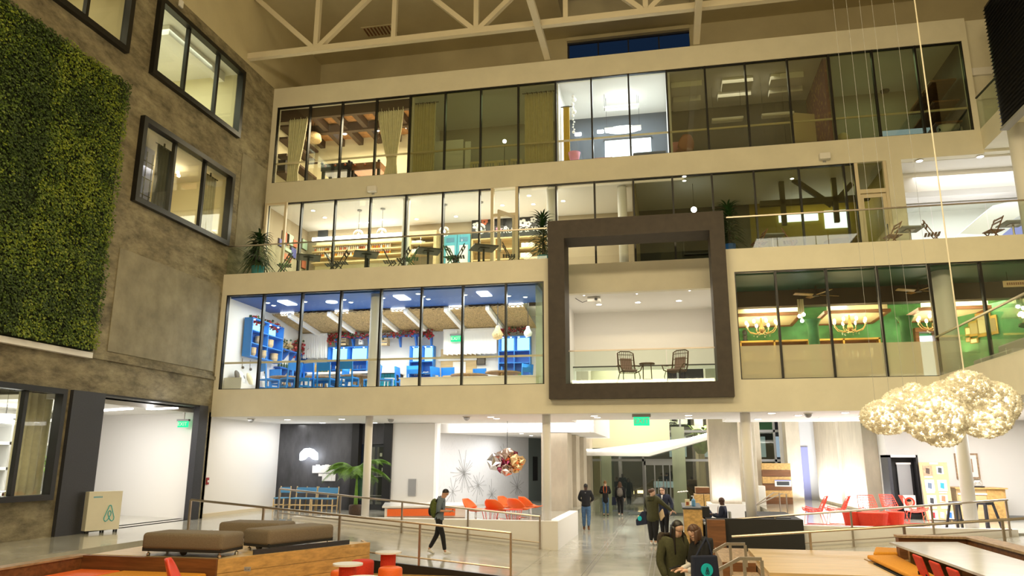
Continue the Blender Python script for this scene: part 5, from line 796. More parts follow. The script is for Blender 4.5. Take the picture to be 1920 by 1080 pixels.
def wicker(lab, loc, rz):
    t = T('wicker_chair', lab, 'chair', loc, rz); b = B(); m = 'rattan'
    for i in range(9):
        a = -.24+i*.06; b.tube([(a, -.22, .36), (a*.95, .15, .33), (a, .27, .55), (a*1.02, .36, 1.02+.02*math.cos(a*6))], .009, 5)
    b.build('cane_shell', m, t)
    B().tube([(-.27, -.25, .38), (-.27, .15, .36), (-.27, .27, .55), (-.26, .36, 1.0), (-.15, .38, 1.06), (.15, .38, 1.06), (.26, .36, 1.0), (.27, .27, .55), (.27, .15, .36), (.27, -.25, .38)], .018, 6).build('outer_hoop', m, t)
    for z in (.6, .78, .95): y = .27+.09*(z-.55)/.47; B().tube([(-.26, y, z), (.26, y, z)], .01, 5).build('cross_cane', m, t)
    for s_ in (-1, 1): B().tube([(s_*.27, .27, .6), (s_*.36, .1, .56), (s_*.37, -.2, .55), (s_*.28, -.26, .38)], .016, 6).build('arm', m, t); B().tube([(s_*.24, -.2, .36), (s_*.27, -.25, .2), (s_*.25, -.22, 0)], .014, 6).build('leg', 'black', t); B().tube([(s_*.24, .2, .36), (s_*.27, .28, .2), (s_*.26, .3, 0)], .014, 6).build('leg', 'black', t)
    B().box(-.22, -.20, .38, .22, .18, .43).build('seat_cushion', 'cushionmauve', t, bevel=.03); B().cbox((0, .30, .66), .36, .03, .36, 0, -.2).build('back_cushion', 'cushionmauve', t, bevel=.03); return t
wicker('brown wicker lounge chair on the left in the framed alcove', (PY(1180, 705, 23.6).x, 23.6, 4.84), .35); wicker('brown wicker lounge chair on the right in the framed alcove', (PY(1268, 705, 23.6).x, 23.6, 4.84), -.5)
sd = T('side_table', 'small dark side table between the two wicker chairs', 'table', (PY(1214, 705, 23.7).x, 23.7, 4.84)); B().lathe([(.24, .6), (.24, .64)], n=16).build('tabletop', 'rattan', sd)
for k in range(4): a = PI/4+k*PI/2; B().tube([(.19*math.cos(a), .19*math.sin(a), 0), (.17*math.cos(a), .17*math.sin(a), .6)], .013, 6).build('leg', 'rattan', sd)
B().lathe([(.16, .12), (.16, .14)], n=12).build('lower_ring', 'rattan', sd)
pr = T('projector', 'white projector hanging from the alcove ceiling with its cable', 'projector', PY(1114, 563, 25)); pt_ = 7.94-pr.location.z; B().box(-.22, -.16, -.08, .22, .16, .08).build('body', 'paper', pr, bevel=.02); B().lathe([(.05, 0), (.05, .06)], (.08, -.2, -.03), 10).build('lens', 'black', pr); B().tube([(0, 0, .08), (0, 0, pt_)], .03, 8).build('mount', 'black', pr); B().tube([(-.22, 0, 0), (-.4, .0, -.06), (-.62, 0, .08), (-.65, 0, pt_)], .012, 5).build('cable', 'black', pr)
dls(7.93, [(1196, 567), (1273, 564), (1123, 571)], 'spot in the white alcove ceiling, %s in order', 'alcove ceiling spots', .09)
dls(7.93, [(1194, 551), (1095, 554), (1293, 545)], 'small sprinkler head in the alcove ceiling, %s in order', 'alcove sprinklers', .03)
# ================================================================ GREEN ROOM
tag(B().box(2.1, 24.6, 7.33, 11.6, 24.95, 7.84).build('brown_beam', 'beamwood'), 'long dark brown beam under the green ceiling of the chandelier room', 'beam')
for i, (a, c) in enumerate(((2.15, 4.35), (5.2, 7.0), (8.0, 9.9))):
    t = T('ceiling_coffer', 'lit cream coffer in the ceiling of the green room, %s from the left' % ORD[i], 'ceiling panel', ((a+c)/2, 26.4, 7.15), world=True, group='cream coffers'); B().box(a, 25.4, 7.2, c, 27.5, 7.24).build('panel', 'cream', t); B().box(a-.1, 25.32, 7.16, c+.1, 25.4, 7.26).build('trim', 'wooddark', t); B().box(a-.1, 27.5, 7.16, c+.1, 27.58, 7.26).build('trim', 'wooddark', t); B().box(a-.1, 25.4, 7.16, a, 27.5, 7.26).build('trim', 'wooddark', t); B().box(c, 25.4, 7.16, c+.1, 27.5, 7.26).build('trim', 'wooddark', t); B().box(a, 25.3, 7.26, c, 25.38, 7.42).build('lit_trough', 'cream', t); area('coffer_glow', (a+c)/2, 24.98, 7.3, 1.4, .1, 7, (1, .78, .4), 90); area('coffer_wash', (a+c)/2, 26.4, 6.0, 1.4, .8, 26, (1, .8, .45), 180)
for i, a in enumerate((1523, 1697)): x = PY(a, 600, 25.2).x; S('column_green', 'green', B().lathe([(.24, 0), (.24, .1), (.17, .15), (.17, 2.3), (.22, 2.42), (.28, 2.5)], (x, 25.2, 4.46), 18), smooth=True)
def chandelier(p, lab):
    t = T('chandelier', lab, 'lamp', p, group='brass chandeliers'); B().lathe([(.02, .55), (.03, .3), (.06, .1), (.1, 0), (.09, -.1), (.03, -.18)], n=12).build('body', 'brass', t, smooth=True); B().tube([(0, 0, .5), (0, 0, 7.3-p.z)], .015, 6).build('chain', 'brass', t); B().lathe([(.1, 7.25-p.z), (.02, 7.3-p.z)], n=10).build('rose', 'brass', t)
    for k in range(8):
        a = k*PI/4+.2; c, s_ = math.cos(a), math.sin(a); R_ = .5
        ar = B().tube([(0, 0, -.05), (c*.2, s_*.2, -.16), (c*.4, s_*.4, -.1), (c*R_, s_*R_, .04)], .012, 6).build('arm', 'brass', t); B().tube([(c*R_, s_*R_, .04), (c*R_, s_*R_, .15)], .02, 6).build('candle', 'cream', ar); B().ball((c*R_, s_*R_, .2), .048, .048, .07, 8).build('bulb', 'bulb', ar)
    for k in range(6): a = k*PI/3; B().ball((.25*math.cos(a), .25*math.sin(a), -.22), .03, n=6).build('drop', 'glassbulb', t)
    point('chandelier_glow', p+Vector((0, 0, .3)), 32, (1, .78, .42), .3)
for a, l in (((1428, 617), 'brass chandelier with candle bulbs in the first pane of the green room'), ((1594, 613), 'brass chandelier with candle bulbs in the third pane of the green room'), ((1754, 608), 'brass chandelier behind the white column in the green room'), ((1900, 600), 'brass chandelier at the right edge of the green room')): chandelier(PY(*a, 25.9), l)
def fan(p, lab):
    t = T('ceiling_fan', lab, 'fan', p); B().lathe([(.1, .08), (.12, .03), (.1, -.04)], n=12).build('motor', 'beamwood', t); B().tube([(0, 0, .05), (0, 0, 7.85-p.z)], .02, 6).build('downrod', 'beamwood', t)
    for k in range(4): a = k*PI/2+.4; R = Matrix.Rotation(a, 3, 'Z'); b = B().box(.12, -.07, -.01, .75, .07, .01); b.v = [R @ (Matrix.Rotation(.25, 3, 'X') @ Vector(v)) for v in b.v]; b.build('blade', 'wood', t)
fan(PY(1530, 553, 24.2), 'dark ceiling fan with wooden blades left in the green room'); fan(PY(1722, 545, 24.2), 'dark ceiling fan with wooden blades right in the green room')
rc = T('rooster_trio', 'three hanging tube lamps with clear bulbs in the second pane of the green room', 'lamp', PY(1500, 570, 24.4))
B().tube([(0, 0, .1), (0, 0, 7.86-rc.location.z)], .012, 6).build('cord', 'frame', rc)
for k, (dx, l) in enumerate(((-.05, .45), (.08, .4), (.02, .6))): B().tube([(dx, 0, .15), (dx, 0, -l+.12)], .03, 8).build('tube_body', 'cream', rc); B().ball((dx, 0, -l+.06), .055, n=8).build('bulb', 'bulbw', rc)
shb = T('gold_bookshelf', 'long gilded low bookshelf along the green back wall', 'shelf', (4, 27.5, 4.46), world=True); a_, c_ = PY(1387, 645, 27.4), PY(1650, 636, 27.4); B().box(a_.x, 27.7, 4.46, c_.x, 27.78, c_.z+.05).build('back_panel', 'wooddark', shb)
for z in (5.0, 5.5, 5.95, c_.z): B().box(a_.x, 27.35, z, c_.x, 27.7, z+.06).build('shelf_board', 'gold', shb)
for k in range(5): x = a_.x+(c_.x-a_.x-.06)*k/4; B().box(x, 27.35, 4.46, x+.06, 27.7, c_.z+.05).build('upright', 'gold', shb)
rd = random.Random(4); bks = {}
n_b = 0; x = a_.x+.1
while x < c_.x-.15:
    m = rd.choice(['cream', 'kraft', 'rust', 'paper', 'wooddark']); h = rd.uniform(.2, .3); wdt = rd.uniform(.03, .05)
    if m not in bks: o = T('book', 'old %s book on the gilded shelf of the green room' % {'cream': 'cream', 'kraft': 'tan', 'rust': 'rust red', 'paper': 'white', 'wooddark': 'dark brown'}[m], 'book', (x, 27.5, 6.01), group='books on the gilded shelf'); B().box(0, -.1, 0, .04, .1, .26).build('cover', m, o); B().box(.005, -.095, .005, .035, .103, .262).build('pages', 'paper', o); bks[m] = o
    else: dup(bks[m], (x, 27.5, 6.01), None, None, None, (wdt/.04, 1, h/.26))
    x += wdt+.012+(.25 if rd.random() < .06 else 0)
bst = T('small_bust', 'dark bust on the gilded shelf at the left of the green room', 'ornament', (PY(1398, 637, 27.3).x, 27.42, c_.z+.06)); B().lathe([(.1, 0), (.08, .06), (.05, .1), (.09, .16), (.05, .22)], n=12).build('shoulders', 'greydark', bst, smooth=True); B().ball((0, 0, .31), .085, .09, .11, 12).build('head', 'greydark', bst, smooth=True)
fp = T('lit_fireplace', 'carved wooden mantel with a bright white opening right in the green room', 'fireplace', (PY(1738, 640, 27.3).x, 27.5, 4.46), world=True); p, q = PY(1716, 617, 27.4), PY(1762, 640, 27.4); B().box(p.x, 27.4, p.z-.1, q.x, 27.75, p.z+.05).build('mantel', 'wooddark', fp)
for x in (p.x, q.x-.12): B().box(x, 27.45, 4.46, x+.12, 27.75, p.z-.1).build('upright', 'wooddark', fp)
B().box(p.x+.15, 27.7, 5.0, q.x-.1, 27.76, p.z-.2).build('bright_opening', 'screenw', fp)
def wallpt(px_, py_):  # on the slanted right wall of the green room
    d = ray(px_, py_); A = Vector((9.1, 27.8)); D = Vector((2.8, -5.3)); t = (A.x*D.y-A.y*D.x)/(d.x*D.y-d.y*D.x); return EYE+d*t
for i, (a, c, l) in enumerate((((1813, 630), (1822, 612), 'small gilt frame leftmost of the pictures in the green room'), ((1821, 632), (1837, 600), 'gilt framed print second of the pictures in the green room'), ((1836, 633), (1858, 583), 'tall gilt framed picture in the green room'), ((1860, 628), (1870, 590), 'narrow framed picture right of the tall gilt one'), ((1822, 645), (1836, 633), 'small low frame under the gilt prints'), ((1814, 642), (1822, 632), 'tiny gilt frame low at the left of the pictures'))):
    p, q = wallpt(*a), wallpt(c[0], c[1]); n = Vector((-.884, -.467, 0)); z0, z1 = sorted((p.z, q.z)); t = T('gilt_frame', l, 'picture', (p.x, p.y, z0), world=True, group='gilt frames of the green room'); f = n*.02
    P = [Vector((p.x, p.y, z0))+f, Vector((q.x, q.y, z0))+f, Vector((q.x, q.y, z1))+f, Vector((p.x, p.y, z1))+f]; B().prism(P, n*.04).build('frame', 'gold', t); c_m = sum(P, Vector())/4; B().prism([c_m+(v-c_m)*.7+n*.045 for v in P], n*.004).build('print', ('cream', 'kraft')[i % 2], t)
wsgn = T('wooden_sign', 'narrow wooden sign with carved letters at the right edge of the green room', 'sign', PY(1905, 532, 22.6)); B().box(-.32, -.02, -.09, .4, .02, .09).build('board', 'kraft', wsgn); [B().box(-.24+k*.055, -.028, -.035, -.205+k*.055, -.02, .035).build('carved_stroke', 'wooddark', wsgn) for k in range(10)]
for x in (-.2, .3): B().tube([(x, 0, .09), (x, 0, .35)], .006, 5).build('wire', 'frame', wsgn)
sf = T('grey_sofa', 'dark grey low sofa on the balcony beside the green room', 'sofa', (8.35, 21.4, 4.76)); B().box(-.2, -1.5, .08, .65, .9, .42).build('seat', 'grey', sf, bevel=.05); B().box(.45, -1.5, .42, .7, .9, .8).build('backrest', 'grey', sf, bevel=.05); bpy.data.objects[sf.name]
for s_ in (-1.4, .8):
    for x in (-.1, .55): B().box(x-.03, s_-.03, 0, x+.03, s_+.03, .08).build('leg', 'black', sf)
ctb = T('cafe_table_round', 'dark round table on the balcony at the right edge of the picture', 'table', (8.8, 19.5, 4.76)); B().lathe([(.55, .9), (.55, .94)], n=24).build('tabletop', 'tableslate', ctb, smooth=False); B().lathe([(.28, 0), (.28, .03), (.04, .06), (.04, .9)], n=12).build('pedestal', 'frame', ctb)
for a, l in (((1910, 620), 'dark stone urn ornament'),): pass
# ================================================================ LEVEL ONE
dls(3.87, [(539, 787), (605, 793), (641, 786), (702, 793), (920, 782), (931, 785), (1114, 780), (1120, 783), (1291, 779), (1291, 784), (1421, 786), (1447, 775), ], 'recessed ceiling spot of the ground floor, %s from the left', 'ground floor ceiling spots', .1)
dls(3.87, [(1542, 784), (1585, 774), (1617, 780), (1497, 779)], 'recessed ceiling spot above the right lounge, %s in order', 'right lounge ceiling spots', .1)
dls(3.55, [(956, 808), (996, 817), (978, 813)], 'small spot in the lowered grey ceiling above the orange chairs, %s in order', 'lounge grey ceiling spots', .07)
for a, l in (((471, 785), 'left dark dome camera under the ground floor ceiling'), ((733, 785), 'white dome sensor under the ceiling above the white wall'), ((875, 781), 'dark round sensor under the ceiling near the mural'), ((1515, 775), 'small dark sensor under the ceiling above the right lounge')): p = PZ(*a, 3.86); t = T('ceiling_sensor', l, 'sensor', p); B().ball((0, 0, -.04), .1, .1, .09, 12).build('dome', 'grey', t, smooth=True); B().disc((0, 0, -.02), .13, 14, .03).build('base', 'white', t)
al = T('fire_alarm', 'small red fire alarm on the white wall beside the concrete', 'alarm', PX(388, 902, -14.8)); B().box(0, -.06, -.11, .04, .06, .11).build('body', 'redalarm', al); B().box(.04, -.035, -.04, .055, .035, .03).build('pull_bar', 'paper', al)
sk_ = tag(B().box(-10.0, 27.27, 1.6, -9.62, 27.32, 2.35).build('wall_panel', 'grey'), 'grey flat access panel on the white wall right of the palm', 'panel'); p, q = PY(766, 898, 27.28), PY(779, 930, 27.28); me = sk_.data; B0 = B().box(p.x, 27.26, q.z, q.x, 27.31, p.z); [setattr(v, 'co', Vector(c)) for v, c in zip(me.vertices, B0.v)]
# neon cloud sign
nz = [PY(563, 862, 27.15), PY(564, 850, 27.15), PY(571, 843, 27.15), PY(580, 842, 27.15), PY(587, 844, 27.15), PY(594, 850, 27.15), PY(595, 861, 27.15), PY(588, 860, 27.15), PY(579, 853, 27.15), PY(571, 860, 27.15)]
ns = T('neon_sign', 'white neon sign shaped like a small cloud on the dark wall', 'sign', PY(579, 855, 27.19), world=True); B().prism(nz, (0, .04, 0)).build('light_body', 'neon', ns); B().tube(nz+nz[:1], .035, 8).build('neon_tube', 'neon', ns); B().prism([v+Vector((0, .045, 0)) for v in nz], (0, .02, 0)).build('backing', 'black', ns); point('neon_glow', PY(579, 855, 26.9), 22, COOL, .15)
# paper sheets on the dark wall
ps = [((586, 873), (603, 887)), ((604, 872), (627, 887)), ((597, 888), (604, 893)), ((604, 888), (621, 902)), ((622, 888), (628, 902)), ((592, 871), (599, 873)), ((609, 871), (616, 873))]
for i, (a, c) in enumerate(ps): p, q = PY(*a, 27.15), PY(*c, 27.15); tag(B().box(p.x, 27.15+.004*i, q.z, q.x, 27.165+.004*i, p.z).build('paper_sheet', 'paper'), 'white paper sheet fixed on the dark wall above the blue chairs, %s of the cluster' % ORD[i], 'paper', 'paper sheets on the dark wall')
def woodchair(lab):
    t = T('blue_seat_chair', lab, 'chair', (0, 0, 0), 0, 'blue seated wooden chairs along the dark wall'); m = 'woodpale'; B().box(-.21, -.22, .42, .21, .2, .47).build('seat', 'bluegrey', t, bevel=.015)
    for sx in (-.2, .2): B().beam((sx, -.2, 0), (sx, -.2, .44), .035, .035).build('leg', m, t); B().beam((sx, .2, 0), (sx, .30, .86), .035, .035).build('leg', m, t); B().box(sx-.012, -.2, .18, sx+.012, .2, .22).build('stretcher', m, t)
    B().cbox((0, .275, .72), .40, .03, .2, 0, -.1).build('backrest', 'chairblue', t, bevel=.01); B().box(-.2, -.21, .2, .2, -.185, .24).build('stretcher', m, t); return t
wch = None
for i, a in enumerate((531, 562, 581, 603, 622)):
    l = 'wooden chair with blue seat and back against the dark wall, %s from the left' % ORD[i]; x = PY(a-6, 955, 26.3).x
    if wch is None: wch = woodchair(l); n_ = wch
    else: n_ = dup(wch, (0, 0, 0), None, l)
    n_.location = (x, 26.35, .69)
# dark glazed door right of the papers
gd = T('dark_glazed_cabinet', 'dark framed glazed case behind the palm with glints on its shelves', 'cabinet', (-11, 27.6, .69)); B().box(-.5, .0, 0, .75, .04, 2.4).build('frame', 'greydark', gd)
for x in (-.42, .1): B().box(x, -.03, .2, x+.42, -.01, 2.3).build('pane', 'glassdim', gd); 
for z in (.5, 1.2, 1.8): B().box(-.45, -.012, z, .7, .0, z+.03).build('shelf_line', 'grey', gd)
for z, x in ((1.9, -.3), (1.95, .2), (1.95, .35), (1.4, .3)): B().box(x, -.013, z, x+.09, -.005, z+.13).build('bottle_glint', 'paper', gd)
# palm
def palm():
    t = T('potted_palm', 'tall green palm in a dark round pot beside the white column', 'plant', (-10.25, 24.2, .69)); B().lathe([(.2, 0), (.26, .1), (.27, .35), (.24, .4)], n=18).build('pot', 'beamwood', t, smooth=True); B().disc((0, 0, .37), .24, 16, .02).build('soil', 'soil', t); rd = random.Random(5); 
    for k in range(13):
        a = k*2.4+.3; l = rd.uniform(1.0, 1.45); up = rd.uniform(.55, 1.25); z0 = 1.25+.3*rd.random(); pts = []
        for j in range(11): q = j/10; pts.append(Vector((math.cos(a)*l*q, math.sin(a)*l*q, z0+l*(up*q-1.15*q*q*(.7+.3*rd.random()*0)))))
        st_ = B().tube([(math.cos(a)*.06, math.sin(a)*.06, .38)]+[Vector((math.cos(a)*.04, math.sin(a)*.04, z0*.6))]+pts[:10], [.025, .02]+[.016-.0012*j for j in range(10)], 5); fr = st_.build('frond_stem', 'palm', t); b = B()
        for j in range(1, 11):
            for s_ in (-1, 1):
                for hh in (0, .33, .67):
                    i0 = min(9, j-1); p = pts[i0].lerp(pts[i0+1], hh); d = (pts[i0+1]-pts[i0]).normalized(); sd_ = Vector((-math.sin(a), math.cos(a), 0))*s_; ll = .5*(1-abs((j+hh)/11-.45)*1.1)+.06; tip = p+d*ll*.55+sd_*ll*.75+Vector((0, 0, -ll*.35)); mid = p.lerp(tip, .5)+Vector((0, 0, .05)); wv = d*.011; b.add([p-wv, p+wv, mid+wv*1.2, tip, mid-wv*1.2], [(0, 1, 2, 3, 4)])
        b.build('leaflets', 'palm', fr, kind='stuff')
    B().lathe([(.17, .55), (.2, .62), (.2, 1.35), (.17, 1.4)], (.12, .25, 0), 14).build('green_support', 'greendark', t); return t
palm().scale = (.82, .82, .95)
# orange lounge chairs, white bench block
def eggchair(lab, loc, rz, s=1.0):
    t = T('orange_shell_chair', lab, 'chair', loc, rz, 'orange shell lounge chairs'); o = shellchair(t, 'orange', s)
    B().lathe([(.22, 0), (.22, .02), (.03, .05), (.03, .4)], n=12).build('pedestal', 'chrome', t); B().ball((0, -.03, .43), .24, .22, .05, 14).build('seat_pad', 'orange', t, smooth=True); return t
e0 = None
for i, (a, y, rz, l) in enumerate(((892, 24.0, 1.35, 'orange shell chair seen from the side, leftmost'), (934, 24.2, 2.7, 'orange shell chair, second from the left behind the low wall'), (956, 25.9, 1.2, 'orange shell chair, third from the left'), (975, 25.0, 2.6, 'orange shell chair, fourth from the left'), (995, 26.2, 2.35, 'orange shell chair, rightmost beside the column'))):
    x = PY(a, 960, y).x
    if e0 is None: e0 = eggchair(l, (x, y, .69), rz, 1.12); e0.scale = (1.12, 1.12, .62)
    else: dup(e0, (x, y, .69), rz, l)
for i, (x, y, l) in enumerate(((-5.6, 23.9, 'left'), (-4.9, 24.1, 'right'))): t = T('wire_table', 'low coral wire table %s in front of the orange chairs' % l, 'table', (x, y, .69)); B().lathe([(.3, .3), (.3, .32)], n=18).build('tabletop', 'wirered', t); [B().tube([(.28*math.cos(k*PI/5), .28*math.sin(k*PI/5), .3), (.2*math.cos(k*PI/5), .2*math.sin(k*PI/5), 0)], .008, 5).build('wire_leg', 'wirered', t) for k in range(10)]
ob = T('orange_bench', 'white topped bench with orange padded front left of the walking man', 'bench', (-8.1, 25.2, .69), world=True); p = [PZ(722, 976, .8), PZ(803, 960, .95), PZ(806, 975, .8)]; B().prism([(-9.0, 23.6, .7), (-6.6, 24.6, .7), (-7.3, 26.4, .7), (-9.7, 25.6, .7)], (0, 0, .32)).build('seat_base', 'white', ob); B().prism([(-8.9, 23.57, .76), (-6.9, 24.4, .76), (-6.9, 24.45, .76), (-8.9, 23.62, .76)], (0, 0, .22)).build('pad', 'orange', ob); B().prism([(-9.05, 23.5, 1.02), (-6.5, 24.55, 1.02), (-7.2, 26.5, 1.02), (-9.8, 25.7, 1.02)], (0, 0, .05)).build('top', 'whitetop', ob)
# low white walls beside the ramps
S('wall_low_left', 'white', B().box(-11.6, 22.45, 0, -3.25, 22.75, .79)); S('wall_low_left_end', 'white', B().box(-3.55, 22.75, 0, -3.25, 27.4, .79)); S('wall_low_right', 'white', B().box(3.5, 22.5, 0, 8.75, 22.75, .8)); S('floor_block_black', 'blackmatte', B().box(2.25, 22.2, .0, 3.45, 25.6, .97)); S('wall_low_black', 'blackmatte', B().box(.9, 22.2, 0, 2.25, 22.36, .97)); S('trim_20', 'black', B().box(2.4, 22.6, .97, 3.2, 23.6, .99))
# ramp railings
def railing(name, lab, pts, posts, h=.93, low=.18):
    t = T(name, lab, 'railing', pts[0], world=True); B().tube(pts, .028, 8).build('top_rail', 'steel', t)
    P = [Vector(p) for p in pts]
    def at(x):
        for a, c in zip(P, P[1:]):
            if min(a.x, c.x)-1e-6 <= x <= max(a.x, c.x)+1e-6: return a.lerp(c, (x-a.x)/(c.x-a.x) if abs(c.x-a.x) > 1e-6 else 0)
        return P[0]
    for x in posts: p = at(x); B().beam(p, p-Vector((0, 0, h)), .045, .045, (0, 1, 0)).build('post', 'steel', t)
    if low is not None: B().tube([Vector((p.x, p.y, p.z-h+low)) for p in P], .02, 6).build('lower_rail', 'steel', t)
    return t
railing('ramp_railing', 'front steel railing of the left ramp, passing the walking man', [(-11.45, 16.95, 1.55), (-3.5, 16.95, .95)], (-11.45, -9.5, -7.55, -5.6, -3.5), .92)
z_ = lambda x: .7*(-3.45-x)/8.45
railing('ramp_railing', 'rear steel railing of the left ramp along the low white wall', [(-12.0, 22.3, 1.62), (-3.75, 22.3, .93)], (-12.0, -9.95, -7.95, -5.9, -3.75), .90)
railing('ramp_railing', 'front steel railing of the right ramp above the wooden terrace', [(1.2, 17, .97), (8.6, 17, 1.58)], (2.75, 4.55, 6.35), .92)
railing('ramp_railing', 'rear steel railing of the right ramp before the low white wall', [(1.7, 22.35, .95), (8.55, 22.35, 1.55)], (2.75, 4.7, 6.7, 8.5), .92)
# ================================================================ LIVING WALL
lwall = T('living_wall', 'large rectangular living wall of dense green leaves on the concrete', 'green wall', (XW, 12.5, 5.18), world=True)
B().box(XW, 8.5, 5.2, XW+.14, 16.5, 12.68).build('backing', 'ivyback', lwall)
from mathutils import noise as NZ
rd = random.Random(11); lv = [B(), B(), B()]
for i in range(42000):
    y = rd.uniform(10.2, 16.5+.06*NZ.noise((i*.01, 3, 1))); z = rd.uniform(5.22, 12.68); n1 = NZ.noise((y*.7, z*.7, 0))+.5*NZ.noise((y*2.1, z*2.1, 4)); k = n1*.8+rd.gauss(0, .35)+(.25 if y > 14 else -.2); x = XW+.14+max(0, .08+.09*NZ.noise((y*1.7, z*1.7, 9)))+rd.random()*.07  # leaf colour shifted darker towards the left, painting in the shade there
    s_ = rd.uniform(.04, .085); a = rd.gauss(-PI/2, .8); d = Vector((rd.uniform(.1, .6), math.cos(a), math.sin(a))).normalized(); sd_ = d.cross(Vector((1, rd.gauss(0, .3), rd.gauss(0, .3)))).normalized(); p = Vector((x, y, z)); m_ = p+d*s_*.5+Vector((.015, 0, 0))
    lv[0 if k < -.05 else (1 if k < .45 else 2)].add([p, m_+sd_*s_*.42, p+d*s_, m_-sd_*s_*.42], [(0, 1, 2, 3)])
mat('ivydark', (.030, .062, .006), .6); mat('ivymid', (.085, .145, .010), .55); mat('ivybright', (.21, .27, .02), .5)
for b, m, l in zip(lv, ('ivydark', 'ivymid', 'ivybright'), ('dark green leaves', 'mid green leaves', 'yellow green leaves')): b.build('foliage', m, lwall, kind='stuff', label=l)
# ================================================================ LEFT FOREGROUND: timber pit, ottomans, stools
tp = T('timber_platform', 'golden timber platform carrying the taupe ottomans at the left foreground', 'platform', (-8, 13, 0), world=True)
DK = [(-10.85, 12.95), (-8.05, 12.9), (-6.5, 16.2), (-6.6, 16.8), (-10.85, 16.8)]
for i in range(7):
    y0 = 13.05+i*.465; y1 = y0+.46; xr = lambda y: min(-6.55, -8.05+(y-12.9)*1.55/3.3)
    B().prism([(-10.8, y0, .70), (xr(y0)-.02, y0, .70), (xr(y1)-.02, y1, .70), (-10.8, y1, .70)], (0, 0, .05)).build('deck_plank', 'woodpale', tp)
for k in range(3): z = .25*k; A_, Bq = Vector((-8.05, 12.9, z+.005)), Vector((-6.5, 16.25, z+.005)); n = Vector((Bq.y-A_.y, -(Bq.x-A_.x), 0)).normalized()*.06; B().prism([A_, Bq, Bq-n, A_-n], (0, 0, .243)).build('side_board', 'wood', tp)
B().beam((-6.55, 16.22, .37), (-6.9, 16.75, .37), .05, .74).build('end_board', 'wood', tp)
for k in range(2): B().box(-10.85+.005, 12.86, .38*k, -8.06, 12.94, .38*k+.372).build('front_board', 'wooddark', tp)
B().beam((-7.78, 13.62, .80), (-6.78, 15.75, .80), .03, .09).build('steel_upstand', 'steel_dark', tp)
so = T('socket_plate', 'small metal socket plate on the dark pit board under the ottomans', 'socket', (PY(464, 1067, 12.85).x, 12.85, PY(464, 1067, 12.85).z)); B().box(-.06, -.01, -.035, .06, .01, .035).build('plate', 'grey', so); [B().disc((x, -.012, -.0), .012, 8, .002).build('outlet', 'black', so) for x in (-.03, .03)]
cw = T('timber_curb', 'dark timber curb wall along the left side of the sunken pit', 'curb', (-10.9, 10, 0), world=True); B().box(-11.05, 8.5, .36, -10.85, 12.95, .72).build('upper_board', 'wooddark', cw); B().box(-11.05, 8.5, 0, -10.85, 12.95, .353).build('lower_board', 'wooddark', cw); B().box(-11.1, 8.5, .72, -10.83, 13.05, .755).build('cap', 'woodgrey', cw)
S('floor_pit', 'wood', B().box(-11, 6, .0, -3.45, 16.9, .02))
bn = T('pit_bench', 'low timber bench with cushions inside the left pit', 'bench', (-9.5, 12.5, 0), world=True); B().box(-10.85, 11.6, .0, -8.1, 12.85, .40).build('body', 'wood', bn)
for i, (x0, x1, m, l) in enumerate(((-10.8, -9.95, 'orange', 'bright orange seat cushion in the left corner of the pit'), (-9.9, -8.2, 'mustard', 'golden yellow seat cushion in the pit under the ottomans'))): tag(B().box(x0, 11.7, .40, x1, 12.82, .52).build('seat_cushion', m, bevel=.03), l, 'cushion', 'pit cushions')
tc_ = shellchair(T('pit_shell_chair', 'tip of an orange red shell chair at the bottom left edge', 'chair', (-7.95, 11.85, .0), 2.0), 'wirered', 1.0); B().lathe([(.2, 0), (.2, .02), (.03, .05), (.03, .4)], n=10).build('pedestal', 'chrome', tc_.parent); tc_.parent.location.z = -.0
tc2 = dup(tc_.parent, (-11.25+.2, 10.9, 0.0), 2.4, 'orange red chair edge at the far bottom left corner of the picture'); tc2.location = (-10.45, 10.9, 0)
def ottoman(lab, x0, y0, x1, y1, rz=0):
    t = T('ottoman', lab, 'ottoman', ((x0+x1)/2, (y0+y1)/2, .75), rz, 'taupe ottomans'); hx, hy = (x1-x0)/2, (y1-y0)/2
    B().box(-hx, -hy, .12, hx, hy, .42).build('cushion', 'taupe', t, bevel=.07, smooth=True, seg=4); B().box(-hx+.02, -hy+.02, .09, hx-.02, hy-.02, .16).build('base_frame', 'blackmatte', t)
    for sx in (-1, 1):
        for sy in (-1, 1): c = B().lathe([(.035, 0), (.035, .05), (.015, .06), (.015, .1)], (sx*(hx-.1), sy*(hy-.1), 0), 10).build('caster', 'chrome', t)
    B().ball((.0, -hy+.1, .09), .07, n=10).build('hidden_caster', 'black', t)
    return t
ottoman('long taupe ottoman at the front left of the three on the platform', -9.72, 12.98, -8.05, 13.75); ottoman('taupe ottoman at the right of the three, pointing to the ramp', -8.12, 14.06, -7.34, 15.80, -.36); ottoman('taupe ottoman behind the other two on the platform', -9.75, 15.5, -8.3, 16.3)
def pedtable(lab, x, y, r=.26):
    t = T('pedestal_table', lab, 'table', (x, y, .02), group='white topped red pedestal tables'); B().lathe([(r, .69), (r, .72)], n=28).build('tabletop', 'whitetop', t); B().lathe([(.15, 0), (.15, .69)], n=24).build('drum', 'red', t, smooth=False); return t
a_ = pedtable('white round table on a red drum, farther one near the ramp', PZ(729, 1034, .74).x, 14.8); dup(a_, (PZ(650, 1057, .74).x, 13.0, .02), None, 'white round table on a red drum, middle one before the timber side'); dup(a_, (PZ(686, 1080, .74).x, 11.55, .02), None, 'white round table at the bottom edge, nearest of the three')
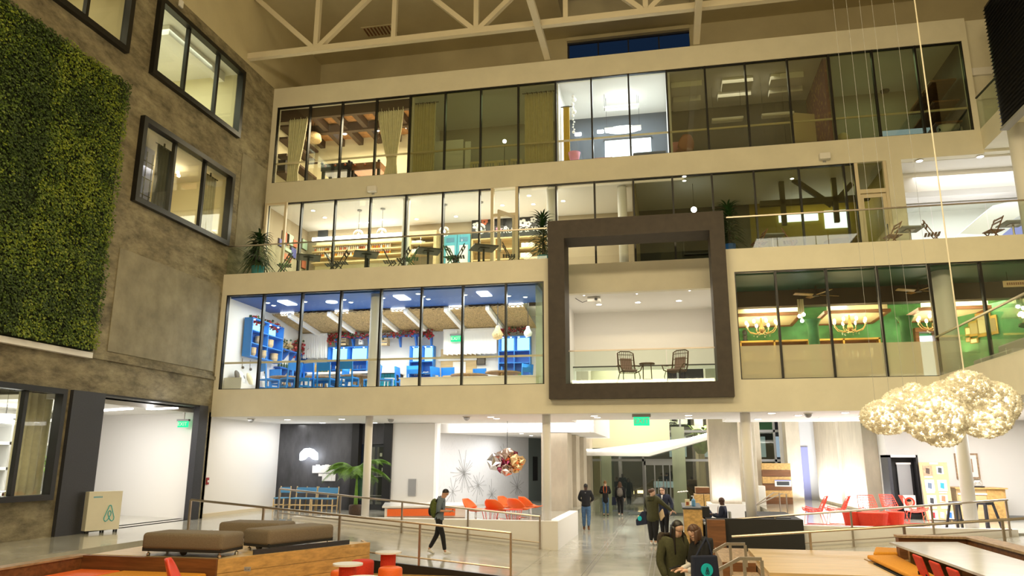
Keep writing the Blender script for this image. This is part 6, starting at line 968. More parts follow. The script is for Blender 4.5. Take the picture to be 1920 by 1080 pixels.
def rstool(lab, x, y, m='red', h=.5):
    t = T('drum_stool', lab, 'stool', (x, y, .02), group='red drum stools'); B().lathe([(.225, 0), (.23, .02), (.23, h-.05), (.215, h-.015), (.17, h)], n=28).build('upholstery', m, t, smooth=True); B().lathe([(.2, -.015), (.2, .0)], n=20).build('glide', 'black', t); return t
rstool('deep red drum stool between the two tables', PZ(691, 1048, .5).x, 15.2); rstool('orange red drum stool right of the farther white table', PZ(755, 1056, .5).x, 14.35, 'orange'); rstool('orange drum stool hidden behind the middle white table', PZ(664, 1064, .5).x, 13.75, 'orange'); rstool('orange drum stool at the bottom edge left of the tables', PZ(588, 1079, .5).x, 12.3, 'orange')
# welcome desk with looped mark
dA, dB = PZ(157, 1001, .7), PZ(213, 997, .7); dA.z = dB.z = .7; du = (dB-dA); wd = du.length; du.normalize(); dn = Vector((du.y, -du.x, 0))
wdk = T('welcome_desk', 'white mobile welcome desk with a teal looped A shaped mark by the dark portal', 'desk', dA, world=True); P0 = dA-du*.05+dn*.14; wl = wd+.1
B().prism([P0, P0+du*wl, P0+du*wl-dn*.2, P0-dn*.2], (0, 0, .98)).build('body', 'plaster', wdk); body = wdk.children[-1]; 
for v in body.data.vertices: v.co.z += .07 if v.co.z < .5 else .03
for q in (.1, .55, .95):
    for o_ in (.04, .16): p = P0+du*wl*q-dn*o_; B().lathe([(.025, 0), (.025, .08)], (p.x, p.y, .7), 8).build('caster', 'black', wdk)
LG = [(0, 1), (-.14, .96), (-.3, .62), (-.66, -.2), (-.8, -.52), (-.76, -.8), (-.52, -.96), (-.28, -.86), (-.02, -.56), (.2, -.2), (.25, .08), (.14, .28), (0, .34), (-.14, .28), (-.25, .08), (-.2, -.2), (.02, -.56), (.28, -.86), (.52, -.96), (.76, -.8), (.8, -.52), (.66, -.2), (.3, .62), (.14, .96), (0, 1)]
cc = P0+du*(wl*.66)+Vector((0, 0, .47))+dn*.012; B().tube([cc+du*u*.155+Vector((0, 0, v*.2)) for u, v in LG], .009, 6).build('looped_mark', 'logo_teal', wdk)
for k in range(6): p = P0+du*wl*(.14+.045*k)+Vector((0, 0, .86))+dn*.004; B().prism([p, p+du*.025, p+du*.025+Vector((0, 0, .035)), p+Vector((0, 0, .035))], dn*.004).build('faint_letter', 'skyblue', wdk)
# side room and left offices
for i, (a, c, l) in enumerate((((186, 770), (245, 766), 'long white tube light in the side room ceiling, left one'), ((330, 765), (372, 766), 'white tube light at the right end of the side room ceiling'))): p, q = PZ(*a, 3.96), PZ(*c, 3.96); q.x = min(q.x, -15.1); tag(B().beam(p, q, .16, .04).build('tube_light', 'tube'), l, 'light')
p = PX(343, 799, -15.2); ex2 = exit_sign(p+Vector((0, 0, .06)), 'pale green exit sign seen edge on in the side room', .8, 3.98-p.z-.06)
def office_lamp(p, l, n, wd=1.0): t = T('linear_pendant', l, 'lamp', p); B().box(-.06, -wd/2, -.03, .06, wd/2, .03).build('diffuser', 'tube', t); B().box(-.07, -wd/2, .03, .07, wd/2, .07).build('housing', 'white', t); [B().tube([(0, y, .07), (0, y, n)], .006, 5).build('wire', 'frame', t) for y in (-wd/2+.1, wd/2-.1)]
office_lamp(PX(112, 172, -17.0) if 0 else Vector((-16.4, 16.6, 3.55)), 'white linear pendant in the ground floor office at the far left', .7); office_lamp(Vector((-18, 18.2, 3.5)), 'white linear pendant deeper in the ground floor office', .75)
lc = T('office_curtain', 'heavy beige curtain at the right side of the ground floor office window', 'curtain', (-15.3, 16, 1.6), world=True); B().grid(lambda u, v: (-15.35+.07*math.sin(u*30), 15.45+u*1.1, 4.1-2.5*v), 60, 4).build('fabric', 'curtain', lc, smooth=True, solid=.01); B().tube([(-15.35, 15.3, 4.12), (-15.35, 16.65, 4.12)], .02).box(-15.37, 15.6, 4.1, -15.33, 15.64, 4.31).build('curtain_rod', 'frame', lc)
ow = T('office_shelf', 'white office shelf with an orange framed box and trailing plant at far left', 'shelf', (-18.5, 17.5, .7), world=True)
for z in (1.5, 2.2, 2.9, 3.6): B().box(-18.8, 15.4, z, -18.3, 19.9, z+.08).build('shelf_board', 'white', ow)
for y in (15.5, 17.0, 18.4, 19.8): B().box(-18.8, y-.05, .7, -18.3, y+.05, 3.7).build('upright', 'grey', ow)
ob_ = T('orange_box', 'orange wooden picture box on the office shelf at far left', 'picture', (-18.3, 18.9, 2.28)); 
for a in ((-.45, 0, -.35, .6), (.35, 0, .45, .6), (-.35, 0, .35, .1), (-.35, .5, .35, .6)): B().box(-.03, a[0], a[1], .1, a[2], a[3]).build('side', 'wood', ob_)
B().box(-.03, -.35, .1, 0, .35, .5).build('backing', 'paper', ob_); B().box(0, -.1, .2, .03, .15, .36).build('motif', 'black', ob_)
leafplant('trailing_plant', 'small trailing green plant on the office shelf at far left', (-18.3, 19.5, 2.28), .2, .45, 'white', .12, 40, .9, 12, 4, .03, 'palm')
# offices on the middle and upper floors of the concrete wall
for i, (y, l) in enumerate(((19.4, 'grey curtain at the left of the framed middle office window'), (21.9, 'sheer curtain at the right of the framed middle office window'))): t = T('office_curtain', l, 'curtain', (-15.2, y, 9.7), world=True); B().grid(lambda u, v: (-15.25+.05*math.sin(u*26), y-.3+u*.62, 12.1-2.45*v), 40, 4).build('fabric', 'greydark' if i == 0 else 'curtain', t, smooth=True, solid=.01); B().tube([(-15.25, y-.4, 12.12), (-15.25, y+.45, 12.12)], .02).box(-15.27, y, 12.12, -15.23, y+.04, 12.26).build('curtain_rod', 'frame', t)
ch2 = T('office_chandelier', 'lit chandelier with white bulbs in the middle office of the concrete wall', 'lamp', PX(318, 330, -16.3)); [B().tube([(0, 0, 0), (.3*math.cos(k*PI/3), .3*math.sin(k*PI/3), .05)], .015, 5).build('arm', 'brass', ch2) for k in range(6)]; [B().ball((.3*math.cos(k*PI/3), .3*math.sin(k*PI/3), .1), .06, n=8).build('bulb', 'bulb', ch2) for k in range(6)]; B().tube([(0, 0, -.05), (0, 0, 12.25-ch2.location.z)], .015, 6).build('chain', 'brass', ch2)
wg = T('grid_window', 'lilac panel with a thin dark grid at the left of the middle office', 'panel', (-15.9, 20, 9.7), world=True); B().box(-16.0, 18.6, 9.7, -15.95, 19.9, 12.25).build('panel', 'lilac', wg)
for k in range(5): B().box(-15.95, 18.7+k*.28, 9.8, -15.93, 18.72+k*.28, 12.1).build('bar', 'black', wg)
for k in range(4): B().box(-15.95, 18.6, 10.1+k*.55, -15.93, 19.9, 10.12+k*.55).build('crossbar', 'black', wg)
for i, (a, l) in enumerate((((348, 137), 'small bright spot in the upper office ceiling seen through the top framed window'),)): p = PX(*a, -16.0); downlight(p.x, p.y, 16.34, l, 'upper office spots', .1)
tag(B().box(-15.7, 19.2, 16.0, -15.4, 22.4, 16.34).build('office_duct', 'white'), 'white boxed duct under the upper office ceiling', 'duct'); tag(B().beam((-15.6, 11.5, 15.0), (-15.6, 16.4, 15.9), .3, .35).build('timber_brace', 'wooddark'), 'reddish timber brace in the topmost left window', 'beam'); tag(B().beam((-16.1, 16.2, 13.6), (-16.1, 14.2, 15.6), .2, .2).build('timber_brace', 'wooddark'), 'second thinner timber brace in the topmost left window', 'beam')
for i, (a, l) in enumerate((((338, 7), 'small white junction box on the concrete above the upper framed window'), ((519, 252), 'tiny switch plate on the concrete near the top floor glass'))): p = PX(*a, XW); tag(B().box(XW, p.y-.09, p.z-.12, XW+.06, p.y+.09, p.z+.12).build('junction_box', 'paper', bevel=.01), l, 'box')
# ================================================================ RIGHT FOREGROUND
rt = T('timber_terrace', 'wide pale timber terrace top at the right foreground', 'platform', (2.5, 15, 0), world=True)
for i in range(8): y0 = 13.4+i*.44; B().box(1.5, y0, .69, (3.42 if y0 < 15.55 else 4.05 if y0 < 16 else 4.7), y0+.435, .75).build('deck_plank', 'woodpale', rt)
for k in range(3): B().box(1.5, 13.34, .02+.225*k, 3.42, 13.4, .24+.225*k).build('front_board', 'wood', rt); B().box(1.44, 13.34, .02+.225*k, 1.5, 16.92, .24+.225*k).build('side_board', 'woodgrey', rt)
b0_ = None
for i, (x0, y0, x1, y1, z0, z1, l) in enumerate(((.84, 14.6, 1.42, 16.9, .36, .75, 'grey topped timber block beside the terrace, upper one near the ramp'), (.80, 15.4, 1.42, 16.9, 0, .35, 'timber block under the upper grey topped block'), (.95, 12.9, 1.42, 14.4, .0, .62, 'dark ended timber block by the handrail posts'), (.62, 11.9, .93, 13.6, 0, .3, 'low timber step block at the foot of the terrace'))):
    t = T('timber_block', l, 'block', ((x0+x1)/2, (y0+y1)/2, z0), group='stepped timber blocks'); hx, hy = (x1-x0)/2, (y1-y0)/2; B().box(-hx, -hy+.02, 0, hx, hy, z1-z0).build('beam_body', 'woodgrey', t, bevel=.01); B().box(-hx+.005, -hy, .005, hx-.005, -hy+.02, z1-z0-.005).build('end_grain', 'wooddark', t)
for i, (pts, l) in enumerate((([PY(1327, 1040, 14), PY(1362, 1020, 14), PY(1397, 1020, 14)], 'upper steel stair handrail beside the two women'), ([PY(1318, 1084, 12), PY(1387, 1047, 12), PY(1428, 1048, 12)], 'lower steel stair handrail at the bottom edge'))):
    t = T('stair_handrail', l, 'railing', pts[0], world=True); q0 = pts[0]-(pts[1]-pts[0])*.8
    for a, c in zip([q0]+pts[1:], pts[1:]): B().beam(a, c, .05, .045).build('rail', 'steel', t)
    B().beam(pts[2]-Vector((0, 0, .02)), (pts[2].x, pts[2].y, .62 if i == 1 else .75), .045, .045, (0, 1, 0)).build('post', 'steel', t); B().beam(pts[1]-Vector((-.06, 0, .02)), (pts[1].x+.06, pts[1].y, .05), .045, .045, (0, 1, 0)).build('post', 'steel', t)
bt = T('long_table', 'big white laminate table in the right foreground', 'table', (4.4, 13, .35), world=True); B().prism([PZ(1667, 1016, 1.1), PZ(1795, 1016, 1.1), (4.98, 10.0, 1.1), (3.86, 10.0, 1.1)], (0, 0, -.035)).build('tabletop', 'tabletop', bt); 
for y in (10.4, 15.0): B().box(4.05, y-.05, .02, 4.85, y+.05, 1.06).build('leg_panel', 'wood', bt)
lw_ = T('timber_low_wall', 'dark timber low wall running behind the white laminate table', 'wall', (4.7, 15.9, 0), world=True); B().box(4.1, 15.75, .02, 5.35, 15.95, 1.13).build('rear_board', 'wooddark', lw_); B().box(5.25, 10.0, .02, 5.55, 15.75, 1.13).build('side_board', 'wooddark', lw_); B().box(4.08, 15.7, 1.13, 5.6, 15.97, 1.17).build('rear_cap', 'woodgrey', lw_); B().box(5.22, 10.0, 1.13, 5.6, 15.7, 1.17).build('side_cap', 'woodgrey', lw_)
S('floor_pit_right', 'greydark', B().box(3.43, 8, 0, 5.25, 15.7, .3))
bb = T('seat_bench', 'dark bench carrying the golden cushions beside the white table', 'bench', (3.6, 14, .3), world=True); B().box(3.44, 12.4, .31, 3.8, 14.95, .76).build('body', 'blackmatte', bb); B().box(3.44, 14.96, .31, 4.3, 15.6, .76).build('rear_body', 'wood', bb)
tag(B().prism([PZ(1626, 1048, .78), PZ(1682, 1048, .78), (3.80, 12.5, .78), (3.46, 12.5, .78)], (0, 0, .07)).build('seat_cushion', 'mustard', bevel=.025), 'golden seat cushion nearest on the dark bench', 'cushion', 'golden cushions'); tag(B().prism([PZ(1638, 1043, .78), PZ(1642, 1032, .78), PZ(1712, 1036, .78), PZ(1745, 1043, .78)], (0, 0, .07)).build('seat_cushion', 'mustard', bevel=.025), 'golden seat cushion behind, at the corner by the white table', 'cushion', 'golden cushions')
r0 = None
for i, (a, y, l) in enumerate(((1759, 12.75, 'farthest'), (1799, 12.0, 'middle'), (1840, 11.3, 'nearest'))):
    p = PY(a+14, 1056, y); lab = 'red stacking chair tucked at the white table, %s of the three' % l
    if r0 is None:
        r0 = T('stacking_chair', lab, 'chair', (3.8, y, .3), PI/2, 'red stacking chairs'); B().cbox((0, .2, .66), .40, .035, .38, 0, -.28).build('backrest', 'red', r0, bevel=.03); B().box(-.2, -.28, .40, .2, .16, .44).build('seat', 'black', r0, bevel=.015)
        for sx in (-.18, .18): B().beam((sx, -.25, 0), (sx, -.2, .42), .025, .025).build('leg', 'frame', r0); B().beam((sx, .16, 0), (sx, .2, .6), .025, .025).build('leg', 'frame', r0)
        r0.rotation_euler = (0, 0, PI/2)
    else: dup(r0, (3.8, y, .3), None, lab)
# ================================================================ HANGING THINGS
cl_ = T('cloud_lamp', 'huge cloud shaped pendant lamp of cream petals hanging on a cable at the right', 'lamp', PY(1760, 770, 16), world=True); rd = random.Random(21)
LB = [(1662, 782, .50, .36), (1700, 762, .46, .40), (1745, 778, .62, .58), (1712, 735, .22, .18), (1790, 762, .62, .56), (1808, 728, .42, .34), (1845, 780, .52, .44), (1868, 756, .50, .46), (1760, 805, .42, .36), (1828, 745, .5, .42)]
LB = [(PY(a, c, 16)+Vector((0, .18*math.sin(i*2.1), 0)), r, h) for i, (a, c, r, h) in enumerate(LB)]
LB = [(c, r*.92, h*.9) for c, r, h in LB]
tf = B()
for i, (c, r, h) in enumerate(LB):
    n = int(2900*r*h/.3)
    for k in range(n):
        zz = rd.uniform(-1, 1); t_ = rd.uniform(0, 6.2832); s_ = math.sqrt(1-zz*zz); d = Vector((s_*math.cos(t_), s_*math.sin(t_), zz)); p = c+Vector((d.x*r, d.y*r*.85, d.z*h))*rd.uniform(.95, 1.03)
        if any(j != i and ((p-c2).x/r2)**2+((p-c2).y/(r2*.85))**2+((p-c2).z/h2)**2 < .86 for j, (c2, r2, h2) in enumerate(LB)): continue
        q = rd.uniform(.024, .042); up_ = d; a = d.orthogonal().normalized(); b2 = d.cross(a); ph = rd.random()*6; ring = [p+(a*math.cos(ph+j*PI/2.5)+b2*math.sin(ph+j*PI/2.5))*q for j in range(5)]; tf.add(ring+[p+d*q*.9, p-d*q*.5], [(j, (j+1) % 5, 5) for j in range(5)]+[((j+1) % 5, j, 6) for j in range(5)])
def petalmat():
    m = bpy.data.materials.new('petal'); m.use_nodes = True; t = m.node_tree; t.nodes.clear(); L = t.links.new; a = nd(t, 'ShaderNodeBsdfTranslucent'); a.inputs[0].default_value = (.95, .90, .78, 1); b = nd(t, 'ShaderNodeBsdfDiffuse'); b.inputs[0].default_value = (.90, .88, .80, 1); x = nd(t, 'ShaderNodeMixShader'); x.inputs[0].default_value = .5; L(a.outputs[0], x.inputs[2]); L(b.outputs[0], x.inputs[1]); L(x.outputs[0], nd(t, 'ShaderNodeOutputMaterial').inputs[0]); M['petal'] = m
petalmat(); tf.build('petals', 'petal', cl_, kind='stuff')
core = B()
for i, (c, r, h) in enumerate(LB): core.ball(c, r*.55, r*.45, h*.55, 12)
M['cloudcore'] = glow('cloudcore', (1, .95, .82), 6); 
for i, (c, r, h) in enumerate(LB): B().ball(c, r*.62, r*.5, h*.62, 10).build('light_core', 'cloudcore', cl_, smooth=True)
for i in (1, 2, 4, 6): point('cloud_glow', LB[i][0]+Vector((0, -.2, -.1)), 9, (1, .86, .6), .2)
topc = PY(1808, 702, 16); B().tube([topc-Vector((0, 0, .3)), Vector((topc.x, topc.y, 19.69))], .014, 6).build('main_cable', 'truss', cl_)
for a in (1640, 1668, 1696, 1722, 1768): p = PY(a, 745, 16); B().tube([p-Vector((0, 0, .1)), Vector((p.x, p.y, 19.69))], .003, 4).build('thin_cable', 'grey', cl_)
lp = T('louvred_panel', 'big black louvred panel hanging at the upper right corner', 'panel', (9.62, 18, 11.7), world=True); B().box(9.66, 13.5, 11.72, 9.8, 22.1, 15.6).build('backing', 'black', lp)
for k in range(32): z = 11.8+k*.118; B().prism([(9.6, 13.5, z), (9.66, 13.5, z+.05), (9.66, 13.5, z-.0)], (0, 8.58, 0)).build('slat', 'frame', lp)
B().box(9.6, 13.5, 11.68, 9.82, 22.12, 11.75).build('bottom_edge', 'grey', lp); [B().tube([(9.73, y, 15.6), (9.73, y, 19.7)], .02, 6).build('hanger', 'steel_dark', lp) for y in (15, 21)]
pg = T('faceted_pendant', 'pendant of mirrored silver, plum and amber polyhedra above the orange chairs', 'lamp', PY(951, 865, 26.3), world=True); mat('plum', (.20, .03, .06), .12, .85); mat('silverm', (.62, .58, .58), .1, 1); mat('amberm', (.62, .42, .20), .18, .8); mat('copperm', (.55, .40, .33), .12, .95)
PH = [(930, 866, .34, 'silverm'), (940, 856, .22, 'copperm'), (952, 852, .26, 'copperm'), (948, 866, .24, 'plum'), (958, 872, .26, 'copperm'), (950, 880, .25, 'copperm'), (966, 864, .26, 'amberm'), (962, 855, .22, 'plum'), (972, 872, .20, 'amberm'), (977, 864, .18, 'amberm'), (966, 879, .18, 'amberm'), (940, 877, .2, 'plum')]
for i, (a, c, r, m) in enumerate(PH):
    bm = bmesh.new(); bmesh.ops.create_icosphere(bm, subdivisions=1, radius=r); rr = random.Random(i); R = Matrix.Rotation(rr.random()*6, 3, 'Z') @ Matrix.Rotation(rr.random()*6, 3, 'X'); cc_ = PY(a, c, 26.3+.15*math.sin(i*2)); k_ = bmesh.ops.poke(bm, faces=bm.faces[:]); [setattr(v, 'co', v.co*.86) for v in k_['verts']]
    q = B(); bm.verts.index_update(); q.add([R @ v.co+cc_ for v in bm.verts], [tuple(v.index for v in f.verts) for f in bm.faces]); bm.free(); q.build('polyhedron', m, pg)
p = PY(951, 852, 26.3); B().tube([p, (p.x, p.y, 3.86)], .01, 5).build('cable', 'frame', pg)
# ================================================================ HALL AND RECEPTION
rd_ = T('reception_desk', 'tall narrow wooden reception desk with a dark top in the hall', 'desk', (.6, 25, 0), world=True); dt = [PZ(1276, 950, 1.12), PZ(1306, 957, 1.12), PZ(1300, 946.5, 1.12), PZ(1282, 945, 1.12)]; x0, x1 = .36, .86
B().box(x0, 23.9, .02, x1, 26.6, 1.1).build('body', 'wooddark', rd_); B().box(x0-.05, 23.85, 1.1, x1+.03, 26.65, 1.15).build('top', 'greydark', rd_); B().box(x0-.02, 23.88, .02, x1+.02, 23.9, 1.1).build('front_panel', 'wood', rd_)
tag(B().box(.92, 21.95, .02, 1.4, 22.15, .95).build('timber_screen', 'wooddark'), 'dark brown timber panel below the reception rail beside the black block', 'panel')
sb = T('sanitizer_bottle', 'clear blue pump bottle on the reception desk', 'bottle', (.66, 24.6, 1.15)); B().lathe([(.05, 0), (.06, .02), (.06, .18), (.02, .23)], n=12).build('body', 'bluegrey', sb); B().tube([(0, 0, .22), (0, 0, .3), (-.06, 0, .3)], .012, 6).build('pump', 'white', sb)
tb = T('tissue_box', 'small cream box with papers on the reception desk', 'box', (.48, 24.7, 1.15)); B().box(-.07, -.07, 0, .07, .07, .2).build('body', 'cream', tb); B().box(-.04, -.075, .03, .04, -.07, .13).build('front_print', 'rust', tb)
fl = T('white_flower', 'white orchid like flower on the reception desk', 'flower', (.56, 25.2, 1.15)); B().lathe([(.05, 0), (.06, .12)], n=10).build('vase', 'white', fl); B().tube([(0, 0, .1), (.02, 0, .3), (-.08, 0, .42)], .01, 5).build('stem', 'leaf', fl); [B().ball((-.08-.08*k, .02*k, .42-.01*k), .05, .05, .025, 8).build('petal', 'paper', fl) for k in range(4)]
for i, (a, c, y, d_, l) in enumerate((((1304, 914), (1331, 925), 33.2, 'wooddark', 'long timber block topmost of the stack behind the reception'), ((1302, 927), (1320, 948), 32.6, 'wood', 'timber block lower left of the stack behind the reception'), ((1320, 927), (1332, 948), 32.6, 'wood', 'timber block lower right of the stack behind the reception'))):
    p, q = PY(*a, y), PY(*c, y); t = T('timber_stack_block', l, 'block', (p.x, y, q.z if i == 0 else 0), group='timber stack behind the reception', world=True); z0 = q.z if i == 0 else .01; B().box(p.x, y+.03, z0, q.x, y+1.2, p.z).build('beam_body', 'woodgrey', t); B().box(p.x, y, z0, q.x, y+.03, p.z).build('end_grain', d_, t)
dp = T('desk_equipment', 'black monitor and keyboard on the reception work surface', 'monitor', (1.0, 24.2, .75)); B().box(-.14, -.2, .12, .1, .2, .42).build('monitor', 'black', dp); B().box(-.02, -.05, 0, .02, .05, .14).build('stand', 'black', dp); B().box(.12, -.2, 0, .3, .2, .02).build('keyboard', 'black', dp)
dsk = T('work_surface', 'grey low work surface in front of the seated man', 'desk', (1.25, 24.2, 0)); B().box(-.35, -.8, .71, .25, .9, .75).build('desktop', 'grey', dsk); [B().box(x-.03, y-.03, 0, x+.03, y+.03, .71).build('leg', 'frame', dsk) for x in (-.3, .2) for y in (-.7, .8)]
bg = T('round_blue_bag', 'round navy bag on the reception work surface', 'bag', (1.05, 24.75, .75)); B().ball((0, 0, .16), .17, .12, .16, 14).build('body', 'cloth_navy', bg, smooth=True); B().tube([(-.1, 0, .28), (0, 0, .42), (.1, 0, .28)], .012, 6).build('strap', 'cloth_navy', bg)
dw_ = T('timber_display_wall', 'stacked timber plank wall with a white framed screen far right in the hall', 'wall', (4.6, 35.6, .69), world=True); p, q = PY(1428, 868, 35.6), PY(1486, 928, 35.6)
for k in range(6): z = .69+(p.z-.69)*k/6; B().box(p.x, 35.6-.02*(k % 2), z, q.x, 35.9, z+(p.z-.69)/6-.01).build('plank', 'wood' if k % 2 else 'wooddark', dw_)
ms = T('white_framed_screen', 'white framed landscape screen on the stacked timber wall', 'screen', PY(1468, 906, 35.56)); B().box(-.34, -.03, -.14, .34, .03, .14).build('frame', 'paper', ms); B().box(-.26, -.04, -.09, .26, -.03, .07).build('screen', 'greydark', ms); B().box(-.33, -.05, .1, .33, -.02, .14).build('light_strip', 'lilacglow', ms)
wc_ = tag(B().box(PY(1413, 914, 34.5).x, 34.5, .69, PY(1435, 914, 34.5).x, 35.1, PY(1413, 911, 34.5).z).build('white_plinth', 'white', bevel=.02), 'white plinth at the foot of the far concrete column', 'plinth')
for i, (pts, l) in enumerate((([(1404, 955), (1450, 924), (1461, 924), (1461, 950)], 'front thin stair rail behind the black block'), ([(1412, 950), (1464, 926), (1474, 926), (1476, 955)], 'rear thin stair rail behind the black block'))):
    t = T('thin_stair_rail', l, 'railing', PY(*pts[0], 28+i), world=True); P = [PY(*a, 28+i) for a in pts]; P[-1] = Vector((P[2].x, P[2].y, .69)); B().tube(P, .025, 6).build('rail', 'steel', t); B().tube([P[0], (P[0].x, P[0].y, .69)], .02, 6).build('post', 'steel', t)
cr = T('parked_car', 'dark parked car with amber lights beyond the entrance glass', 'car', (-.1, 47.5, 0)); B().prism([(-2.1, 0, .3), (2.1, 0, .3), (2.15, 0, .75), (1.3, 0, .88), (.7, 0, 1.4), (-1.0, 0, 1.42), (-1.7, 0, .92), (-2.1, 0, .8)], (0, 1.7, 0)).build('body', 'carpaint', cr, bevel=.06)
for x in (-1.35, 1.35):
    for y in (-.02, 1.52): b = B(); b.tube([(x, y, .32), (x, y+.2, .32)], .32, 16); b.build('wheel', 'black', cr)
B().box(-.9, -.02, .95, .6, .0, 1.32).build('window', 'litwin', cr); B().box(-2.12, .1, .55, -2.05, .5, .72).build('tail_lamp', 'carlight', cr); B().box(-1.9, -.03, .6, -1.4, 0, .78).build('side_lamp', 'carlight', cr)
pt = T('street_palm', 'short street palm with a pale trunk beyond the entrance glass', 'tree', (PY(1320, 940, 44.5).x, 44.5, 0)); B().lathe([(.22, 0), (.18, 2.6), (.16, 3.0)], n=12).build('trunk', 'conccol', pt); B().ball((0, 0, 3.6), .5, .5, .75, 12).build('crown_base', 'palm', pt); b = B()
for k in range(26): a = k*2.4; up_ = .3+.9*(k % 5)/5; b.add([(0, 0, 3.8), (.7*math.cos(a)-.1*math.sin(a), .7*math.sin(a)+.1*math.cos(a), 3.8+up_*.7), (1.5*math.cos(a), 1.5*math.sin(a), 3.6+up_*.8), (.7*math.cos(a)+.1*math.sin(a), .7*math.sin(a)-.1*math.cos(a), 3.8+up_*.7)], [(0, 1, 2, 3)])
b.build('fronds', 'palm', pt, kind='stuff'); point('street_fill', (2, 45, 5.5), 700, (1, .9, .75), .2); point('street_fill', (-3, 50, 5.5), 900, (.9, .95, 1), .2)  # point lights added to brighten the street beyond the glass
# ================================================================ RIGHT LOUNGE
def wirechair(lab, loc, rz, m='wirered'):
    t = T('wire_chair', lab, 'chair', loc, rz, 'coral wire chairs'); b = B()
    def f(u, v):
        a = (u-.5)*2
        if v < .5: k = v/.5; return Vector((a*(.30-.03*k), -.30+.5*k, .40-.06*math.sin(k*PI*.8)+.10*a*a))
        k = (v-.5)/.5; return Vector((a*(.27-.05*k*k), .20+.20*k-.06*a*a, .37+.45*k+.06*a*a*(1-k)))
    for i in range(11): b.tube([f(i/10, j/12) for j in range(13)], .0075, 4)
    for j in range(0, 13): b.tube([f(i/10, j/12) for i in range(11)], .0075, 4)
    b.build('wire_shell', m, t, kind='stuff'); rim = [f(i/10, 0) for i in range(11)]+[f(1, j/12) for j in range(1, 13)]+[f(1-i/10, 1) for i in range(1, 11)]+[f(0, 1-j/12) for j in range(1, 13)]; B().tube(rim, .013, 6).build('rim', m, t)
    for s_ in (-1, 1): B().tube([(s_*.22, -.22, .38), (s_*.28, -.28, .01), (s_*.28, .26, .01), (s_*.2, .16, .37)], .011, 6).build('sled_leg', m, t)
    return t
w0 = wirechair('coral wire chair leftmost in the right lounge', (PY(1530, 984, 24.4).x, 24.4, .69), -1.9); dup(w0, (PY(1572, 984, 24.6).x, 24.6, .69), -1.9, 'coral wire chair second from the left in the right lounge'); dup(w0, (PY(1640, 975, 24.6).x, 25.0, .69), .1, 'coral wire chair behind the red drum table'); dup(w0, (PY(1678, 975, 26.2).x, 26.2, .69), 2.3, 'coral wire chair before the black cabinet'); dup(w0, (PY(1722, 975, 25).x, 25.2, .69), 1.5, 'coral wire chair holding the portrait poster')
for i, (a, y, r, l) in enumerate(((1600, 24.0, .28, 'left'), (1636, 23.8, .42, 'middle, widest'), (1676, 24.2, .30, 'right'))): t = T('red_drum', 'red drum shaped low table in the right lounge, ' + l, 'table', (PY(a, 975, y).x, y, .69), group='red drum tables'); B().lathe([(r*.8, 0), (r, .38), (r, .40)], n=24).build('drum', 'red', t, smooth=False); B().lathe([(r*.97, .40), (r*.97, .415)], n=24).build('top', 'wirered', t)
fc = T('flip_chart_cabinet', 'tall black open cabinet holding a grey flip chart pad', 'cabinet', (7.7, 27.6, .69), world=True); tl, tr_, br_, bl = PY(1661, 853, 27.6), PY(1716, 853, 27.6), PY(1733, 975, 27.6), PY(1680, 975, 27.6); x0, x1, zt = (tl.x+bl.x)/2+.25, (tr_.x+br_.x)/2, tl.z
B().box(x0-.25, 27.9, .69, x1, 28.3, zt).build('back_panel', 'black', fc); B().box(x0-.3, 27.45, .69, x0-.2, 28.3, zt).build('side_panel', 'steel_dark', fc); B().box(x1-.06, 27.45, .69, x1, 28.3, zt).build('side_panel', 'black', fc); B().box(x0-.3, 27.45, zt-.08, x1, 28.3, zt).build('top_panel', 'black', fc); B().box(x0-.2, 27.45, .69, x1, 28.3, .85).build('bottom_panel', 'black', fc)
p, q = PY(1682, 869, 27.8), PY(1719, 929, 27.8); B().box(p.x-.02, 27.8, q.z, q.x-.1, 27.84, p.z).build('flip_pad', 'grey', fc); fc.children[-1].data.materials[0] = mat('padgrey', (.52, .51, .52), .8); B().box(p.x-.04, 27.78, p.z-.03, q.x-.08, 27.86, p.z+.03).build('clamp', 'paper', fc); [B().box(x0-.1, 27.7, .9+.09*k, x1-.1, 27.72, .93+.09*k).build('lower_slat', 'frame', fc) for k in range(3)]
eb = T('picture_easel_board', 'tall kraft board with pinned pictures leaning beside the black cabinet', 'board', (8.4, 26.9, .69), world=True); tl, tr_, br_, bl = PY(1722, 867, 27.3), PY(1775, 867, 27.3), PY(1790, 975, 26.8), PY(1738, 975, 26.8); B().prism([tl, tr_, br_, bl], (.0, .03, 0)).build('board', 'kraft', eb)
def ep(u, v, o=.012): return tl.lerp(tr_, u).lerp(bl.lerp(br_, u), v)+Vector((0, -o, 0))
pics = [(.12, .06, .45, .24, 'woodgrey'), (.60, .07, .84, .21, 'paper'), (.12, .31, .45, .51, 'lilac'), (.56, .31, .90, .51, 'mintart'), (.12, .58, .45, .76, 'paper'), (.56, .57, .86, .70, 'cream'), (.10, .84, .42, .99, 'paper'), (.48, .85, .68, .98, 'kraft'), (.74, .85, .98, .98, 'paper')]
mot = ['beamwood', 'greydark', 'cloth_blue', 'teal', 'black', 'redart', 'redflower', 'paper', 'blue']
for (u0, v0, u1, v1, m), mm in zip(pics, mot):
    pc = B().prism([ep(u0, v0), ep(u1, v0), ep(u1, v1), ep(u0, v1)], (0, .006, 0)).build('picture', m, eb); um, vm = (u0+u1)/2, (v0+v1)/2; B().prism([ep(um-.06, vm-.05, .016), ep(um+.07, vm-.04, .016), ep(um+.05, vm+.06, .016), ep(um-.08, vm+.04, .016)], (0, .004, 0)).build('motif', mm, pc)
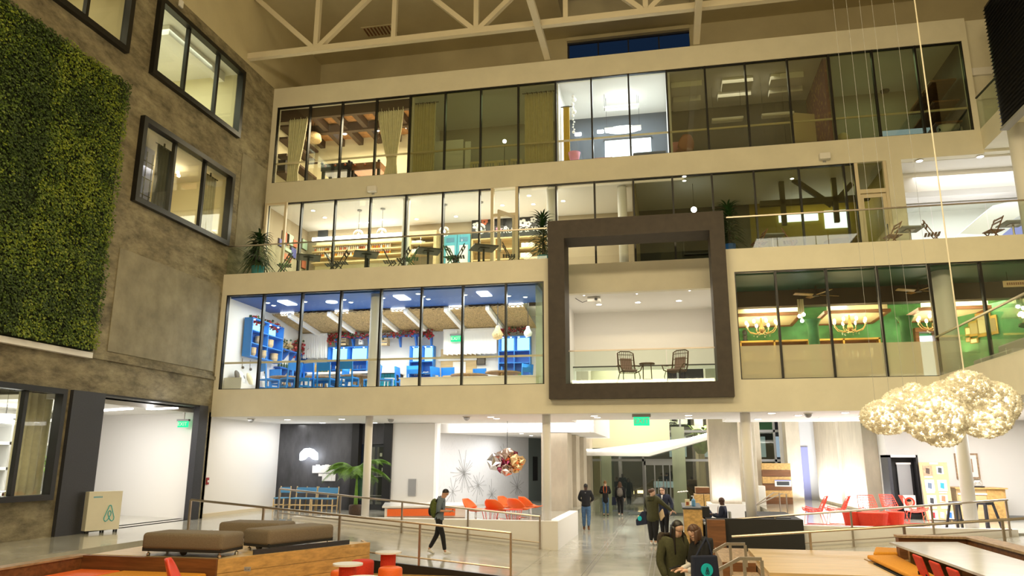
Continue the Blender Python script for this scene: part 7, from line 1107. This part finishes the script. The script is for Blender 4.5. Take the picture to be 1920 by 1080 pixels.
for (u0, v0, u1, v1) in ((.38, .005, .68, .035), (.14, .245, .42, .27), (.14, .515, .42, .54), (.58, .52, .86, .545), (.14, .78, .42, .81), (.58, .77, .9, .81)): B().prism([ep(u0, v0), ep(u1, v0), ep(u1, v1), ep(u0, v1)], (0, .006, 0)).build('paper_label', 'paper', eb)
for u in (.1, .9): p = ep(u, .98); B().beam(p+Vector((0, .06, .2)), (p.x, p.y+.7, .69), .04, .04).build('rear_leg', 'woodpale', eb); B().beam(p+Vector((0, .03, .05)), (p.x, p.y+.03, .69), .04, .04).build('front_leg', 'woodpale', eb)
po_ = T('portrait_poster', 'white poster with a round red portrait on the coral chair', 'poster', PY(1706, 943, 25.0)); B().box(-.17, 0, -.22, .17, .015, .22).build('sheet', 'paper', po_); B().cbox((0, -.004, .0), .01, .01, .01).build('pin', 'black', po_); b = B(); b.tube([(.12*math.cos(k*PI/8), -.006, .02+.12*math.sin(k*PI/8)) for k in range(17)], .025, 6); b.build('red_ring', 'red', po_); B().ball((0, -.004, .02), .07, .006, .08, 12).build('face_motif', 'skin', po_); B().ball((-.02, -.008, .07), .07, .006, .04, 10).build('hair_motif', 'hairdark', po_)
wcab = T('pale_wood_cabinet', 'pale wooden cabinet by the white wall behind the bar stools', 'cabinet', (9.4, 27.5, .69), world=True); p, q = PY(1792, 914, 27.2), PY(1884, 914, 27.2); xm = PY(1848, 914, 27.2).x; B().box(p.x, 27.2, .69, q.x, 28.2, p.z-.04).build('body', 'woodpale', wcab); B().box(p.x-.05, 27.1, p.z-.04, q.x+.05, 28.25, p.z).build('top', 'wood', wcab); B().box(xm, 27.18, .72, q.x-.02, 27.2, p.z-.06).build('door', 'wood', wcab); B().box(p.x+.03, 27.15, p.z-.22, xm, 27.2, p.z-.17).build('white_ledge', 'paper', wcab); B().box(p.x+.03, 27.18, .72, xm-.02, 27.2, p.z-.24).build('door', 'woodpale', wcab)
dl = T('glass_dome', 'small white glass dome on a black base on the pale wooden cabinet', 'ornament', (PY(1833, 912, 27.5).x, 27.5, p.z)); B().lathe([(.2, 0), (.2, .04)], n=16).build('base', 'black', dl); B().ball((0, 0, .14), .17, .17, .16, 14).build('dome', 'glassbulb', dl, smooth=True); B().tube([(-.12, 0, .1), (-.06, 0, .2), (.06, 0, .2), (.12, 0, .1)], .02, 6).build('inner_arc', 'paper', dl)
fp_ = T('framed_print', 'framed brown print with a white mat on the white wall behind the column', 'picture', (9.2, 28.38, 2.4), world=True); a_, c_, d_ = PY(1789, 850, 28.35), PY(1838, 898, 28.35), PY(1833, 850, 28.35); x0, x1, z0, z1 = (a_.x+PY(1795, 898, 28.35).x)/2, (c_.x+d_.x)/2, c_.z, a_.z; B().box(x0, 28.33, z0, x1, 28.4, z1).build('frame', 'woodgrey', fp_); B().box(x0+.06, 28.32, z0+.06, x1-.06, 28.33, z1-.06).build('mat_board', 'paper', fp_); B().box(x0+.2, 28.31, z0+.22, x1-.2, 28.32, z1-.18).build('print', 'woodgrey', fp_)
def metalstool(lab, x, y):
    t = T('metal_bar_stool', lab, 'stool', (x, y, .69), .3, 'dark metal bar stools'); B().box(-.16, -.16, .72, .16, .16, .75).build('seat', 'steel_dark', t, bevel=.02); B().box(-.15, -.15, .66, .15, .15, .72).build('apron', 'steel_dark', t)
    for sx in (-1, 1):
        for sy in (-1, 1): B().beam((sx*.24, sy*.24, 0), (sx*.13, sy*.13, .70), .05, .05).build('leg', 'steel_dark', t)
    for s_ in (-1, 1): B().beam((-.2, s_*.2, .25), (.2, s_*.2, .25), .02, .02).build('foot_rail', 'steel_dark', t); B().beam((s_*.2, -.2, .25), (s_*.2, .2, .25), .02, .02).build('foot_rail', 'steel_dark', t)
    return t
ms0 = metalstool('dark metal bar stool left of the white column', PY(1800, 985, 23.6).x, 23.6); dup(ms0, (PY(1852, 985, 23.8).x, 23.8, .69), .5, 'dark metal bar stool right of the white column')
b = B().box(PY(1517, 790, 28.2).x-0, 28.15, .69, PY(1517, 790, 28.2).x+.02, 28.2, .7)
# ================================================================ PEOPLE
def skinned(name, V, E, parent, m, root=0, sub=1, kind=None):
    """grow one continuous surface over a skeleton: V = {key: (pos, rx, ry)}"""
    keys = list(V); ix = {k: i for i, k in enumerate(keys)}; me = bpy.data.meshes.new('skel'); me.from_pydata([tuple(V[k][0]) for k in keys], [(ix[a], ix[b]) for a, b in E], []); o = bpy.data.objects.new('skel', me); C.objects.link(o)
    md = o.modifiers.new('skin', 'SKIN'); md.use_smooth_shade = True
    sv = me.skin_vertices[0].data
    for k in keys: v = V[k]; sv[ix[k]].radius = (v[1], v[2] if len(v) > 2 else v[1]); sv[ix[k]].use_root = False
    sv[ix[root] if root in ix else 0].use_root = True
    s_ = o.modifiers.new('sub', 'SUBSURF'); s_.levels = sub; s_.render_levels = sub
    dg = bpy.context.evaluated_depsgraph_get(); ev = o.evaluated_get(dg); nm = bpy.data.meshes.new_from_object(ev); bpy.data.objects.remove(o); nm.materials.clear(); nm.materials.append(M[m]); nm.polygons.foreach_set('use_smooth', [True]*len(nm.polygons))
    n = bpy.data.objects.new(name, nm); C.objects.link(n); n.parent = parent; return n
def person(label, loc, rz, H=1.7, pose=None, skin='skin', top='cloth_black', legs='cloth_black', shoes='black', hair='hairdark', hairstyle='short', coat=0.0, sleeve=1.0, build=1.0, head=(0, 0), hairlen=.25, sleevem=None, face=True, shoe_h=.0):
    s = H/1.7; t = T('person', label, 'person', loc, rz); t.scale = (s, s, s)
    J = dict(pelvis=(0, 0, .95), spine=(0, .0, 1.12), chest=(0, 0, 1.31), neck=(0, .01, 1.45), shL=(.17, 0, 1.39), shR=(-.17, 0, 1.39), elL=(.22, .03, 1.12), elR=(-.22, .03, 1.12), wrL=(.23, -.05, .87), wrR=(-.23, -.05, .87), hipL=(.085, 0, .91), hipR=(-.085, 0, .91), knL=(.095, -.015, .49), knR=(-.095, -.015, .49), anL=(.10, .02, .085), anR=(-.10, .02, .085))
    if pose: J.update(pose)
    J = {k: Vector(v) for k, v in J.items()}
    nk = J['neck']; tilt, turn = head; Rh = Matrix.Rotation(turn, 3, 'Z') @ Matrix.Rotation(tilt, 3, 'X'); hc = nk+Vector((0, 0, .05))+Rh @ Vector((0, -.015, .085))
    def hp(x, y, z): return hc+Rh @ Vector((x, y, z))
    b = build; V = {'pelvis': (J['pelvis'], .09, .065), 'spine': (J['spine'], .08, .06), 'chest': (J['chest'], .09, .065), 'neck': (nk, .055, .055), 'jaw': (hp(0, -.012, -.07), .064, .066), 'mid': (hp(0, 0, .0), .082, .098), 'crown': (hp(0, .008, .092), .070, .088), 'nose0': (hp(0, -.098, -.014), .014, .017), 'chin': (hp(0, -.060, -.105), .030, .026)}
    E = [('pelvis', 'spine'), ('spine', 'chest'), ('chest', 'neck'), ('neck', 'jaw'), ('jaw', 'mid'), ('mid', 'crown'), ('mid', 'nose0'), ('jaw', 'chin')]
    for S_, sx in (('L', 1), ('R', -1)):
        V['sh'+S_] = (J['sh'+S_], .038, .038); V['el'+S_] = (J['el'+S_], .037, .037); V['wr'+S_] = (J['wr'+S_], .026, .03); E += [('chest', 'sh'+S_), ('sh'+S_, 'el'+S_), ('el'+S_, 'wr'+S_)]
        V['hip'+S_] = (J['hip'+S_], .055, .055); V['kn'+S_] = (J['kn'+S_], .045, .048); V['an'+S_] = (J['an'+S_], .035, .04); E += [('pelvis', 'hip'+S_), ('hip'+S_, 'kn'+S_), ('kn'+S_, 'an'+S_)]
        fw = J.get('toe'+S_) or J['an'+S_]+Vector((0, -.17, -.055)); V['toe'+S_] = (fw, .03, .02); E.append(('an'+S_, 'toe'+S_))
        d = J.get('hand'+S_); d = (Vector(d) if d is not None else (J['wr'+S_]-J['el'+S_])).normalized(); w = J['wr'+S_]; sd = d.cross(Vector((0, 0, 1))); sd = sd.normalized() if sd.length > .2 else Vector((0, 1, 0)); sd = Vector((sd.x, sd.y, 0)).normalized() if abs(d.z) < .7 else Vector((0, 1, 0)); cu = sd.cross(d).normalized(); cu = cu if cu.z < 0 or abs(d.z) > .7 else -cu
        if abs(d.z) > .7: cu = Vector((-sx, 0, 0))
        for f, (o, l) in enumerate(((-.027, .072), (-.009, .082), (.009, .077), (.027, .06))):
            k0, k1, k2 = 'k%d%s' % (f, S_), 'm%d%s' % (f, S_), 't%d%s' % (f, S_); V[k0] = (w+d*.085+sd*o, .012, .013); V[k1] = (w+d*(.085+l*.5)+sd*o*1.1+cu*.015, .009, .009); V[k2] = (w+d*(.085+l*.85)+sd*o*1.1+cu*.045, .0075, .0075); E += [('wr'+S_, k0), (k0, k1), (k1, k2)]
        V['th0'+S_] = (w+d*.04-sd*.035+cu*.01, .011, .011); V['th1'+S_] = (w+d*.085-sd*.055+cu*.03, .009, .009); E += [('wr'+S_, 'th0'+S_), ('th0'+S_, 'th1'+S_)]
    skinned('body', V, E, t, skin, 'pelvis')
    # garments follow the same skeleton, slightly larger
    g = .022; hz = max(coat, .06); G = {'hem': (J['pelvis']-Vector((0, 0, hz+.05)), .155*b+g, .12*b+g), 'pelvis': (J['pelvis']-Vector((0, 0, hz*.4)), .15*b+g, .12*b+g), 'spine': (J['spine'], .135*b+g, .10*b+g), 'chest': (J['chest']+Vector((0, 0, .02)), .15*b+g, .105*b+g), 'col': (nk-Vector((0, 0, .01)), .082, .08)}; GE = [('hem', 'pelvis'), ('pelvis', 'spine'), ('spine', 'chest'), ('chest', 'col')]
    for S_ in 'LR':
        G['sh'+S_] = (J['sh'+S_], .068*b+g*.6, .068*b+g*.6); G['el'+S_] = (J['el'+S_], .05+g*.6, .05+g*.6); e_ = J['el'+S_].lerp(J['wr'+S_], .95*sleeve); GE += [('chest', 'sh'+S_), ('sh'+S_, 'el'+S_)]
        if not sleevem: G['wr'+S_] = (e_, .042+g*.4, .042+g*.4); GE.append(('el'+S_, 'wr'+S_))
    skinned('jacket' if coat else 'shirt', G, GE, t, top, 'spine')
    if sleevem:
        for S_ in 'LR': skinned('sleeve', {'a': (J['sh'+S_].lerp(J['el'+S_], .7), .058, .058), 'b': (J['el'+S_], .056, .056), 'c': (J['el'+S_].lerp(J['wr'+S_], .92), .046, .046)}, [('a', 'b'), ('b', 'c')], t, sleevem, 'b')
    TR = {'w': (J['pelvis']+Vector((0, 0, .1)), .12*b, .09*b), 'p': (J['pelvis']-Vector((0, 0, .03)), .135*b, .11*b)}; TE = [('w', 'p')]
    for S_ in 'LR':
        TR['h'+S_] = (J['hip'+S_]-Vector((0, 0, .06)), .094*b, .105*b); TR['k'+S_] = (J['kn'+S_], .07*b, .075*b); TR['a'+S_] = (J['an'+S_]+(J['kn'+S_]-J['an'+S_])*.08, .052, .056); TE += [('p', 'h'+S_), ('h'+S_, 'k'+S_), ('k'+S_, 'a'+S_)]
        fw = V['toe'+S_][0]; an = J['an'+S_]; hl = an-(fw-an)*.28; hl.z = min(hl.z, an.z-.03); skinned('shoe', {'h': (hl-Vector((0, 0, .0)), .042, .038), 'm': (an.lerp(fw, .45)-Vector((0, 0, .012)), .048, .04), 't': (fw, .042, .028), 'an': (an+Vector((0, 0, .02)), .045, .048)}, [('h', 'm'), ('m', 't'), ('m', 'an')], t, shoes, 'm')
    skinned('trousers', TR, TE, t, legs, 'p')
    # hair
    hb = B()
    def cap(u, v):
        th = u*2*PI; x0, y0 = math.cos(th), math.sin(th); ph = v*PI*(.55+.17*max(0, y0)-.20*max(0, -y0)); sp = math.sin(ph); return hp(x0*sp*.075, y0*sp*.086-.004, math.cos(ph)*.083+.026)
    hb.grid(cap, 20, 9); ho = hb.build('hair', hair, t, smooth=True, solid=.010)
    if hairstyle == 'long':
        lb = B()
        def fall(u, v): a = (-.10+1.2*u)*PI; r = .079+.035*v*(1-v)+.005*math.sin(a*9+v*2); return hp(r*math.cos(a)*(1+.12*v), r*math.sin(a)*(1.1+.25*v), .025)+Vector((0, 0, -(hairlen+.08)*v*(.72+.28*abs(math.sin(a)))))
        lb.grid(fall, 22, 9).build('long_hair', hair, t, smooth=True, solid=.022)
    if hairstyle == 'bun': B().ball(hp(0, .065, .095), .045, n=10).build('hair_bun', hair, t, smooth=True)
    if hairstyle == 'pony': B().ball(hp(0, .092, .03), .05, .045, .055, 10).build('hair_bun', hair, t, smooth=True)
    if face:
        for sx in (-1, 1):
            ey = B().ball(hp(sx*.030, -.070, .006), .011, .008, .007, 8).build('eye', 'paper', t, smooth=True); B().ball(hp(sx*.030, -.0775, .006), .005, n=6).build('pupil', 'black', ey); B().beam(hp(sx*.016, -.082, .026), hp(sx*.044, -.070, .026), .010, .006).build('eyebrow', hair, t); B().ball(hp(sx*.066, .0, -.012), .012, .022, .032, 8).build('ear', skin, t, smooth=True)
        B().tube([hp(-.022, -.070, -.056), hp(0, -.079, -.058), hp(.022, -.070, -.056)], [.004, .007, .004], 6).build('mouth', 'redart', t)
    return t, J, hp
def backpack(t, m, c=(0, .17, 1.2), s=(.15, .11, .23), m2=None):
    q = B().ball(c, s[0], s[1], s[2], 14); bp = q.build('backpack', m, t, smooth=True); B().ball((c[0], c[1]+s[1]*.75, c[2]-.07), s[0]*.7, s[1]*.5, s[2]*.5, 12).build('front_pocket', m2 or m, bp, smooth=True)
    for sx in (-1, 1): B().tube([(sx*.1, c[1]-.05, c[2]+.17), (sx*.12, 0, 1.475), (sx*.12, -.125, 1.36), (sx*.14, -.10, 1.15), (sx*.13, c[1]-.05, c[2]-.15)], .017, 6).build('strap', m2 or m, bp)
# 1 walking man on the left ramp, facing right
t, J, hp = person('walking man with a green backpack looking at his phone on the left ramp', (-5.78, 19.0, .19), PI/2+.12, 1.64, dict(spine=(0, -.02, 1.12), chest=(0, -.05, 1.31), neck=(0, -.09, 1.44), shL=(.16, -.05, 1.38), shR=(-.16, -.05, 1.38), elL=(.22, -.02, 1.12), elR=(-.22, -.02, 1.12), wrL=(.06, -.25, 1.10), wrR=(-.06, -.25, 1.10), handL=(-.3, -1, .1), handR=(.3, -1, .1), knL=(.08, .06, .50), anL=(.09, .27, .13), toeL=(.09, .12, .03), knR=(-.08, -.12, .50), anR=(-.09, -.19, .09), toeR=(-.09, -.36, .06)), 'skin', 'cloth_blue', 'cloth_black', 'shoe', 'hairdark', sleeve=.15, head=(.5, 0))
backpack(t, 'backpack', (0, .13, 1.17), (.16, .13, .25), 'cloth_black'); B().cbox((0, -.33, 1.11), .07, .012, .13, 0, .9).build('phone', 'black', t)
# 2-4 people walking away
t, J, hp = person('man in a black jacket and blue jeans walking away along the concrete columns', (-3.12, 28.9, 0), PI, 1.68, dict(elL=(.27, .0, 1.14), elR=(-.27, .0, 1.14), wrL=(.18, -.2, 1.05), wrR=(-.18, -.2, 1.05), knL=(.09, -.04, .49), anL=(.09, .0, .09), knR=(-.1, .02, .5), anR=(-.1, .16, .12), toeR=(-.1, .02, .03)), 'skindark', 'cloth_black', 'denim', 'wooddark', 'hairdark', coat=.07, build=1.12)
B().box(-.02, .145, 1.36, .02, .152, 1.37).build('collar_mark', 'paper', t)
t, J, hp = person('woman in a dark coat with a fair bun and orange straps walking to the doors', (-3.0, 36.2, 0), PI, 1.6, dict(elL=(.25, .04, 1.14), elR=(-.25, .04, 1.14), wrL=(.15, -.2, 1.1), wrR=(-.15, -.2, 1.1), knL=(.08, .03, .5), anL=(.08, .12, .1), knR=(-.09, -.05, .49), anR=(-.09, -.06, .085)), 'skinlight', 'cloth_black', 'denim', 'black', 'hairblond', 'bun', coat=.30, build=1.0)
for sx in (-.06, .06): B().tube([(sx, .11, 1.45), (sx*1.4, .15, 1.3), (sx*.8, .15, 1.12)], .012, 6).build('orange_strap', 'orange', t)
t, J, hp = person('woman with long brown hair and a grey backpack near the entrance mat', (-2.34, 36.5, 0), PI, 1.56, dict(knL=(.07, .03, .5), anL=(.06, .16, .12), knR=(-.08, -.05, .49), anR=(-.07, -.04, .085)), 'skinlight', 'cloth_black', 'cloth_black', 'shoe', 'hairbrown', 'long', coat=.02, hairlen=.16); backpack(t, 'cloth_grey', (0, .17, 1.18), (.16, .10, .22), 'cloth_grey')
B().prism([(.2, .05, .55), (.42, .05, .55), (.40, .05, .95), (.22, .05, .95)], (0, .1, 0)).build('shoulder_bag', 'cloth_navy', t)
# 5-6 the pair greeting in the hall
t, J, hp = person('woman in a green hooded coat with a navy bag, back turned, holding a kraft envelope', (-.58, 24.4, 0), PI-.55, 1.68, dict(elL=(.28, -.03, 1.14), wrL=(.24, -.2, .98), elR=(-.38, -.10, 1.2), wrR=(-.52, -.30, 1.02), handR=(-.3, -.6, -.2), knL=(.09, -.0, .5), anL=(.07, .03, .085), knR=(-.07, -.02, .5), anR=(-.04, -.02, .085)), 'skinlight', 'cloth_olive', 'cloth_black', 'shoe', 'hairbrown', 'pony', coat=.24, build=1.42, head=(0, -.75))
hd = B().grid(lambda u, v: (math.cos(PI*u)*.13*(1-.2*v), .07+math.sin(PI*u)*.09, 1.46-.12*v), 12, 5).build('hood', 'cloth_olive', t, smooth=True, solid=.03)
B().cbox((-.36, .06, .92), .30, .03, .24, -.6, 0, .5).build('kraft_envelope', 'kraft', t)
bgp = B().prism([(.16, .1, .62), (.56, .12, .55), (.58, .12, .72), (.34, .1, 1.0), (.18, .1, 1.0)], (0, -.12, 0)).build('tote_bag', 'cloth_navy', t, bevel=.03); b = B(); b.tube([(.40, .125, .78), (.40, .14, .78)], .075, 16); b.build('teal_disc', 'logo_teal', bgp); B().tube([(.27, .08, 1.0), (.24, .10, 1.44), (.2, .02, 1.0)], .012, 6).build('bag_strap', 'cloth_navy', bgp)
t, J, hp = person('smiling dark haired woman in black facing the camera beside the green coat', (-.26, 25.35, 0), -.25, 1.72, dict(elL=(.27, .02, 1.14), wrL=(.28, -.12, .95), elR=(-.24, -.08, 1.16), wrR=(-.30, -.25, 1.05), knR=(-.06, -.02, .5), anR=(-.03, -.02, .09), knL=(.08, -.02, .5), anL=(.08, .0, .09)), 'skinlight', 'cloth_navy', 'cloth_black', 'cloth_navy', 'hairdark', 'pony', coat=.12, build=1.0, head=(.05, -.35))
B().prism([(-.03, -.135, 1.43), (.03, -.135, 1.43), (0, -.15, 1.3)], (0, .01, 0)).build('collar', 'paper', t)
# 7-8 the two women at the handrail
t, J, hp = person('woman with long black hair and a fur hooded dark coat at the handrail', (.0, 11.52, 0), .55, 1.70, dict(neck=(.02, -.03, 1.44), elL=(.25, -.03, 1.13), wrL=(.16, -.22, 1.08), elR=(-.24, .0, 1.12), wrR=(-.2, -.1, .9)), 'skinlight', 'cloth_olive', 'cloth_black', 'black', 'hairdark', 'long', coat=.35, build=1.08, head=(.25, .25), hairlen=.38)
fr = B().grid(lambda u, v: (math.cos(PI*(u*1.2-.1))*(.15+.05*math.sin(PI*v)), .03+math.sin(PI*(u*1.2-.1))*.14, 1.43+.09*math.cos(PI*v)-.04), 20, 8).build('fur_hood', 'fur', t, smooth=True, solid=.06)
t2, J, hp = person('brown haired woman in a black fur trimmed vest holding a phone by the handrail', (.37, 11.22, 0), -1.15, 1.68, dict(neck=(0, -.03, 1.44), chest=(0, -.01, 1.31), elL=(.20, -.06, 1.08), wrL=(.06, -.28, 1.06), handL=(-.1, -1, .15), elR=(-.22, -.06, 1.08), wrR=(-.08, -.28, 1.06), handR=(.1, -1, .15)), 'skinlight', 'cloth_black', 'cloth_black', 'black', 'hairbrown', 'long', coat=.1, build=1.08, head=(.42, -.1), hairlen=.14, sleevem='cloth_white')
B().grid(lambda u, v: hp((u-.5)*.125, -.086+.06*abs(u-.5), .068-.05*v), 8, 3).build('fringe', 'hairbrown', t2, smooth=True, solid=.01)
B().grid(lambda u, v: (math.cos(PI*(u*1.3-.15))*(.14+.04*math.sin(PI*v)), .01+math.sin(PI*(u*1.3-.15))*.13, 1.42+.07*math.cos(PI*v)-.02), 20, 8).build('fur_collar', 'cloth_black', t2, smooth=True, solid=.05)
B().cbox((0, -.40, 1.10), .075, .15, .012, 0, .25).build('phone', 'black', t2)
tb_ = B().prism([(.235, -.30, .75), (.235, .12, .75), (.215, .09, 1.28), (.215, -.27, 1.28)], (.10, 0, 0)).build('tote_bag', 'cloth_navy', t2, bevel=.02); b = B(); b.tube([(.325, -.09, 1.10), (.345, -.09, 1.10)], .085, 20); dc = b.build('teal_disc', 'logo_teal', tb_)
for s_ in (-1, 1): B().tube([(.27, -.09+s_*.12, 1.27), (.235, -.04+s_*.05, 1.42), (.17, 0, 1.50)], .013, 6).build('bag_strap', 'cloth_navy', tb_)
B().tube([(.35, -.09+u*.032, 1.09+v*.045) for u, v in LG], .004, 5).build('looped_mark', 'cloth_navy', tb_)
# 9 seated man in a navy suit
oc_ = T('office_chair', 'grey office chair of the seated man in the navy suit', 'chair', (1.46, 24.2, 0)); B().box(-.22, -.22, .52, .22, .22, .58).build('seat', 'greydark', oc_, bevel=.03); B().box(.2, -.2, .62, .26, .2, 1.05).build('backrest', 'grey', oc_, bevel=.02); B().lathe([(.24, .02), (.24, .05), (.03, .08), (.03, .52)], n=12).build('pedestal', 'black', oc_)
t, J, hp = person('bald man in a navy suit and red tie seated at the reception', (1.5, 24.2, -.27), -PI/2-.25, 1.72, dict(elL=(.23, -.06, 1.14), wrL=(.14, -.3, 1.2), handL=(-.2, -1, .2), elR=(-.23, -.06, 1.14), wrR=(-.14, -.3, 1.2), handR=(.2, -1, .2), knL=(.1, -.42, .90), anL=(.1, -.44, .50), knR=(-.1, -.42, .90), anR=(-.1, -.44, .50)), 'skindark', 'cloth_navy', 'cloth_navy', 'black', 'skindark', 'short', coat=.0, build=1.15, head=(.12, 0))
B().prism([(-.05, -.135, 1.44), (.05, -.135, 1.44), (0, -.155, 1.27)], (0, .01, 0)).build('shirt_front', 'cloth_white', t); B().prism([(-.015, -.15, 1.41), (.015, -.15, 1.41), (.02, -.165, 1.2), (-.02, -.165, 1.2)], (0, .008, 0)).build('tie', 'redalarm', t); B().lathe([(.075, -.02), (.068, .03)], (0, 0, 1.44), 14).build('collar', 'cloth_white', t)
